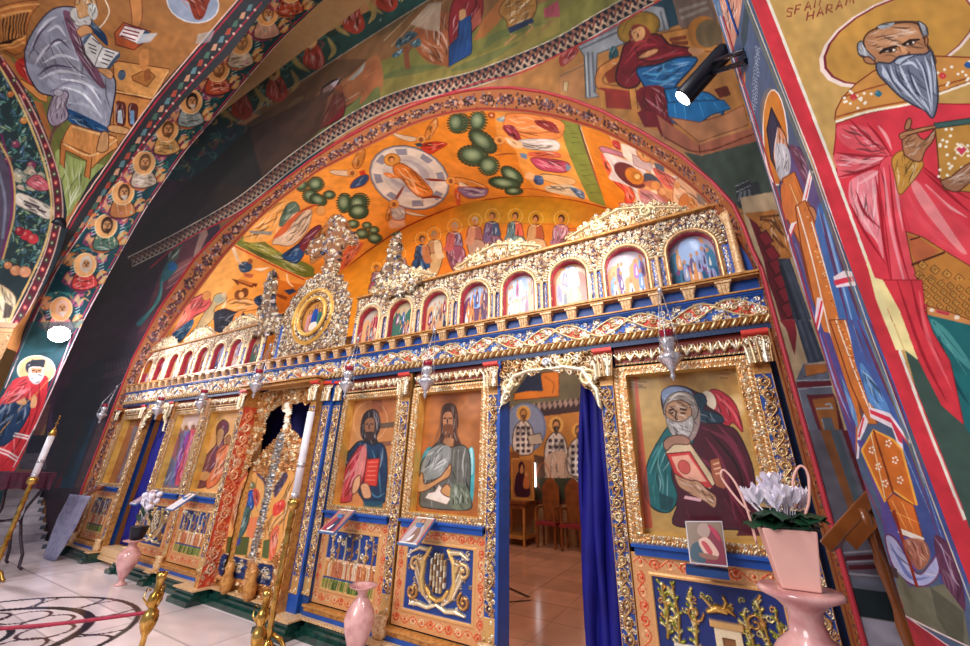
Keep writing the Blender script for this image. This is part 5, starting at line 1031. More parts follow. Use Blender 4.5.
# architrave module .198 long, z 0...082 : blue band, rope, painted scroll frieze
ML=3.366/17
c=Cv(PlaneY(0),-ML/2,ML/2,0,.088,step=.0014,base='1c50a8',mode='uv')
rect(c,-ML,ML,0,.013,'0c2c58',0); rect(c,-ML,ML,.013,.030,'a87038',.002,.6); rope(c,(-ML/2,.0225),(ML/2,.0225),.013,.008,('f0d4a4','9c6430')); rect(c,-ML,ML,.030,.033,'d09c58',.008,.7)
for s in (0,1):
    x0=-ML/2+s*ML/2; P_=[(x0+t*ML/2/10,.058+(.017 if s else -.017)*math.cos(PI*t/10)) for t in range(11)]
    for t in range(60):
        f=t/59; x=x0+f*ML/2; mid=.058+(.012 if s else -.012)*math.cos(PI*f); hf=.016*math.sin(PI*min(1,max(0,f)))+.002
        q=(np.abs(c.U-x)<ML/110)&(np.abs(c.V-mid)<hf); c.c[q]=hx('e0402c')
    for k in range(4):
        x=x0+ML/2*(.2+.2*k); y=.058+(.012 if s else -.012)*math.cos(PI*(.2+.2*k)); c.S_(spiral(x,y,.009,1 if k%2 else -1,k,10,1.2),.0024,.005,CREAM[k])
    c.S_([(x0+t*ML/2/12,.058+(.012 if s else -.012)*math.cos(PI*t/12)+.0165*math.sin(PI*t/12)+.002) for t in range(13)],.0022,.006,'f0d8a0'); c.S_([(x0+t*ML/2/12,.058+(.012 if s else -.012)*math.cos(PI*t/12)-.0165*math.sin(PI*t/12)-.002) for t in range(13)],.0022,.006,'f0d8a0')
for k in range(14): c.S_(spiral(rr.uniform(-ML/2,ML/2),rr.choice([.041,.075]),.008,1,rr.random()*6,8,1),.002,.005,CREAM[k%5])
fil(c,lambda x,y:.035<y<.08,230,.0052,CREAM+['8ca8d8'],.0035,23); rect(c,-ML,ML,.082,.088,'2058b0',.010); P_arc=proto(c,'architrave')
for k in range(17): place(P_arc,JL+.002+ML*(k+.5),.985,.310)
# cornice body with dentils
M_blue=plain('cobalt_blue_paint','1450ac',.42,0,'104698',10); M_bluedk=plain('deep_blue_paint','14407c',.45,0,'0f3468',10)
m=MB(); m.box(JL,JR-.004,.99,1.03,.395,.445); m.box(JL,JR-.004,.972,1.0,.395,.402); corn=m.build('cornice',M_blue,ICO)
m=MB(); m.box(JL,JR-.004,.966,1.03,.437,.441); m.box(JL,JR-.004,.962,1.03,.442,.447); m.build('cornice_ledge',M_golddeep,ICO)
m=MB(); m.box(JL,JR-.004,.968,.99,.400,.403); m.build('dentil_ledge',M_golddeep,ICO)
m=MB(); m.hexa([(-.009,-.016,.0),(.009,-.016,.0),(.009,0,0),(-.009,0,0),(-.015,-.022,.034),(.015,-.022,.034),(.015,0,.034),(-.015,0,.034)])
for k in (-1,0,1): m.hexa([(k*.006-.002,-.019,.002),(k*.006+.002,-.019,.002),(k*.006+.002,-.015,.002),(k*.006-.002,-.015,.002),(k*.009-.002,-.0245,.026),(k*.009+.002,-.0245,.026),(k*.009+.002,-.020,.026),(k*.009-.002,-.020,.026)])
m.box(-.017,.017,-.025,0,.029,.034); M_dent=plain('gilded_dentil','f0cfa0',.45,.15,'c89460',60,.2); P_dn=protoM(m,'dentil',M_dent)
for k in range(45): place(P_dn,JL+.03+k*.0742,.992,.402,par=corn)
# backing boards
m=MB(); m.box(-.205,JR-.004,1.034,1.045,-.44,.40); m.box(-.88,-.51,1.034,1.045,-.44,.40); m.box(-1.27,-.88,1.034,1.045,-.44,.40); m.box(JL,-2.82,1.034,1.045,-.44,.40); m.box(-2.52,-1.76,1.034,1.045,-.44,.40); m.box(-.52,-.2,1.034,1.045,.31,.4); m.box(-2.83,-2.5,1.034,1.045,.31,.4); m.box(-1.77,-1.26,1.034,1.045,.33,.4)
m.build('back_board',M_bluedk,ICO)
BX=[XC+o for o in (.482,.82,1.482)]; mir=lambda x:2*XC-x
LOW={BX[0]:'grove',BX[1]:'urn',BX[2]:'temple',mir(BX[0]):'grove',mir(BX[1]):'urn',mir(BX[2]):'grove'}
M_shelf=M_blue
m=MB(); m.box(-.145,.145,-.022,.0,0,.006); m.box(-.14,.14,-.012,0,-.016,.0); P_sh=protoM(m,'shelf',M_blue)
m=MB(); m.box(-.16,.16,-.018,0,0,.010); m.box(-.16,.16,-.026,0,.013,.019); P_rl=protoM(m,'base_rail',M_golddeep)
m=MB(); m.box(-.16,.16,-.016,0,.010,.013); m.box(-.16,.16,-.02,0,-.012,.0); P_rl2=protoM(m,'base_rail_stripe',M_blue)
for x in BX+[mir(q) for q in BX]:
    place(P_frm,x,1.0,-.142); r=place(P_rev,x,1.0,-.142); place(P_low[LOW[x]],x,1.0,-.402); place(P_fr,x,1.0,.262); place(P_sh,x,1.0,-.145); place(P_rl,x,1.0,-.425); place(P_rl2,x,1.0,-.425)
for o in (.647,.984,1.314,1.646):
    for s in (1,-1):
        x=XC+s*o; m=MB(); m.box(x-.017,x+.017,.993,1.02,-.44,.31); m.build('pilaster',M_golddeep,ICO); place(P_pil,x,.9925,-.385); place(P_cap,x,.978,.232)
        m=MB(); m.lathe([(.012,-.437),(.019,-.43),(.021,-.415),(.016,-.40),(.019,-.39),(.022,-.383)],(x,.980),10,1.1,.8,.1); m.build('pilaster_base',M_dent,ICO)
# pilasters flanking the royal doors (red carved returns)
cs_=Cv(PlaneX(0,1),.94,1.0,-.435,.235,step=.0018,base='c84a34',mode='uv'); cs_.c[:]=hx('c84830'); 
vine(cs_,.945,.995,-.40,.22,['f0a878','f4c8a0','e88058','f4dcc0'],.004); fil(cs_,lambda x,y:True,260,.007,['f0a070','f8d0b0','e87050'],.003)
for s in (-1,1):
    xi=XC+s*.222; cs_.sf=PlaneX(xi,-s); cs_.mesh('pilaster_return',M_gilt,ICO,flip=(s>0))
    m=MB(); m.box(min(xi,xi+s*.03)-.0,max(xi,xi+s*.03),.941,1.02,-.44,.31) if s>0 else m.box(xi-.03,xi-.0005,.941,1.02,-.44,.31); m.build('pilaster',M_golddeep,ICO)
    place(P_pil,xi+s*.016,.940,-.385); place(P_cap,xi+s*.016,.938,.232); x=XC+s*.275; m=MB(); m.box(x-.026,x+.026,.972,1.02,-.44,.31); m.build('pilaster',M_blue,ICO); place(P_pil,x-.012*s*0,.9715,-.385); place(P_cap,x,.968,.232)
    m=MB(); x2=XC+s*.319; m.box(x2-.016,x2+.016,.985,1.02,-.44,.31); m.build('pilaster',M_bluedk,ICO); place(P_pil,x2,.9845,-.385); place(P_cap,x2,.983,.232)
m=MB(); m.box(XC-.25,XC+.25,.925,.97,.306,.316); m.box(XC-.26,XC+.26,.915,.97,.318,.324); m.build('lintel_moulding',M_golddeep,ICO)
# plinth: green marble steps following the pilasters
M_green=plain('dark_green_marble','16443a',.2,0,'0e2c28',14,0,.6,coat=.3)
def plinth(x0,x1,y):
    m=MB(); m.box(x0,x1,y-.012,1.03,-.4850,-.468); m.box(x0+.004,x1-.004,y,1.03,-.468,-.455); m.box(x0+.008,x1-.008,y+.008,1.03,-.455,-.441); m.build('plinth',M_green,ICO)
    m=MB(); m.box(x0,x1,y+.002,1.03,-.441,-.436); n=int((x1-x0)/.012)
    for k in range(n): m.box(x0+k*.012+.001,x0+k*.012+.008,y-.001,y+.004,-.4405,-.4365)
    m.build('plinth_beading',M_dent,ICO)
for s in (1,-1):
    f=lambda a,b:(XC+a,XC+b) if s>0 else (XC-b,XC-a)
    for a,b,y in ((.20,.345,.915),(.345,.62,.962),(.62,.675,.945),(.675,.955,.962),(.955,1.012,.945),(1.29,1.34,.945),(1.34,1.62,.962),(1.62,1.684,.945)): plinth(*f(a,b),y)
plinth(XC-.2,XC+.2,.975)
# niche tier
def niche():
    w,hg=.165,.212; c=uvc(w,hg,.0013,'6c4a34'); c.c[:]=hx('243c74'); c.m[:]=.1; 
    ins=lambda x,y:(abs(x)<.054 and y<.105) or (x*x+(y-.105)**2<.054**2)
    fil(c,lambda x,y:not ins(x,y),1300,.0046,CREAM+['f0dcc0','d8b890','b88050','7c4c2c','a06c40','5c4034'],.006,9)
    for s in (1,-1): rect(c,min(s*.0685,s*.0825),max(s*.0685,s*.0825),0,.10,'3468c8',.002); rect(c,min(s*.062,s*.066),max(s*.062,s*.066),0,.10,'d8a060',.006)
    for s in (1,-1): vine(c,min(s*.069,s*.082),max(s*.069,s*.082),.0,.095,CREAM,.004)
    A=[(.0595*math.cos(t),.105+.0595*math.sin(t)) for t in np.linspace(0,PI,26)]; c.S_([(.0595,0)]+A+[(-.0595,0)],.0055,.010,'e8b888')
    for i in range(0,26): a=np.linspace(0,PI,26)[i]; c.S_([(.067*math.cos(a),.105+.067*math.sin(a)),(.073*math.cos(a),.105+.073*math.sin(a))],.0035,.010,'f4e4c4')
    c.keep=~(((np.abs(c.U)<.052)&(c.V<.105))|(c.U**2+(c.V-.105)**2<.052**2)); return c
P_nic=proto(niche(),'niche_surround')
M_nred=plain('crimson_niche_lining','c83c50',.5,0,'a82838',10)
m=MB(); A=[(-.053,0)]+[(-.053*math.cos(t),.105+.053*math.sin(t)) for t in np.linspace(0,PI,20)]+[(.053,0)]
V=[(x,-.004,z) for x,z in A]+[(x,.019,z) for x,z in A]; n_=len(A); m.add(V,[(i,i+1,n_+i+1,n_+i) for i in range(n_-1)],True); P_nr=protoM(m,'niche_lining',M_nred)
NX=[-1.108+i*.1645 for i in range(8)]; NX=[q for q in NX]; CK=-1.495; NXL=[2*CK-q for q in NX]
for x in NX+NXL: place(P_nic,x,1.0,.447); place(P_nr,x,1.0,.447)
m=MB(); 
for a,b in ((NX[0]-.083,.128),(-3.145-.08,NXL[0]+.083)): m.box(a,b,.984,1.02,.660,.667)
m.build('upper_cornice',M_golddeep,ICO)
for a,b in ((.127,JR-.004),(-3.22,-3.145)): m=MB(); m.box(a,b,1.0,1.04,.447,.668); m.build('side_board',M_blue,ICO)
m=MB(); m.lathe([(.011,.447),(.013,.455),(.009,.462),(.009,.60),(.014,.612),(.016,.625)],(.136,.985),12,flut=.1); m.build('colonnette',M_dent,ICO)
for k,x in enumerate(NX[1:]): 
    m=MB(); m.lathe([(.006,.447),(.007,.455),(.0045,.462),(.0045,.54),(.007,.55)],(x-.0822,.988),8); m.build('colonnette',M_dent,ICO)
# painted niche icons (small feast scenes)
def niche_icon(x,k):
    c=Cv(PlaneY(1.017),x-.056,x+.056,.445,.612,step=.0016,base='e8dccc',mode='uv'); rn=random.Random(k*7+3)
    pals=[['d8c8b8','8c5c70','e0a080','5c6470','b83c50'],['e0c8a0','2c5ca0','7a4468','3c6c5c','d89870'],['e8e0d0','8c2c48','2c3858','c8b8a0','a87060'],['e8d8d0','3c70b8','e08c40','6c3c60','f0ece8'],['f0e8ec','6c7cc0','b04c80','d8a080','f4f0f4'],['e8b888','f0f0f4','5c4c8c','c86c50','3c4c60'],['e4dce8','7ca8e0','b080c8','f4f0f8','7c5c90'],['b8b0c8','6c5c8c','e8a060','3c7ca0','9ca8d8']]
    P_=pals[k%8]; c.c[:]=hx(P_[0])*.86; T=lambda L:[(x+a*.05,.447+b*.16) for a,b in L]
    def pf(L,col): Q=cat(np.array(T(L)),True,3); c.fill(np.stack([np.interp(Q[:,0],c.us,c.iu),np.interp(Q[:,1],c.vs,c.iv)],1),col)
    pf([(-1.1,.55),(-.6,.75),(0,.6),(.6,.8),(1.1,.5),(1.1,-.1),(-1.1,-.1)],P_[3] if k%2 else 'd8a878')
    if k in(4,5,7,3): pf([(-.55,.55),(0,.45),(.5,.55),(.45,.85),(0,.95),(-.5,.85)],'a8c4f0')
    if k==7: pf([(-.9,.1),(.9,.12),(.95,.35),(-.85,.35)],'1c5c80'); pf([(-.75,.3),(.75,.32),(.6,.42),(-.6,.42)],'8c3c78')
    if k==5: pf([(-.35,.0),(.4,.0),(.3,.22),(0,.3),(-.3,.2)],'3c2030'); pf([(-.6,.2),(.6,.2),(.3,.5),(-.3,.5)],'e8a468')
    for j in range(16):
        a=rn.uniform(-.85,.85); b=rn.uniform(.05,.6); cc=P_[1+rn.randrange(4)]; pf([(a-.13,b),(a-.09,b+.2),(a,b+.26),(a+.1,b+.18),(a+.13,b-.02),(a,b-.06)],cc); pf([(a-.05,b+.26),(a+.05,b+.26),(a+.05,b+.33),(a-.05,b+.33)],'c88c5c'); pf([(a-.03,b+.02),(a+.03,b+.18),(a+.06,b+.02)],'f4ece8' if j%2 else '3c2c44')
    if k in(4,5,6): pf([(-.12,.5),(.12,.5),(.1,.85),(-.1,.85)],'f4f0f4')
    return c.mesh('niche_icon',M_icon,ICO)
for k,x in enumerate(NX): niche_icon(x,k)
for k,x in enumerate(NXL): niche_icon(x,(k*3+1)%8)
# crests of openwork leaves along the top
def crest():
    w,hg=.34,.082; c=uvc(w,hg,.0016,'6c4a2c'); prof=lambda x:.012+.062*max(0,math.cos(x/w*PI))**.8+.006*math.sin(x*150)
    fil(c,lambda x,y:y<prof(x),1000,.0075,CREAM+['c09868','a87c4c','7c5434','c89c6c'],.010,4)
    for s in (1,-1): c.S_(spiral(s*.07,.03,.022,s,0,14,1.4),.006,.014,'ecd8a8'); c.S_([(s*.16,.01),(s*.11,.03),(s*.05,.05),(0,.062)],[.004,.007,.007,.006],.014,'e0c090')
    pf=.012+.062*np.maximum(0,np.cos(c.U/w*PI))**.8+.006*np.sin(c.U*150); c.keep=(c.V<pf+.002); return c
P_cr=proto(crest(),'crest')
for x in (-.115,-.53,-.95): place(P_cr,x,.992,.667); place(P_cr,2*CK-x,.992,.667)
P_cr2=P_cr
# central gable with the round icon
c=Cv(PlaneY(.985),-1.72,-1.20,.447,.90,step=.0016,base='6a4830',mode='uv')
cxk,czk=-1.450,.625; fil(c,lambda x,y:True,5200,.0055,CREAM+['b89068','8c5c34','5c4030','2c3c6c'],.006,6)
q=(c.U>-1.672)&(c.U<-1.655)&(c.V<.62); c.c[q]=hx('1c58b4'); c.h[q]=.004
rad=np.hypot((c.U-cxk),(c.V-czk)); q=(rad<.135)&(rad>.118); c.c[q]=hx('e8a848'); c.h[q]=.010; c.m[q]=1
c.keep=((c.V<.665)&(c.U>-1.70)&(c.U<-1.205))|((rad<.225+.008*np.cos(np.arctan2(c.V-czk,c.U-cxk)*22)))
c.keep&=(rad>.075)&(c.U>-1.705)&(c.U<-1.2); c.mesh('gable',M_gilt,ICO)
m=MB(); m.tube([(cxk+.088*math.cos(t),.975,czk+.088*math.sin(t)) for t in np.linspace(0,2*PI,40,endpoint=False)],.009,10,True); m.tube([(cxk+.128*math.cos(t),.975,czk+.128*math.sin(t)) for t in np.linspace(-.2,PI+.2,30)],.007,8); m.build('medallion_ring',M_gold,ICO)
c=Cv(PlaneY(.99),cxk-.09,cxk+.09,czk-.09,czk+.09,step=.0016,base='d89850',mode='uv',met=.4)
def uvp(c,L,col,ox=cxk,oz=czk,k=.08,sm=True):
    Q=np.array([(ox+a*k,oz+b*k) for a,b in L]); Q=cat(Q,True,4) if sm else Q; c.fill(np.stack([np.interp(Q[:,0],c.us,c.iu),np.interp(Q[:,1],c.vs,c.iv)],1),col)
for (ox,rb,r2) in ((-.42,'c88c8c','b86c50'),(.42,'3c7060','2c4c58'),(0,'2850a0','2c3c80')):
    oy=.15 if ox==0 else -.12; uvp(c,[(ox-.22,-.7+oy),(ox-.24,.1+oy),(ox-.1,.35+oy),(ox+.1,.35+oy),(ox+.24,.1+oy),(ox+.2,-.7+oy)],rb); uvp(c,[(ox,-.6+oy),(ox+.05,.25+oy),(ox+.18,-.5+oy)],r2); uvp(c,[(ox-.12,.36+oy),(ox+.12,.36+oy),(ox+.13,.58+oy),(ox-.13,.58+oy)],'6a3c24'); uvp(c,[(ox-.07,.38+oy),(ox+.07,.38+oy),(ox+.07,.54+oy),(ox-.07,.54+oy)],'c88c5c')
uvp(c,[(-.3,-.75),(.3,-.75),(.25,-.35),(-.25,-.35)],'e8dcd0'); c.keep=np.hypot(c.U-cxk,c.V-czk)<.088; c.mesh('round_icon',M_icon,ICO)
# =================== LARGE ICONS ===================
def ic(x,base,step=.62):
    return Cv(PlaneY(1.029),x-.122,x+.122,-.124,.244,step=step,base=base)
def polymask(c,px,uv=False):
    s0,c0,h0=c.m.copy(),c.c.copy(),c.h.copy(); c.m[:]=0
    if uv: P=np.array(px,float); Q=np.stack([np.interp(P[:,0],c.us,c.iu,left=-5,right=c.nu+5),np.interp(P[:,1],c.vs,c.iv,left=-5,right=c.nv+5)],1)
    else: Q=c.xy(c.tn(px))
    c.fill(Q,'000000',1,1.); k=c.m>.5; c.m,c.c,c.h=s0,c0,h0; return k
# Christ with the red book
c=ic(BX[0],'c07840'); c.m[:]=.35; c.crop(320,380,4.61)
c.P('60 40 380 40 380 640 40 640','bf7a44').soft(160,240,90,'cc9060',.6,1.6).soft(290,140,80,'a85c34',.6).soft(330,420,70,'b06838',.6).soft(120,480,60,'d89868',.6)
c.E(232,190,78,92,8,None,o='d8a878',ow=3).P('275 200 370 190 365 215 275 225','4a4038',.8).P('270 285 340 280 340 300 280 310','6a4030',.7)
c.P('240 90 285 90 290 150 240 150','8a4a2c',.7)
c.P('186 215 200 160 230 135 262 140 278 180 276 230 262 265 270 300 230 330 215 300 190 260','2a1c20',sm=1)
c.P('205 190 225 172 250 178 254 215 248 255 228 268 212 250 204 220','8a5c40',sm=1,o='2a1410',ow=.5).M('210 205 222 202|232 202 246 204|227 205 226 226','2a1410',3,1,taper=0).P('210 240 248 240 245 262 228 280 212 262','3c2420',sm=1)
c.P('110 380 150 310 190 280 240 300 280 290 305 330 310 420 305 500 300 560 230 580 190 540 150 460','15304e',sm=1,o='0a1828',ow=.6)
c.P('80 500 110 420 150 350 190 300 215 330 210 420 180 500 150 530 140 560 80 560','b03440',sm=1,o='5a1420',ow=.5).M('110 520 150 420 190 340|95 540 130 440|140 530 180 440 205 360','e07078',5,.8).P('190 320 215 300 205 420 170 470 160 430','d88c80',.7,sm=1)
c.M('240 320 270 420 280 540|220 500 260 540 300 520|280 320 295 400','3c7490',5,.8)
c.P('215 365 275 362 262 490 200 482','c83428',o='6a1410',ow=.7).M('222 380 265 378|220 400 262 398|218 420 258 418|215 440 256 440|212 460 254 462','e8785c',3,.8,taper=0)
c.P('188 485 215 475 230 500 235 540 205 545 192 520','d09870',sm=1,o='5a2c1c',ow=.5).M('195 490 220 500|195 505 225 512','6a3420',3,.9)
c.P('148 500 160 455 185 440 185 480 170 515 150 525','d09870',sm=1,o='5a2c1c',ow=.5)
c.P('200 560 290 560 290 590 200 585','1c5068',.8)
c.noise(.05,8,11); c.mesh('icon',M_icon,ICO)['label']='icon of a dark-haired man in a blue mantle holding a red book'
# John the forerunner in grey mantle
c=ic(BX[1],'a86434'); c.m[:]=.3; c.crop(400,380,4.61)
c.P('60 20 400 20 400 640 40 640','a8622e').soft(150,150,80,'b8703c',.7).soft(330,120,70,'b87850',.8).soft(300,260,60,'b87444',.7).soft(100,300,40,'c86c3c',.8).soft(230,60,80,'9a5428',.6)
c.P('100 360 130 310 150 330 110 430 80 470','3c8c94',sm=1).P('310 340 335 310 345 400 335 560 300 590 320 450','48a8b0',sm=1).P('320 330 335 320 338 420 325 430','b8e8f0',.8,sm=1)
c.P('190 140 205 112 240 108 262 130 270 200 262 250 290 320 250 310 245 270 205 280 160 320 150 310 185 260 186 200','4a2c20',sm=1).M('200 120 180 230 150 310|255 130 262 240 285 300|210 115 190 200','7a4c34',4,.8)
c.P('196 165 212 145 238 148 246 180 242 230 222 255 202 230 196 200','b87c54',sm=1,o='3a1c12',ow=.5).M('200 178 214 175|224 175 240 178|219 178 218 200','2a1410',3,1,taper=0).P('200 210 222 204 244 210 246 250 226 290 205 270','7a4428',sm=1).P('205 270 245 270 240 300 205 300','b07850',sm=1)
c.P('150 310 190 290 230 310 290 300 320 340 325 440 320 520 330 590 260 600 130 590 90 570 100 470 80 460 100 380 130 340','626058',sm=1,o='2c2c28',ow=.6)
c.P('140 320 200 300 235 320 225 400 190 440 130 460 95 440 110 370','8a8a86',sm=1)
c.M('150 330 130 440|180 320 160 440|205 315 190 430|225 330 215 400|110 400 100 440|250 320 240 430|270 320 262 470|290 340 285 500|305 380 300 520|240 480 280 560|200 330 180 420|165 350 145 430','b8b8b4',4,.8).M('240 320 230 420|260 330 250 460|130 360 115 430|285 330 275 440|170 330 150 420|220 500 260 590|310 400 300 560','34342e',4,.8)
c.P('70 490 90 440 105 430 115 480 180 450 200 430 225 395 235 390 230 440 185 470 120 510 75 515','c8905c',sm=1,o='5a2c1c',ow=.5).M('200 430 232 395|205 440 234 410|208 450 234 425','7a4428',3,.9)
c.P('180 480 205 510 200 530 235 545 215 575 115 545 130 520 160 515','ecdcd0',o='7a6050',ow=.5).P('188 510 215 480 235 500 235 540 205 530','c8905c',sm=1,o='5a2c1c',ow=.5).P('235 490 290 480 320 520 320 590 240 590','6c7460',sm=1).M('245 500 300 560|260 490 310 540','a8b09c',4,.7)
c.noise(.08,8,12); c.mesh('icon',M_icon,ICO)['label']='icon of a long-haired bearded man in a grey mantle with a paper'
# evangelist with the ox-red book
c=ic(BX[2],'b8945c',.62); c.m[:]=.75; c.crop(600,350,3.23)
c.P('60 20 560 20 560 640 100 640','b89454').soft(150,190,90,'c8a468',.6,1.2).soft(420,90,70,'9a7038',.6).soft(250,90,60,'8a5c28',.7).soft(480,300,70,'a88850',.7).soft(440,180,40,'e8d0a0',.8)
c.P('358 128 400 138 440 180 462 265 430 235 400 250 350 170','b02838',sm=1,o='5a101c',ow=.5).M('370 140 430 200 455 255','d85c64',5,.8)
c.E(350,165,24,34,-20,'ecdcc4')
c.P('200 140 225 118 270 118 310 135 340 150 345 180 390 210 395 240 440 260 480 340 500 420 505 580 440 580 300 575 235 560 250 500 215 525 170 510 145 460 150 380 185 300 235 240 215 215 200 180','4a1426',sm=1,o='1c0810',ow=.7)
c.P('300 150 330 140 345 165 335 190 360 200 395 215 395 235 340 235 300 210','1f3c50',sm=1,o='0c1820',ow=.5)
c.P('150 380 185 300 235 235 290 260 300 300 250 330 230 400 250 470 230 520 190 520 150 480','1c6468',sm=1,o='0c2c30',ow=.6).M('160 400 200 310 250 260|170 440 180 500|190 340 170 460|210 300 240 270','58a09c',5,.7).P('190 460 240 480 230 520 195 515','123c44',.8)
c.P('198 145 215 122 260 118 300 140 310 200 290 220 240 210 215 200','7888a8',sm=1,o='3c3c50',ow=.5).M('210 150 250 130|230 150 290 145|240 170 300 170','b0bcd8',4,.7)
c.P('205 200 240 195 290 200 320 190 322 240 300 290 260 300 235 270 215 230','9a8480',sm=1).M('230 220 250 280|260 220 270 290|290 210 285 280|245 210 255 260','c8b8b4',5,.8).M('225 240 245 280|275 220 280 280','5c4848',3,.8)
c.P('205 205 212 165 235 140 275 135 305 155 318 195 305 225 280 215 230 212','8c8078',sm=1,o='3c3430',ow=.5).M('220 170 250 142 290 150|215 190 240 160|300 160 312 200','c8c0b8',4,.8)
c.P('212 190 228 168 262 164 290 180 296 215 280 238 240 240 216 220','b08462',sm=1,o='5a3424',ow=.5).M('222 196 240 190|258 190 280 194','3c2018',4,1,taper=0).M('226 204 238 202|260 203 276 205|247 196 244 222 252 224','3c2018',3,1,taper=0)
c.P('214 218 232 228 250 232 274 228 298 212 302 250 285 285 262 300 238 280 220 250','a8a09c',sm=1,o='5c5450',ow=.5).M('228 232 245 280|250 236 258 292|272 232 272 285|290 224 285 270','dcd8d4',4,.8)
c.M('330 250 420 300 480 420|300 330 380 400 480 560|340 280 400 380 440 560|380 240 450 330 490 460|280 520 300 570|400 480 460 570','7c2c44',7,.75).M('350 260 440 370 470 480|320 400 400 520|430 270 480 400','240a14',6,.8).M('180 300 140 420','2c8084',3,.7)
c.P('212 330 235 305 260 300 290 300 378 425 355 450 340 440 250 400 225 360','d8c09c',sm=0,o='3c2418',ow=.6).P('215 335 290 328 365 445 285 440 240 400','c83c3c',o='6a1418',ow=.6).P('230 345 285 338 345 425 285 425 250 390','e8a890').E(272,378,18,24,-30,'c85850',o='6a2c20',ow=2).M('295 330 372 432|300 325 376 428','8c6c50',2,.8)
c.P('205 300 225 280 265 275 290 290 285 305 240 305 215 325','a87c68',sm=1,o='4a2018',ow=.5).P('240 400 260 410 290 420 320 425 345 450 375 475 370 510 340 490 290 465 255 440','c09070',sm=1,o='4a2018',ow=.5).M('255 415 300 450|270 412 315 435|285 410 325 428','6a3424',3,.9)
c.P('355 355 385 348 410 440 400 450 375 440 360 400','a86048',o='5a2418',ow=.5).M('365 370 385 364|368 385 390 380|372 400 394 396','e8b890',3,.9,taper=0)
c.P('275 470 330 480 325 490 270 480','d8a8b0').M('90 88 130 92|92 98 150 104|95 108 140 116|380 62 415 62|385 76 420 78|388 90 414 92|92 118 150 122','7a5a34',3,.7,taper=0)
c.P('110 75 118 75 170 575 135 575','c8402c',.7)
c.P('505 460 520 600 440 600 460 560','4a1426',.9)
c.noise(.05,8,13); c.mesh('icon',M_icon,ICO)['label']='large icon of an old bearded writer in maroon and teal holding a red-covered book'
# Virgin and child
c=ic(mir(BX[0]),'d8a060'); c.m[:]=.4; c.crop(170,400,6.46)
c.P('240 70 460 50 420 640 120 640','dca468').soft(330,100,70,'e8bc84',.7).soft(420,120,50,'e0b07c',.6)
c.P('300 190 320 145 350 128 375 150 375 200 350 240 350 330 330 400 290 440 260 500 230 560 150 560 180 470 215 390 260 330 300 280','6a2c44',sm=1,o='2c101c',ow=.5).P('305 190 325 160 345 170 350 210 335 240 310 240','5a2838',sm=1).P('308 200 330 180 350 200 345 240 325 290 305 300 300 250','b08058',sm=1,o='4a2418',ow=.4).E(335,185,56,62,0,None,o='c08848',ow=3)
c.P('360 250 380 225 395 245 392 290 370 300','a0643c',sm=1,o='4a2418',ow=.4).P('300 340 350 290 390 300 380 380 350 460 300 540 240 570 240 500 290 420','d87040',sm=1,o='7a2c14',ow=.5).M('330 350 280 500|350 340 300 480|370 320 330 440','f4a870',6,.8).M('250 330 210 430|290 300 240 400|270 360 200 500','94506c',5,.8).P('190 480 230 460 260 480 230 520 190 510','c8905c',sm=1)
c.noise(.05,8,14); c.mesh('icon',M_icon,ICO)['label']='icon of a veiled mother in purple with a child in orange'
# group of apostles
c=ic(mir(BX[1]),'e0c8c0'); c.crop(170,400,6.46)
c.P('20 110 240 100 150 640 -120 640','e4ccc4')
for (x,y,c1,c2) in ((-20,190,'7c5c78','b06c6c'),(20,185,'6c7c94','8c9cb0'),(60,185,'8c5880','3c6c9c'),(105,180,'5c6494','7c2c84'),(150,175,'d04c64','c0607c'),(40,200,'5c3c50','8c4c70')):
    c.P([x-14,y+10,x+16,y+8,x+24,y+60,x-10,y+200,x-70,y+370,x-120,y+370,x-70,y+200,x-30,y+80],c1,sm=1,o='5c3448',ow=.3).P([x-2,y+50,x+18,y+50,x-20,y+220,x-70,y+340,x-60,y+220],c2,sm=1).E(x,y,13,17,0,'8a5c44').E(x,y,19,24,0,None,o='c89868',ow=2)
c.P('-30 380 10 360 30 420 -10 540 -60 560','2c5890',.8,sm=1).P('-80 550 60 550 50 570 -90 570','6c5c74',.9)
c.noise(.05,8,15); c.mesh('icon',M_icon,ICO)['label']='icon of a group of standing robed figures'
# far left icon, a standing figure on brown
c=ic(mir(BX[2]),'8c4c34'); c.crop(80,410,5.58)
c.P('270 70 430 60 260 560 90 560','8a4834').P('300 90 330 100 350 90 370 130 350 200 310 260 270 340 250 440 210 520 170 520 200 400 240 300 270 200','6c6470',sm=1).M('320 120 290 220 240 340|350 140 320 230 260 330|220 380 200 480','a8a0ac',5,.8).P('240 380 280 330 300 300 290 400 250 470','b87850',.8,sm=1).P('200 400 250 370 240 440 180 520 170 480','7c4468',.8,sm=1).P('330 90 420 70 400 130 350 250','7a2c20',.8)
c.noise(.08,8,16); c.mesh('icon',M_icon,ICO)['label']='icon of one pale standing figure on a brown ground'
# =================== ROYAL DOORS ===================
c=Cv(PlaneY(.998),-1.738,-1.292,-.435,.305,step=.72,base='b87840'); c.m[:]=.5
c.crop(220,370,8.075)
valP='330 190 345 645 380 640 400 345 480 300 560 272 640 285 690 260 700 240 790 120 690 110 500 150 345 175'
c.crop(0,0,1)
val=polymask(c,'261.5 393 262 391 300 386 318 383 316 400 306 406 303 402 298 405 289 404 280 407 272 412 268 420 266 432 262 445 256 452 250 470 240 500 232 540 222 590 213 582 222 540 236 480 250 430')
leaf=polymask(c,'228 590 236 545 247 500 255 462 264 450 276 438 281 432 284 424 286 414 282 410 284 403 288 401 293 404 293 411 291 417 292 428 300 434 306 444 312 450 320 440 318 500 300 600 290 620 215 598')
c.keep=val|leaf
fil(c,lambda x,y:True,2600,.0095,['e0a060','c07838','f0c890','f4e0b8','8c5428','d89050'],.008,21)
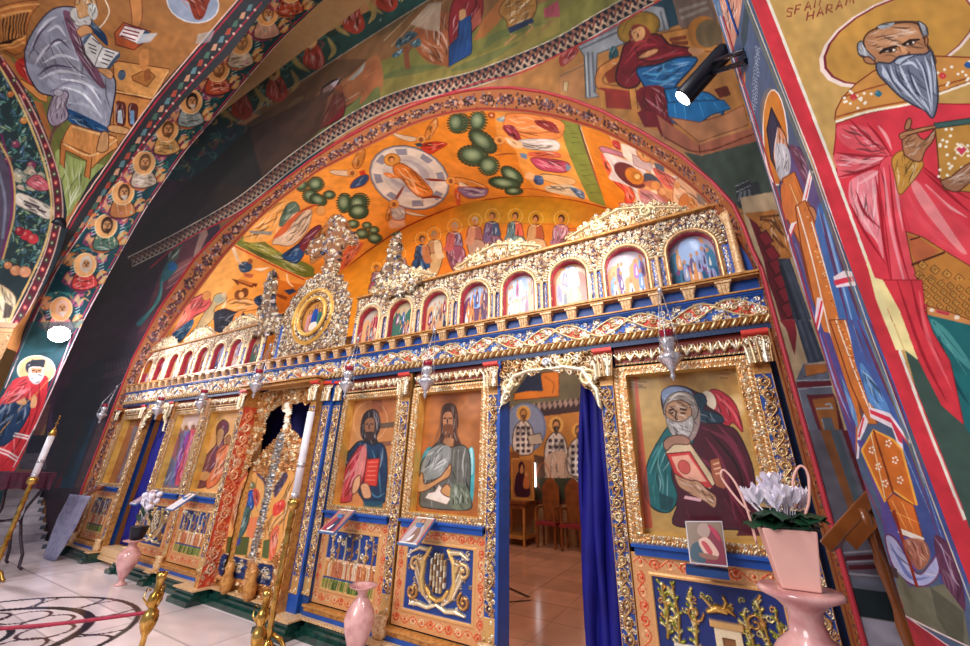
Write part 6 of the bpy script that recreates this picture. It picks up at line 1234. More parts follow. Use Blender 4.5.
# cross finial
for (x,y,r) in ((288,405,2.6),(288,409,2.2),(285,412,2.4),(292,412,2.4),(288,414,2.4),(287,420,2.6),(286,426,3)): c.E(x,y,r,r*1.15,0,'fff4e0'); c.h[polymask(c,[x-r,y-r,x+r,y-r,x+r,y+r,x-r,y+r])]=.012
c.crop(230,400,5.39)
c.L('285 175 270 260 250 350 225 450 200 560 180 660','6a6a70',28,.9,sm=1); 
c.crop(210,470,5.39); c.L('395 -200 372 -120 352 -40 330 40 300 170 270 310 245 430 225 500','7c7470',38,.85); 
for i in range(170): t=RNG.rand(); x=395-170*t+RNG.randn()*9; y=-200+700*t; c.E(x,y,5,4,0,['f0e4cc','2c4470','c08c50','ffffff','5c4030'][i%5],.95)
def pane(P_,base): c.P(P_,base,sm=1,met=0); k=polymask(c,cat(nums(P_),True,4)); c.h[k]=.001
pane('85 450 100 300 130 150 170 60 220 10 270 20 300 70 290 150 265 260 235 360 205 460','e0a058'); 
c.P('92 360 215 360 200 460 85 450','4c5420').P('200 260 265 250 240 370 200 360','e0784c',.9).P('110 200 150 110 190 60 210 90 180 200 130 330','b86c40',.8,sm=1)
c.P('215 70 232 62 245 80 240 100 218 100','6c6c44',sm=1).P('205 120 240 110 240 170 230 210 200 210 195 160','1c50a8',sm=1,o='0c2450',ow=.5).P('180 210 215 200 210 270 190 330 160 370 140 360 160 290','3c6460',sm=1,o='1c302c',ow=.5).P('235 100 262 110 270 150 250 200 235 150','c84c38',sm=1).M('110 400 130 380 150 400|150 380 155 430|130 385 110 410','c8a878',4,.9).P('135 375 165 370 160 400 140 405','2c3c90',sm=1)
c.M('85 450 100 300 130 150 170 60 220 10 270 20 300 70','c05038',6,.9).P('260 15 300 50 300 100 285 60 255 30','3c2c50',.8,sm=1)
pane('275 470 290 360 320 210 350 110 400 30 440 0 470 60 440 200 420 330 340 480','e09c50')
c.P('350 100 390 40 410 10 420 40 380 110 350 150','3c3050',.9,sm=1).P('345 190 400 160 400 210 345 250','d83c28',sm=1).P('290 380 330 370 315 480 280 470','4c5c28').P('330 340 375 300 350 460 320 480','d85c3c',.9,sm=1)
c.P('70 450 215 480 190 590 40 560','12285c'); c.P('270 500 350 515 330 625 240 605','12285c')
for (x0,x1,y0,y1,n) in ((75,185,490,550,26),(265,320,530,600,16)):
    for i in range(n): x,y=RNG.uniform(x0,x1),RNG.uniform(y0,y1); c.L([x-9,y+6,x-4,y-8,x+8,y-4,x+4,y+6],['e8d0a8','f4e8d0','c89c64'][i%3],4.5,.95)
c.P('50 440 70 450 45 560 25 555','d08848').P('210 480 262 500 230 610 180 595','c8884c',.6).L('60 445 340 505','e8b888',7,.9,sm=0).L('35 570 260 625','d89058',9,.9,sm=0)
c.keep&=~polymask(c,'50 590 210 640 200 660 30 610')
RD=c.mesh('royal_door',M_gilt,ICO)
m=MB(); m.box(-1.74,-1.29,1.004,1.02,-.436,-.02); m.build('royal_door_back',M_golddeep,ICO)
# small turned posts in front of the royal doors
for (x) in (-1.615,-1.47):
    m=MB(); m.lathe([(.012,-.44),(.02,-.425),(.024,-.40),(.014,-.375),(.018,-.36),(.010,-.34)],(x,.972),10,flut=.12); m.build('door_foot',M_golddeep,ICO)
# =================== DOOR VALANCES ===================
def valance(x,s):
    c=Cv(PlaneY(.995),x-.148,x+.148,.13,.312,step=.0013,base='8c5c34',mode='uv'); c.m[:]=.5
    q=lambda u:.262-.0*u
    prof=np.where(np.abs(c.U-x)<.05,.262+.008*np.cos((c.U-x)*70),.262-((np.abs(c.U-x)-.05)/.09)**1.5*.10+.007*np.sin((c.U-x)*170))
    c.keep=(c.V>prof); fil(c,lambda a,b:True,520,.0105,CREAM+['e0b070','a87040'],.012,31)
    for e in (1,-1):
        c.S_(spiral(x+e*.115,.235,.026,e,0,16,1.5),.006,.016,'f4dcb0'); c.S_(spiral(x+e*.05,.285,.016,-e,0,12,1.3),.005,.015,'f0d8a8'); c.S_([(x+e*.14,.15),(x+e*.135,.20),(x+e*.10,.26),(x+e*.05,.272),(x,.270)],[.006,.009,.008,.006,.006],.016,'f8e8c8')
    r=RNG.rand(c.nv,c.nu); c.S_(spiral(x,.29,.013,1,0,10,1.2),.005,.018,'d8d8e0'); return c.mesh('door_valance',M_gilt,ICO)
valance(-.361,1); valance(mir(-.361),-1)
m=MB(); m.box(-.513,-.505,.985,1.05,-.44,.31); m.build('door_jamb',M_blue,ICO); m=MB(); m.box(mir(-.513)-.0,mir(-.505)+.006,.985,1.06,-.44,.31) if 0 else m.box(-2.835,-2.826,.99,1.04,-.44,.31); m.build('door_jamb',M_blue,ICO)
# =================== CURTAINS ===================
M_velvet=plain('blue_velvet','16167c',.6,0,'12126c',5,.05,.3); M_navy=plain('navy_curtain_cloth','1c1a5c',.7,0,'17154e',8,.1,.2)
def curtain(name,x0,x1,z0,z1,Y,amp,nf,mat,label,catn,top=None):
    m=MB(); n=nf*8; V=[];Fs=[]; zs=np.linspace(z0,z1,12)
    for j,z in enumerate(zs):
        t=(z-z0)/(z1-z0)
        for i in range(n+1):
            s=i/n; a=x0+(x1-x0)*s
            if top: a=a*(1-t)+(top[0]+(top[1]-top[0])*s)*t
            V.append((a+.006*math.sin(s*nf*4.1+j*.7),Y+amp*math.sin(s*nf*2*PI+.5*math.sin(j*.6))*(1-.3*t),z))
    for j in range(11):
        for i in range(n): k=j*(n+1)+i; Fs.append((k,k+1,k+n+2,k+n+1))
    m.add(V,Fs,True); o=m.build(name,mat); so=o.modifiers.new('t','SOLIDIFY'); so.thickness=.008*S; return tag(o,label,catn)
curtain('door_curtain',-.328,-.205,-.475,.30,1.07,.012,4,M_velvet,'bright blue velvet curtain drawn aside in the open right-hand door of the icon screen','curtain',top=(-.29,-.20))
curtain('door_curtain',-2.812,-2.53,-.410,.27,1.075,.014,7,M_velvet,'blue velvet curtain filling the far left doorway of the icon screen','curtain')
curtain('door_curtain',-1.80,-1.25,-.1,.31,1.10,.010,7,M_navy,'dark navy curtain hanging behind the cross of the royal doors','curtain')
m=MB(); m.box(-2.82,-2.50,.995,1.06,-.45,-.415); m.box(-2.82,-2.50,.99,1.06,-.47,-.452); m.build('door_sill',M_dent,ICO)
# =================== FREE-STANDING THINGS ===================
def at(x,y,Y): return onY(x,y,Y)
M_brass=plain('polished_brass','d8ae60',.22,.95,'a87830',14,.05); M_silver=plain('engraved_silver','e4e2e8',.25,.7,'a8a4b0',60,.3); M_glassred=plain('ruby_glass','a01838',.1,0,'7c1028',8,0,.6)
M_pinkm=plain('pink_marble','e4b0ac',.22,0,'bc7c7c',9,.03,.5,coat=.4); M_wax=plain('white_wax','f0ecf4',.45,0,'e0dce8',8); M_pink=plain('pink_paper','ecb8ac',.6,0,'e4aca0',5); M_white=plain('white_petal','f6f2fa',.5,0,'e8e0f4',30); M_leaf=plain('dark_green_leaf','1f4a30',.4,0,'123220',20)
M_wood=plain('varnished_brown_wood','84481f',.3,0,'6c3818',7,.05,.5,coat=.3); M_black=plain('black_metal','181c2c',.35,.3,'10121c',10); M_iron=plain('wrought_iron','4c424c',.5,.6,'383038',20); M_burg=plain('burgundy_cloth','4c1030',.7,0,'380820',10,.2)
M_marw=plain('white_marble_step','d4ccd4',.3,0,'bcb4c0',6); M_mard=plain('slate_inlay','5c6478',.4,0,'505868',8); M_rope=plain('crimson_rope','a81c40',.6,0,'8c1430',40,.2); M_redc=plain('red_cushion','8c1c24',.6,0,'701418',8)
# hanging oil lamps
def lamp(x,Y,z,label,grp='oil lamps hanging along the icon screen',sc_=1.):
    t=thing('hanging_lamp',(x,Y,z-.095),label,'lamp',grp); k=sc_
    m=MB(); m.lathe([(.001,z-.095),(.006,z-.085),(.003,z-.075),(.012,z-.062),(.022,z-.05),(.026,z-.042),(.024,z-.036),(.012,z-.030),(.010,z-.022),(.015,z-.012),(.017,z-.002),(.013,z+.006)],(x,Y),16,flut=.05); m.build('lamp_body',M_silver,t)
    m=MB(); m.lathe([(.011,z+.004),(.015,z+.014),(.016,z+.022),(.0155,z+.022),(.010,z+.006)],(x,Y),14); m.build('glass_cup',M_glassred,t)
    for a in (.4,2.5,4.6):
        m=MB(); m.tube([(x+.025*math.cos(a),Y+.025*math.sin(a),z-.04),(x+.018*math.cos(a),Y+.018*math.sin(a),z+.03),(x+.004*math.cos(a),Y+.02,z+.13)],.0012,5); m.build('chain',M_silver,t)
    m=MB(); m.lathe([(.001,z+.128),(.007,z+.132),(.005,z+.14),(.001,z+.145)],(x,Y+.02),8); m.tube([(x,Y+.02,z+.14),(x,.950,z+.175)],.001,4); m.build('lamp_cap',M_silver,t)
lamps=[((668,345),'silver oil lamp with a red cup hanging before the large evangelist icon'),((427,372),'silver oil lamp hanging before the icon of the bearded forerunner in grey'),((348,376),'silver oil lamp hanging before the icon of the man holding a red book'),((258,378),'silver oil lamp hanging over the red pilaster beside the royal doors'),((203,397),'silver oil lamp hanging before the mother and child icon'),((160,404),'silver oil lamp hanging beside the far left curtained doorway'),((104,410),'leftmost silver oil lamp, against the dark wall end')]
for (px,lb) in lamps: yl=.87 if px[0]==258 else .915; p=at(px[0],px[1],yl); lamp(p[0],yl,p[2]+.012,lb)
# sloping display icons on the blue shelf
def tray(x,label,col,pic,w=.042,z=-.128,Y=.970,L=.075,drop=.058):
    t=thing('display_icon',(x,Y-.03,z-.05),label,'icon','small sloping icons on the shelf')
    m=MB(); a=(x-w,Y,z);b=(x+w,Y,z);c_=(x+w,Y-L,z-drop);d=(x-w,Y-L,z-drop); n=np.array([0,-drop,L]); n=n/np.linalg.norm(n)*.006
    lo=[np.array(q)-n for q in (d,c_,b,a)]; hi=[np.array(q) for q in (d,c_,b,a)]; m.hexa([tuple(q) for q in lo+hi]); m.box(x-.01,x+.01,Y-.03,Y+.003,z-.03,z-.012); m.build('stand',col,t)
    class Sl:
        def pt(s,u,v): return np.stack([x+u,Y-L+L*v,z-drop+drop*v+.0012+0*u],-1)
        def nr(s,u,v): return n/.006
    c=Cv(Sl(),-w*.96,w*.96,.02,.98,base='c8b8b0',mode='uv',un=60,vn=60); 
    def pf(Lp,cc): Q=cat(np.array([(a_*w,b_) for a_,b_ in Lp]),True,4); c.fill(np.stack([np.interp(Q[:,0],c.us,c.iu),np.interp(Q[:,1],c.vs,c.iv)],1),cc)
    c.c[:]=hx(pic[0]); pf([(-.7,.05),(-.6,.55),(-.2,.75),(.3,.72),(.6,.5),(.7,.05)],pic[1]); pf([(-.2,.1),(0,.7),(.5,.4),(.4,.05)],pic[2]); pf([(-.2,.65),(.2,.65),(.22,.92),(-.2,.92)],'8c5c48'); pf([(-.1,.7),(.12,.7),(.12,.86),(-.1,.86)],'c8906c'); pf([(-.3,.15),(.1,.35),(.0,.12)],'f0e8ec')
    c.c[:3]=c.c[-3:]=hx('f0e8e4'); c.c[:,:3]=c.c[:,-3:]=hx('d04858'); c.mesh('painted_panel',M_icon,t)
M_blued=plain('pale_blue_board','5c84b8',.5,0,'4c74a8',10)
tray(-1.045,'small sloping icon in a red and white border below the man with the red book',M_blued,('a88474','a03c54','303c60'),.034)
tray(-.73,'small sloping icon in a red and white border below the forerunner in grey',M_blued,('a89080','c0b0b8','8c6c60'),.034)
tray(-2.02,'blank white sloping panel on the shelf below the mother and child icon',M_blued,('ece8ec','ece8ec','e4e0e8'),.034)
tray(-2.37,'sloping pale panel on the shelf behind the white flowers at left',M_blued,('c8b8c8','8c7c9c','b08c98'),.034)
tray(-3.0,'brown sloping icon on the shelf of the far left icon',M_wood,('7a4c38','8c5c48','5c3c44'),.04)
# the larger upright one before the evangelist
t=thing('display_icon',(-.075,.93,-.17),'upright small icon of an old man reading, leaning before the evangelist icon','icon')
P0=[at(685,521,.955),at(722,521,.955),at(728,567,.915),at(690,563,.915)]
m=MB(); m.hexa([tuple(q+np.array([0,.006,-.002])) for q in (P0[3],P0[2],P0[1],P0[0])]+[tuple(q) for q in (P0[3],P0[2],P0[1],P0[0])]); m.build('board',M_marw,t)
class Qd:
    def pt(s,u,v): 
        a,b,c_,d=P0; u=u[...,None];v=v[...,None]; return (d*(1-u)+c_*u)*(1-v)+(a*(1-u)+b*u)*v+np.array([0,-.0015,.0005])
    def inv(s,x,y): return None
c=Cv(Qd(),.03,.97,.03,.97,base='7a6458',mode='uv',un=90,vn=100); 
def pf(Lp,cc): Q=cat(np.array(Lp,float),True,4); c.fill(np.stack([np.interp(Q[:,0],c.us,c.iu),np.interp(Q[:,1],c.vs,c.iv)],1),cc)
c.c[:]=hx('846c5c'); pf([(.45,.0),(.35,.4),(.5,.75),(.8,.8),(.95,.5),(1,0)],'7a1c38'); pf([(.05,.1),(.1,.4),(.35,.5),(.45,.3),(.4,.02)],'24485c'); pf([(.3,.75),(.4,.92),(.6,.92),(.65,.75),(.55,.6),(.4,.62)],'a88c80'); pf([(.3,.5),(.55,.6),(.8,.3),(.75,.18),(.5,.15)],'d8b0a0'); pf([(.38,.48),(.5,.5),(.65,.28),(.55,.22)],'b83c48'); pf([(.6,.9),(.8,.8),(.9,.55),(.8,.6)],'b02848'); pf([(.3,.25),(.75,.2),(.7,.12),(.35,.14)],'8c5c4c')
c.mesh('painted_panel',M_icon,t); m=MB(); p=at(706,566,.93); m.box(p[0]-.035,p[0]+.035,.918,.955,p[2]-.016,p[2]-.004); m.build('ledge',M_bluedk,t)
# paper on top of the forerunner's tray
t=MB(); 
# pink marble vases
def vase(x,Y,r,h,label,grp=None,z0=-.4845,nm='marble_vase'):
    pr=[(.5,0),(.55,.015),(.5,.03),(.28,.06),(.24,.10),(.30,.15),(.6,.30),(.95,.5),(1.02,.60),(.92,.70),(.6,.80),(.36,.86),(.33,.91),(.5,.955),(.95,.985),(1.0,1.0),(.9,.995),(.3,.93)]
    m=MB(); m.lathe([(max(a*r,1e-4),z0+b*h) for a,b in pr],(x,Y),28); o=m.build(nm,M_pinkm); return tag(o,label,'vase',grp)
vase(-2.235,.895,.040,.165,'pink marble vase standing on the floor before the far left doorway')
vase(-.865,.895,.038,.190,'pink marble vase on the floor before the grove panel of the icon screen')
m=MB(); vx,vY=.0655,.615; r=.0365; zt=-.185*vY
pr=[(.6,0),(.7,.01),(.6,.03),(.3,.06),(.28,.1),(.5,.3),(.9,.55),(1.15,.70),(1.22,.76),(1.15,.81),(.85,.855),(.5,.885),(.43,.92),(.46,.945),(.7,.968),(1.08,.985),(1.1,.993),(1.05,1.),(.9,1.)]
m.lathe([(a*r,-.4845+b*(zt+.4845)) for a,b in pr],(vx,vY),32); tag(m.build('marble_vase',M_pinkm),'tall pink marble vase in the right foreground carrying the potted cyclamen','vase')
# pot with cyclamen
pz=zt+.0005; t=thing('potted_cyclamen',(vx,vY,pz),'white cyclamen in a square pink pot with tall handles on the tall vase','plant')
def frust(x,y,z0,z1,w0,w1,rot): 
    L=[]
    for z,w in ((z0,w0),(z1,w1)):
        for k in range(4): a=rot+PI/4+k*PI/2; L.append((x+w*1.414*math.cos(a),y+w*1.414*math.sin(a),z))
    return L
m=MB(); m.hexa(frust(vx,vY,pz,pz+.060,.0175,.0255,.04)); m.build('pot',M_pink,t,bevel=.0015)
m=MB(); m.hexa(frust(vx,vY,pz+.0605,pz+.063,.0225,.0225,.04)); m.build('soil',M_leaf,t)
def wire(pts,Y,r=.0012): return [tuple(at(x,y,Y)) for x,y in cat(nums(pts),False,5)]
for k,(pts,Yw) in enumerate((('757 545 748 512 736 484 724 470 722 478 738 500 750 512',.60),('795 508 793 480 800 466 808 474 809 500 805 515',.60))):
    m=MB(); m.tube(wire(pts,Yw),.0015,6); m.build('handle',M_pink,t)
rf=random.Random(4)
for i in range(26):
    a=rf.uniform(0,6.3); q=rf.uniform(.006,.034); cx_,cy_=vx+q*math.cos(a),vY+q*math.sin(a); zz=pz+.064+rf.uniform(.0,.014)
    m=MB(); n=10; V=[(cx_,cy_,zz+.003)]+[(cx_+.0145*(1+.12*math.cos(3*j))*math.cos(j*2*PI/n),cy_+.0145*math.sin(j*2*PI/n),zz+.004*math.sin(j*2.1+i)-.004*(q>.02)) for j in range(n)]; m.add(V,[(0,1+j,1+(j+1)%n) for j in range(n)],True); m.build('leaf',M_leaf,t)
for i in range(40):
    a=rf.uniform(0,6.3); q=rf.uniform(0,.030); cx_,cy_=vx-.004+q*math.cos(a),vY+q*math.sin(a); zz=pz+.080+rf.uniform(0,.026)*(1-q/.04)
    m=MB(); 
    for j in range(5):
        b=j*1.257+rf.uniform(-.2,.2); d=np.array([math.cos(b),math.sin(b)]); e=np.array([-d[1],d[0]]); L=.0125
        P_=[(cx_,cy_,zz)]+[(cx_+d[0]*u_*L+e[0]*v_*L,cy_+d[1]*u_*L+e[1]*v_*L,zz+w_*L) for u_,v_,w_ in ((.35,.35,.5),(.75,.3,1.1),(.8,0,1.5),(.75,-.3,1.1),(.35,-.35,.5))]; m.add(P_,[(0,1,2),(0,2,3),(0,3,4),(0,4,5)],True)
    m.tube([(cx_,cy_,zz),(vx+q*.4*math.cos(a),vY+q*.4*math.sin(a),pz+.06)],.0007,4); m.build('flower',M_white,t)
# flower bunch at left
p=at(150,500,.895); q=np.array([-2.235,.895,-.27]); zb=-.309; t=thing('flower_bouquet',(q[0],.895,-.319),'bunch of white flowers in a dark pot standing on the far left pink vase','flowers')
m=MB(); m.lathe([(.020,zb-.01),(.026,zb),(.033,q[2]),(.034,q[2]+.004),(.030,q[2]+.004)],(q[0],.90),14); m.build('pot',M_black,t)
for i in range(14):
    a=rf.uniform(0,6.3); q2=rf.uniform(.005,.05); m=MB(); cx_=p[0]+q2*math.cos(a)-.005; cy_=.90+q2*.5*math.sin(a); zz=p[2]+rf.uniform(-.03,.022); 
    m.ball((cx_,cy_,zz),.012,5); m.ball((cx_+.01,cy_,zz+.005),.009,5); m.tube([(cx_,cy_,zz),(q[0],.90,q[2])],.002,4); m.build('flower',M_white,t)
for i in range(8): 
    a=rf.uniform(0,6.3); cx_=(p[0]+q[0])/2+.03*math.cos(a); cy_=.90+.02*math.sin(a); zz=(p[2]+q[2])/2+rf.uniform(-.02,.02); m=MB(); m.add([(cx_-.02,cy_,zz),(cx_,cy_-.008,zz+.02),(cx_+.02,cy_,zz+.004),(cx_,cy_+.008,zz-.02)],[(0,1,2),(0,2,3)]); m.build('leaf',M_leaf,t)
# brass rope posts
def stan(x,Y,zt,label,s=1.):
    t=thing('rope_post',(x,Y,-.485),label,'rope post'); h=zt+.485
    pr=[(.045,0),(.048,.01),(.040,.05),(.018,.08),(.012,.13),(.016,.16),(.010,.2),(.010,.38),(.018,.42),(.026,.48),(.030,.54),(.026,.60),(.014,.64),(.020,.68),(.026,.73),(.022,.78),(.012,.81),(.014,.84),(.012,.87),(.016,.93),(.021,1.0),(.017,1.0),(.010,.95)]
    m=MB(); m.lathe([(a*s,-.4848+b*h) for a,b in pr],(x,Y),18,flut=.09); m.build('post',M_brass,t)
    for a in (0,2.1,4.2):
        m=MB(); zz=-.485+.66*h; m.tube([(x+.014*math.cos(a)*s,Y+.014*math.sin(a)*s,zz),(x+.04*s*math.cos(a),Y+.04*s*math.sin(a),zz+.02),(x+.036*s*math.cos(a),Y+.036*s*math.sin(a),zz+.04),(x+.022*s*math.cos(a),Y+.022*s*math.sin(a),zz+.035)],.004*s,6); m.build('scroll',M_brass,t)
    return t
s1=at(163,572,.60); stan(s1[0],.60,s1[2],'ornate brass rope post in the left foreground with the crimson rope hooked on',.62)
s2=at(268,590,.70); stan(s2[0],.70,s2[2],'ornate brass post on the floor before the royal doors',.55)
ra=at(150,612,.60); rb=onZ(-60,632,ra[2]-.01)
P_=[ra*(1-t_)+rb*t_-np.array([0,0,.006*math.sin(PI*t_)]) for t_ in np.linspace(.02,1,40)]
m=MB(); m.tube(P_,.0042,8); tag(m.build('barrier_rope',M_rope),'crimson rope stretched from the left brass post across the marble floor','rope')
# candle stands
def candle_stand(x,Y,z0,z1,label,r=.011,cross=False):
    t=thing('candle_stand',(x,Y,-.485),label,'candle stand')
    m=MB(); n=24; pr=[(.034,-.4845),(.036,-.478),(.02,-.468),(.01,-.455)]
    for i in range(n+1): f=i/n; pr.append((.0065+.0035*abs(math.sin(f*PI*9)),-.45+(z0-.03+.45)*f))
    pr+=[(.008,z0-.028),(.018,z0-.02),(.019,z0-.005),(.014,z0+.004),(.010,z0+.004)]
    m.lathe(pr,(x,Y),14); m.build('stand',M_brass,t)
    for a in (.5,2.6,4.7):
        m=MB(); m.tube([(x+.01*math.cos(a),Y+.01*math.sin(a),-.44),(x+.035*math.cos(a),Y+.035*math.sin(a),-.45),(x+.052*math.cos(a),Y+.052*math.sin(a),-.474),(x+.062*math.cos(a),Y+.062*math.sin(a),-.479)],.006,6); m.build('foot',M_brass,t)
    m=MB(); m.lathe([(r,z0),(r,z1),(.001,z1)],(x,Y),16); cd=m.build('candle',M_wax,t)
    for f in (.33,.0): 
        m=MB(); zz=z0+(z1-z0)*(f+.02); m.lathe([(r*1.06,zz),(r*1.06,zz+.014)],(x,Y),16); m.build('band',M_silver,cd)
    if cross:
        m=MB(); m.lathe([(r,z1),(r*1.3,z1+.01),(r*.6,z1+.03),(.002,z1+.04)],(x,Y),12); m.box(x-.002,x+.002,Y-.002,Y+.002,z1+.03,z1+.095); m.box(x-.018,x+.018,Y-.002,Y+.002,z1+.055,z1+.060); m.build('cross',M_brass,t)
    return t
a=at(297,500,.845); b=at(309,412,.845); candle_stand((a[0]+b[0])/2-.0,.845,a[2],b[2],'tall white candle on a twisted brass stand before the royal doors',.0115)
a=at(33,478,.62); b=at(52,436,.62); candle_stand((a[0]+b[0])/2,.62,a[2],b[2],'white candle topped by a small cross on a brass stand at the far left',.012,True)
# iron table with burgundy cloth
t=thing('iron_table',(-2.98,.66,-.485),'small wrought iron table with a burgundy cloth at the far left','table')
m=MB(); m.box(-3.10,-2.86,.57,.72,-.075,-.068); m.build('table_top',M_iron,t)
m=MB(); n=40; V=[];Fs=[]; per=[(-3.11,.56),(-2.85,.56),(-2.85,.73),(-3.11,.73)]; pts=[]
for i in range(4):
    for k in range(10): f=k/10; pts.append((per[i][0]*(1-f)+per[(i+1)%4][0]*f,per[i][1]*(1-f)+per[(i+1)%4][1]*f))
V=[(x,y,-.064) for x,y in pts]+[(x+.006*math.sin(i*1.9)*(1 if i<20 else -1),y+.004*math.cos(i*1.7),-.135-.012*(i%5==0)) for i,(x,y) in enumerate(pts)]
m.add(V,[(i,(i+1)%40,40+(i+1)%40,40+i) for i in range(40)]+[tuple(range(40))]); m.build('cloth',M_burg,t)
for (x,y,sx,sy) in ((-2.90,.70,1,1),(-3.05,.70,-1,1),(-2.90,.60,1,-1),(-3.05,.60,-1,-1)):
    m=MB(); m.tube([tuple(q) for q in cat([(x,y),(x+.02*sx,y)],False,1).tolist()] and [(x,y,-.08),(x+.012*sx,y+.01*sy,-.14),(x-.015*sx,y-.01*sy,-.22),(x-.02*sx,y-.01*sy,-.28),(x+.005*sx,y+.01*sy,-.36),(x+.03*sx,y+.03*sy,-.42),(x+.028*sx,y+.035*sy,-.47),(x+.04*sx,y+.045*sy,-.480)],.006,7); m.build('leg',M_iron,t)
m=MB(); m.tube([(-2.92,.69,-.28),(-3.03,.61,-.28)],.005,6); m.tube([(-3.03,.69,-.28),(-2.92,.61,-.28)],.005,6); m.build('stretcher',M_iron,t)
# marble steps in the north bay
t=thing('marble_steps',(-3.7,.82,-.485),'white marble steps with slate inlays rising in the dark bay at far left','steps')
for k in range(7):
    x1=-3.38-.075*k; z1=-.485+.042*(k+1); m=MB(); m.box(-4.9,x1,.67,.945,z1-.042,z1-.004); m.box(-4.9,x1+.006,.67,.945,z1-.004,z1); st_=m.build('step',M_marw,t); m=MB(); m.box(x1-.002,x1+.001,.925,.944,z1-.034,z1-.012); m.build('inlay',M_mard,st_)
# veil
m=MB(); Pv=[at(70,494,.885),at(90,496,.885),at(76,526,.89),at(60,545,.88),at(48,548,.88),at(58,516,.88)]
Pv[3][2]=-.4835; Pv[4][2]=-.4835; 
Lf=[Pv[0],Pv[5],Pv[4]]; Rt=[Pv[1],Pv[2],Pv[3]]; V=[]; ny,nx=12,40
for j in range(ny):
    t_=j/(ny-1)*2; k_=min(int(t_),1); f_=t_-k_; l_=Lf[k_]*(1-f_)+Lf[k_+1]*f_; r_=Rt[k_]*(1-f_)+Rt[k_+1]*f_
    for i in range(nx): u_=i/(nx-1); V.append(tuple(l_*(1-u_)+r_*u_+np.array([0,.007*math.sin(u_*34+.6*math.sin(j*.5)),0])))
m.add(V,[(j*nx+i,j*nx+i+1,(j+1)*nx+i+1,(j+1)*nx+i) for j in range(ny-1) for i in range(nx-1)],True); M_veil=plain('lilac_gauze','c8c8e4',.6,0,'a8a8d0',14,.6,trans=.6); o=m.build('gauze_veil',M_veil); sd=o.modifiers.new('s','SOLIDIFY'); sd.thickness=.006; tag(o,'lilac gauze cloth hanging over the far left foot of the icon screen','cloth')
# wooden lectern at the right, between pier and screen
t=thing('wooden_lectern',(.2,.82,-.485),'brown turned-wood lectern with sloping top between the icon screen and the right pier','lectern')
A_=at(819,541,.76); B_=at(870,486,.80); A2=A_+np.array([.035,.12,-.005]); B2=B_+np.array([.03,.12,0])
th=np.array([.010,0,-.014]); m=MB(); m.hexa([tuple(A_+th),tuple(A2+th),tuple(B2+th),tuple(B_+th),tuple(A_),tuple(A2),tuple(B2),tuple(B_)]); m.build('desk',M_wood,t,bevel=.002)
m=MB(); th2=np.array([.012,.0,-.016]); k0=A_*.75+B_*.25; k1=A2*.75+B2*.25; k2=A2*.3+B2*.7; k3=A_*.3+B_*.7; m.hexa([tuple(q+th+th2*.8) for q in (k0,k1,k2,k3)]+[tuple(q+th) for q in (k0,k1,k2,k3)]); m.build('drawer_box',M_wood,t)
for (p1,p2,Ya,Yb) in (((861,508),(902,622),.79,.79),((866,500),(899,596),.86,.86)):
    a=at(*p1,Ya); b=at(*p2,Yb); d=(b-a); b=a+d*((-.484-a[2])/d[2]); n=26; pts=[a+(b-a)*i/n for i in range(n+1)]; m=MB(); m.tube(pts,[.006+.0022*math.sin(i*1.7)*(i%5!=0) for i in range(n+1)],10); m.build('leg',M_wood,t)
# black spotlight on the right pier
t=thing('spotlight',(.10,.69,.73),'black cylindrical spotlight, lit, bracketed to the blue side of the right pier','spotlight')
fa=at(683,98,.70); fb=at(727,49,.68); d=(fb-fa)/np.linalg.norm(fb-fa)
m=MB(); m.tube([fa,fa+d*.003,fa+d*.05,fb-d*.012,fb-d*.003,fb],[.0205,.0215,.0205,.020,.018,.012],20); m.build('housing',M_black,t)
M_lit=plain('lit_lamp_face','f4f6ff',.3,0,emit=14); m=MB(); m.tube([fa-d*.0016,fa-d*.0005],[.0185,.0185],20); m.build('lens',M_lit,t)
m=MB(); e1=fa*.35+fb*.65; e2=at(748,52,.575); e2[0]=.159; m.tube([e1+np.array([0,0,-.018]),e2+np.array([0,0,-.02]),e2],.0045,8); m.tube([e1+np.array([0,0,.012]),e2+np.array([0,0,.006])],.0045,8); m.build('bracket',M_black,t)
m=MB(); m.tube([fb,fb+np.array([.01,-.01,.012]),e2+np.array([0,0,.05]),e2+np.array([0,.0,.3])],.002,6); m.build('cable',M_blue,t)
# bright spotlight on the north pier
L0=np.array([-3.13,.578,.662]); t=thing('spotlight',(-3.15,.58,.66),'dazzling white spotlight on the left pier above the saint in red','spotlight')
m=MB(); m.tube([L0+np.array([-.055,0,.02]),L0+np.array([-.004,-.0,0])],[.03,.045],16); m.build('housing',M_black,t)
M_star=plain('dazzling_lamp','ffffff',.3,0,emit=60); m=MB(); m.ball((L0[0]+.006,L0[1],L0[2]),.044,12); m.build('bulb',M_star,t)
# dark lamp at the foot of the pendentive
L1=at(60,222,.0+.39); t=thing('spotlight',tuple(L1),'small black unlit lamp at the foot of the evangelist mural at left','spotlight')
m=MB(); m.tube([L1+np.array([-.03,.0,.035]),L1+np.array([0,0,-.03])],[.03,.034],14); m.build('housing',M_black,t)
m=MB(); m.box(L1[0]-.06,L1[0]-.02,L1[1]-.012,L1[1]+.012,L1[2]+.03,L1[2]+.045); m.build('bracket',M_black,t)
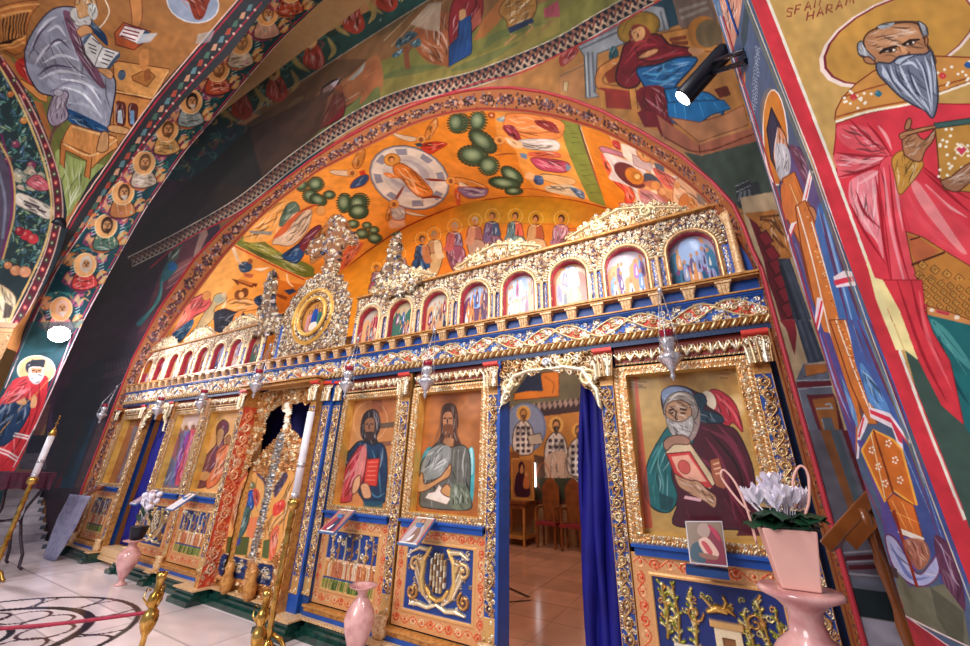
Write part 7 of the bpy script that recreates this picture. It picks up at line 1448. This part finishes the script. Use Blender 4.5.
# carved crucifix group on the crest
def carved(poly,Y,base,name,label,pal=None):
    c=Cv(PlaneY(Y),*MINMAX(poly,Y),step=.0022,base=base,mode='uv'); c.keep=polymask(c,[tuple(onY(a_,b_,Y)[[0,2]]) for a_,b_ in nums(poly)],True); 
    fil(c,lambda x,y:True,int(520),.007,pal or (CREAM+['b8a8a8','5c4c40','3c4c6c']),.010,8); o=c.mesh(name,M_gilt,ICO); so=o.modifiers.new('t','SOLIDIFY'); so.thickness=.02*S; so.offset=-1; return o
def MINMAX(poly,Y):
    P=np.array([onY(a,b,Y)[[0,2]] for a,b in nums(poly)]); return P[:,0].min()-.01,P[:,0].max()+.01,P[:,1].min()-.01,P[:,1].max()+.01
carved('331 218 341 214 345 226 354 232 356 243 345 243 340 250 338 262 334 277 320 279 324 262 326 250 312 258 306 250 310 240 326 236',.985,'8c5c3c','crest_cross','carved and painted crucifix standing on top of the round-icon gable')
carved('262 318 258 312 262 300 264 286 269 274 274 272 275 284 272 300 276 314 286 318 284 330 252 336',.985,'7c5c44','crest_figure','carved slender mourner panel on the crest left of the crucifix')
carved('374 296 376 278 386 264 388 250 393 238 398 233 400 246 398 258 408 266 412 276 424 282 400 296',.985,'7c5c44','crest_figure','carved slender mourner panel on the crest right of the crucifix')
# sanctuary furniture
t=thing('prayer_table',(-1.5,2.85,-.485),'small wooden table holding the framed icon inside the sanctuary','table')
Yt=2.86; a=at(504,499,Yt); b=at(532,503,Yt); zt_=a[2]; x0,x1=a[0],b[0]
m=MB(); m.box(x0,x1,Yt-.12,Yt+.12,zt_-.02,zt_); m.box(x0+.01,x1-.01,Yt-.11,Yt+.11,zt_-.05,zt_-.02); m.build('table_top',M_wood,t)
for x in (x0+.01,x1-.025):
    for y in (Yt-.115,Yt+.1): m=MB(); m.box(x,x+.015,y,y+.015,-.484,zt_-.05); m.build('leg',M_golddeep,t)
m=MB(); m.box(x0+.01,x1-.01,Yt-.11,Yt+.11,-.44,-.425); m.build('shelf',M_golddeep,t)
t=thing('framed_icon',(-1.5,2.85,zt_),'framed mother and child icon standing on the table inside the sanctuary','icon')
a=at(511,458,Yt); b=at(534,495,Yt); 
m=MB(); m.box(a[0],b[0],Yt,Yt+.02,zt_+.001,a[2]); m.build('frame',M_golddeep,t)
c=Cv(PlaneY(Yt-.002),a[0]+.015,b[0]-.015,zt_+.02,a[2]-.015,base='a86c38',mode='uv',step=.005); W_=b[0]-a[0]; H_=a[2]-zt_
def pf2(Lp,cc): Q=cat(np.array([(a[0]+u_*W_,zt_+v_*H_) for u_,v_ in Lp]),True,4); c.fill(np.stack([np.interp(Q[:,0],c.us,c.iu),np.interp(Q[:,1],c.vs,c.iv)],1),cc)
pf2([(.2,.1),(.2,.5),(.35,.7),(.35,.85),(.5,.92),(.62,.8),(.6,.6),(.8,.4),(.8,.1)],'3c1c24'); pf2([(.4,.68),(.5,.85),(.57,.7),(.5,.62)],'b87c50'); pf2([(.55,.3),(.6,.55),(.75,.6),(.8,.3)],'b86c3c'); pf2([(.62,.58),(.7,.68),(.76,.58)],'c08858'); c.mesh('painting',M_icon,t)
def chair(x,Y,label,s=1.):
    t=thing('armchair',(x,Y,-.485),label,'chair')
    m=MB(); m.box(x-.075,x+.075,Y-.07,Y+.07,-.345,-.325); m.build('seat',M_redc,t)
    m=MB(); m.prism([(x-.06,-.32),(x+.06,-.32),(x+.065,-.10),(x+.03,-.05),(x,-.03),(x-.03,-.05),(x-.065,-.10)],Y+.055,Y+.07); m.build('backrest',M_wood,t)
    for dx in (-.07,.058):
        for dy in (-.065,.053): m=MB(); m.box(x+dx,x+dx+.012,Y+dy,Y+dy+.012,-.484,-.345 if dy>0 else -.24); m.build('leg',M_wood,t)
        m=MB(); m.box(x+dx-.002,x+dx+.014,Y-.07,Y+.065,-.24,-.228); m.build('armrest',M_wood,t)
p=at(551,530,2.9); chair(p[0],2.86,'left wooden armchair with red seat inside the sanctuary'); p=at(576,530,2.9); chair(p[0],2.84,'right wooden armchair with red seat inside the sanctuary, beside the blue curtain')
M_day=plain('daylight_glass','f4f8ff',.3,0,emit=6)
for n_,(q0,q1) in enumerate((((533,463),(535.5,487)),((578.5,458),(581,486)))):
    a=at(*q0,2.985); b=at(*q1,2.985); m=MB(); m.box(a[0],b[0],2.985,2.999,b[2],a[2]); o=m.build(f'window_{n_+1}',M_day); o['kind']='structure'
# =================== BUILD THE SHELL ===================
cw.keep=np.where(cw.V<.25,(cw.U<JL+.004)|(cw.U>JR-.004),~inside(out_pts,-1.5,0,cw.U,cw.V,-.006))
cn.keep=(np.hypot(cn.U+1.2,cn.V-.6)<np.interp(np.arctan2(cn.V-.6,cn.U+1.2),*PEN.b)+.012)&(cn.U<.484)
def st(o): o['kind']='structure'; return o
st(cf.mesh('floor',M_floor)); st(cw.mesh('wall_east',M_fresco)); st(cs.mesh('trim_1',M_fresco)); st(cv.mesh('ceiling',M_fresco)); st(cl.mesh('wall_lunette',M_fresco))
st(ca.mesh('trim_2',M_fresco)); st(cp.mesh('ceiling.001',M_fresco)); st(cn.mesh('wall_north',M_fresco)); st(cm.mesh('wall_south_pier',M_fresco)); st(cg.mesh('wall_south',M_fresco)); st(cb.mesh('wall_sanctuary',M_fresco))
m=MB(); m.box(-3.3,-3.23,1.0,3.,-.485,1.8); st(m.build('wall_left',M_plaster))
m=MB(); m.box(.2,.27,1.0,3.,-.485,1.8); st(m.build('wall_right',M_plaster))
m=MB(); m.box(-3.3,.27,1.81,3.05,1.3,1.34); st(m.build('ceiling.002',M_plaster))
m=MB(); m.box(-5.2,1.3,.5,1.05,2.92,2.98); st(m.build('ceiling.003',M_plaster))
m=MB(); m.box(-5.28,-5.2,.66,.95,-.485,2.9); st(m.build('wall_left.001',M_plaster))
# frames of the arch edge: thin raised red-and-white moulding
def edge(name,pts,Y,r,mat,cols=None):
    m=MB(); m.tube([(a,Y,b) for a,b in pts],r,6); return st(m.build(name,mat))
edge('trim_3',out_pts[::3],.949,.0045,M_redtrim)
# ---- camera ----
cam=bpy.data.cameras.new('camera'); co=bpy.data.objects.new('camera',cam); COL.objects.link(co)
cam.lens=F/970*36; cam.sensor_width=36; cam.clip_start=.05; cam.clip_end=200
from mathutils import Matrix
Mx=np.eye(4); Mx[:3,0]=R[:,0]; Mx[:3,1]=-R[:,1]; Mx[:3,2]=-R[:,2]; Mx[2,3]=ZF*S
co.matrix_world=Matrix(Mx.tolist()); sc.camera=co
# ---- light ----
w=bpy.data.worlds.new('world'); sc.world=w; w.use_nodes=True; w.node_tree.nodes['Background'].inputs[0].default_value=(.95,.93,1,1); w.node_tree.nodes['Background'].inputs[1].default_value=AMB
def area(name,loc,tgt,size,power,col=(1,.95,.9),shape='DISK',spread=180):
    l=bpy.data.lights.new(name,'AREA'); l.energy=power; l.size=size*S; l.color=col; l.shape=shape; l.spread=math.radians(spread)
    o=bpy.data.objects.new(name,l); COL.objects.link(o); a=W(np.array(loc,float)); b=W(np.array(tgt,float)); o.location=a
    from mathutils import Vector
    o.rotation_euler=(Vector(b-a)).to_track_quat('-Z','Y').to_euler(); return o
def spot(name,loc,tgt,power,ang=60,blend=.6,col=(1,.95,.9),r=.05):
    l=bpy.data.lights.new(name,'SPOT'); l.energy=power; l.spot_size=math.radians(ang); l.spot_blend=blend; l.color=col; l.shadow_soft_size=r*S
    o=bpy.data.objects.new(name,l); COL.objects.link(o); a=W(np.array(loc,float)); b=W(np.array(tgt,float)); o.location=a
    from mathutils import Vector
    o.rotation_euler=(Vector(b-a)).to_track_quat('-Z','Y').to_euler(); return o
def point(name,loc,power,col=(1,.85,.7),r=.03):
    l=bpy.data.lights.new(name,'POINT'); l.energy=power; l.color=col; l.shadow_soft_size=r*S
    o=bpy.data.objects.new(name,l); COL.objects.link(o); o.location=W(np.array(loc,float)); return o
LIGHTS()
sc.view_settings.view_transform='Standard'; sc.view_settings.look='None'; sc.view_settings.gamma=1; sc.view_settings.use_curve_mapping=False; sc.view_settings.exposure=EXPO
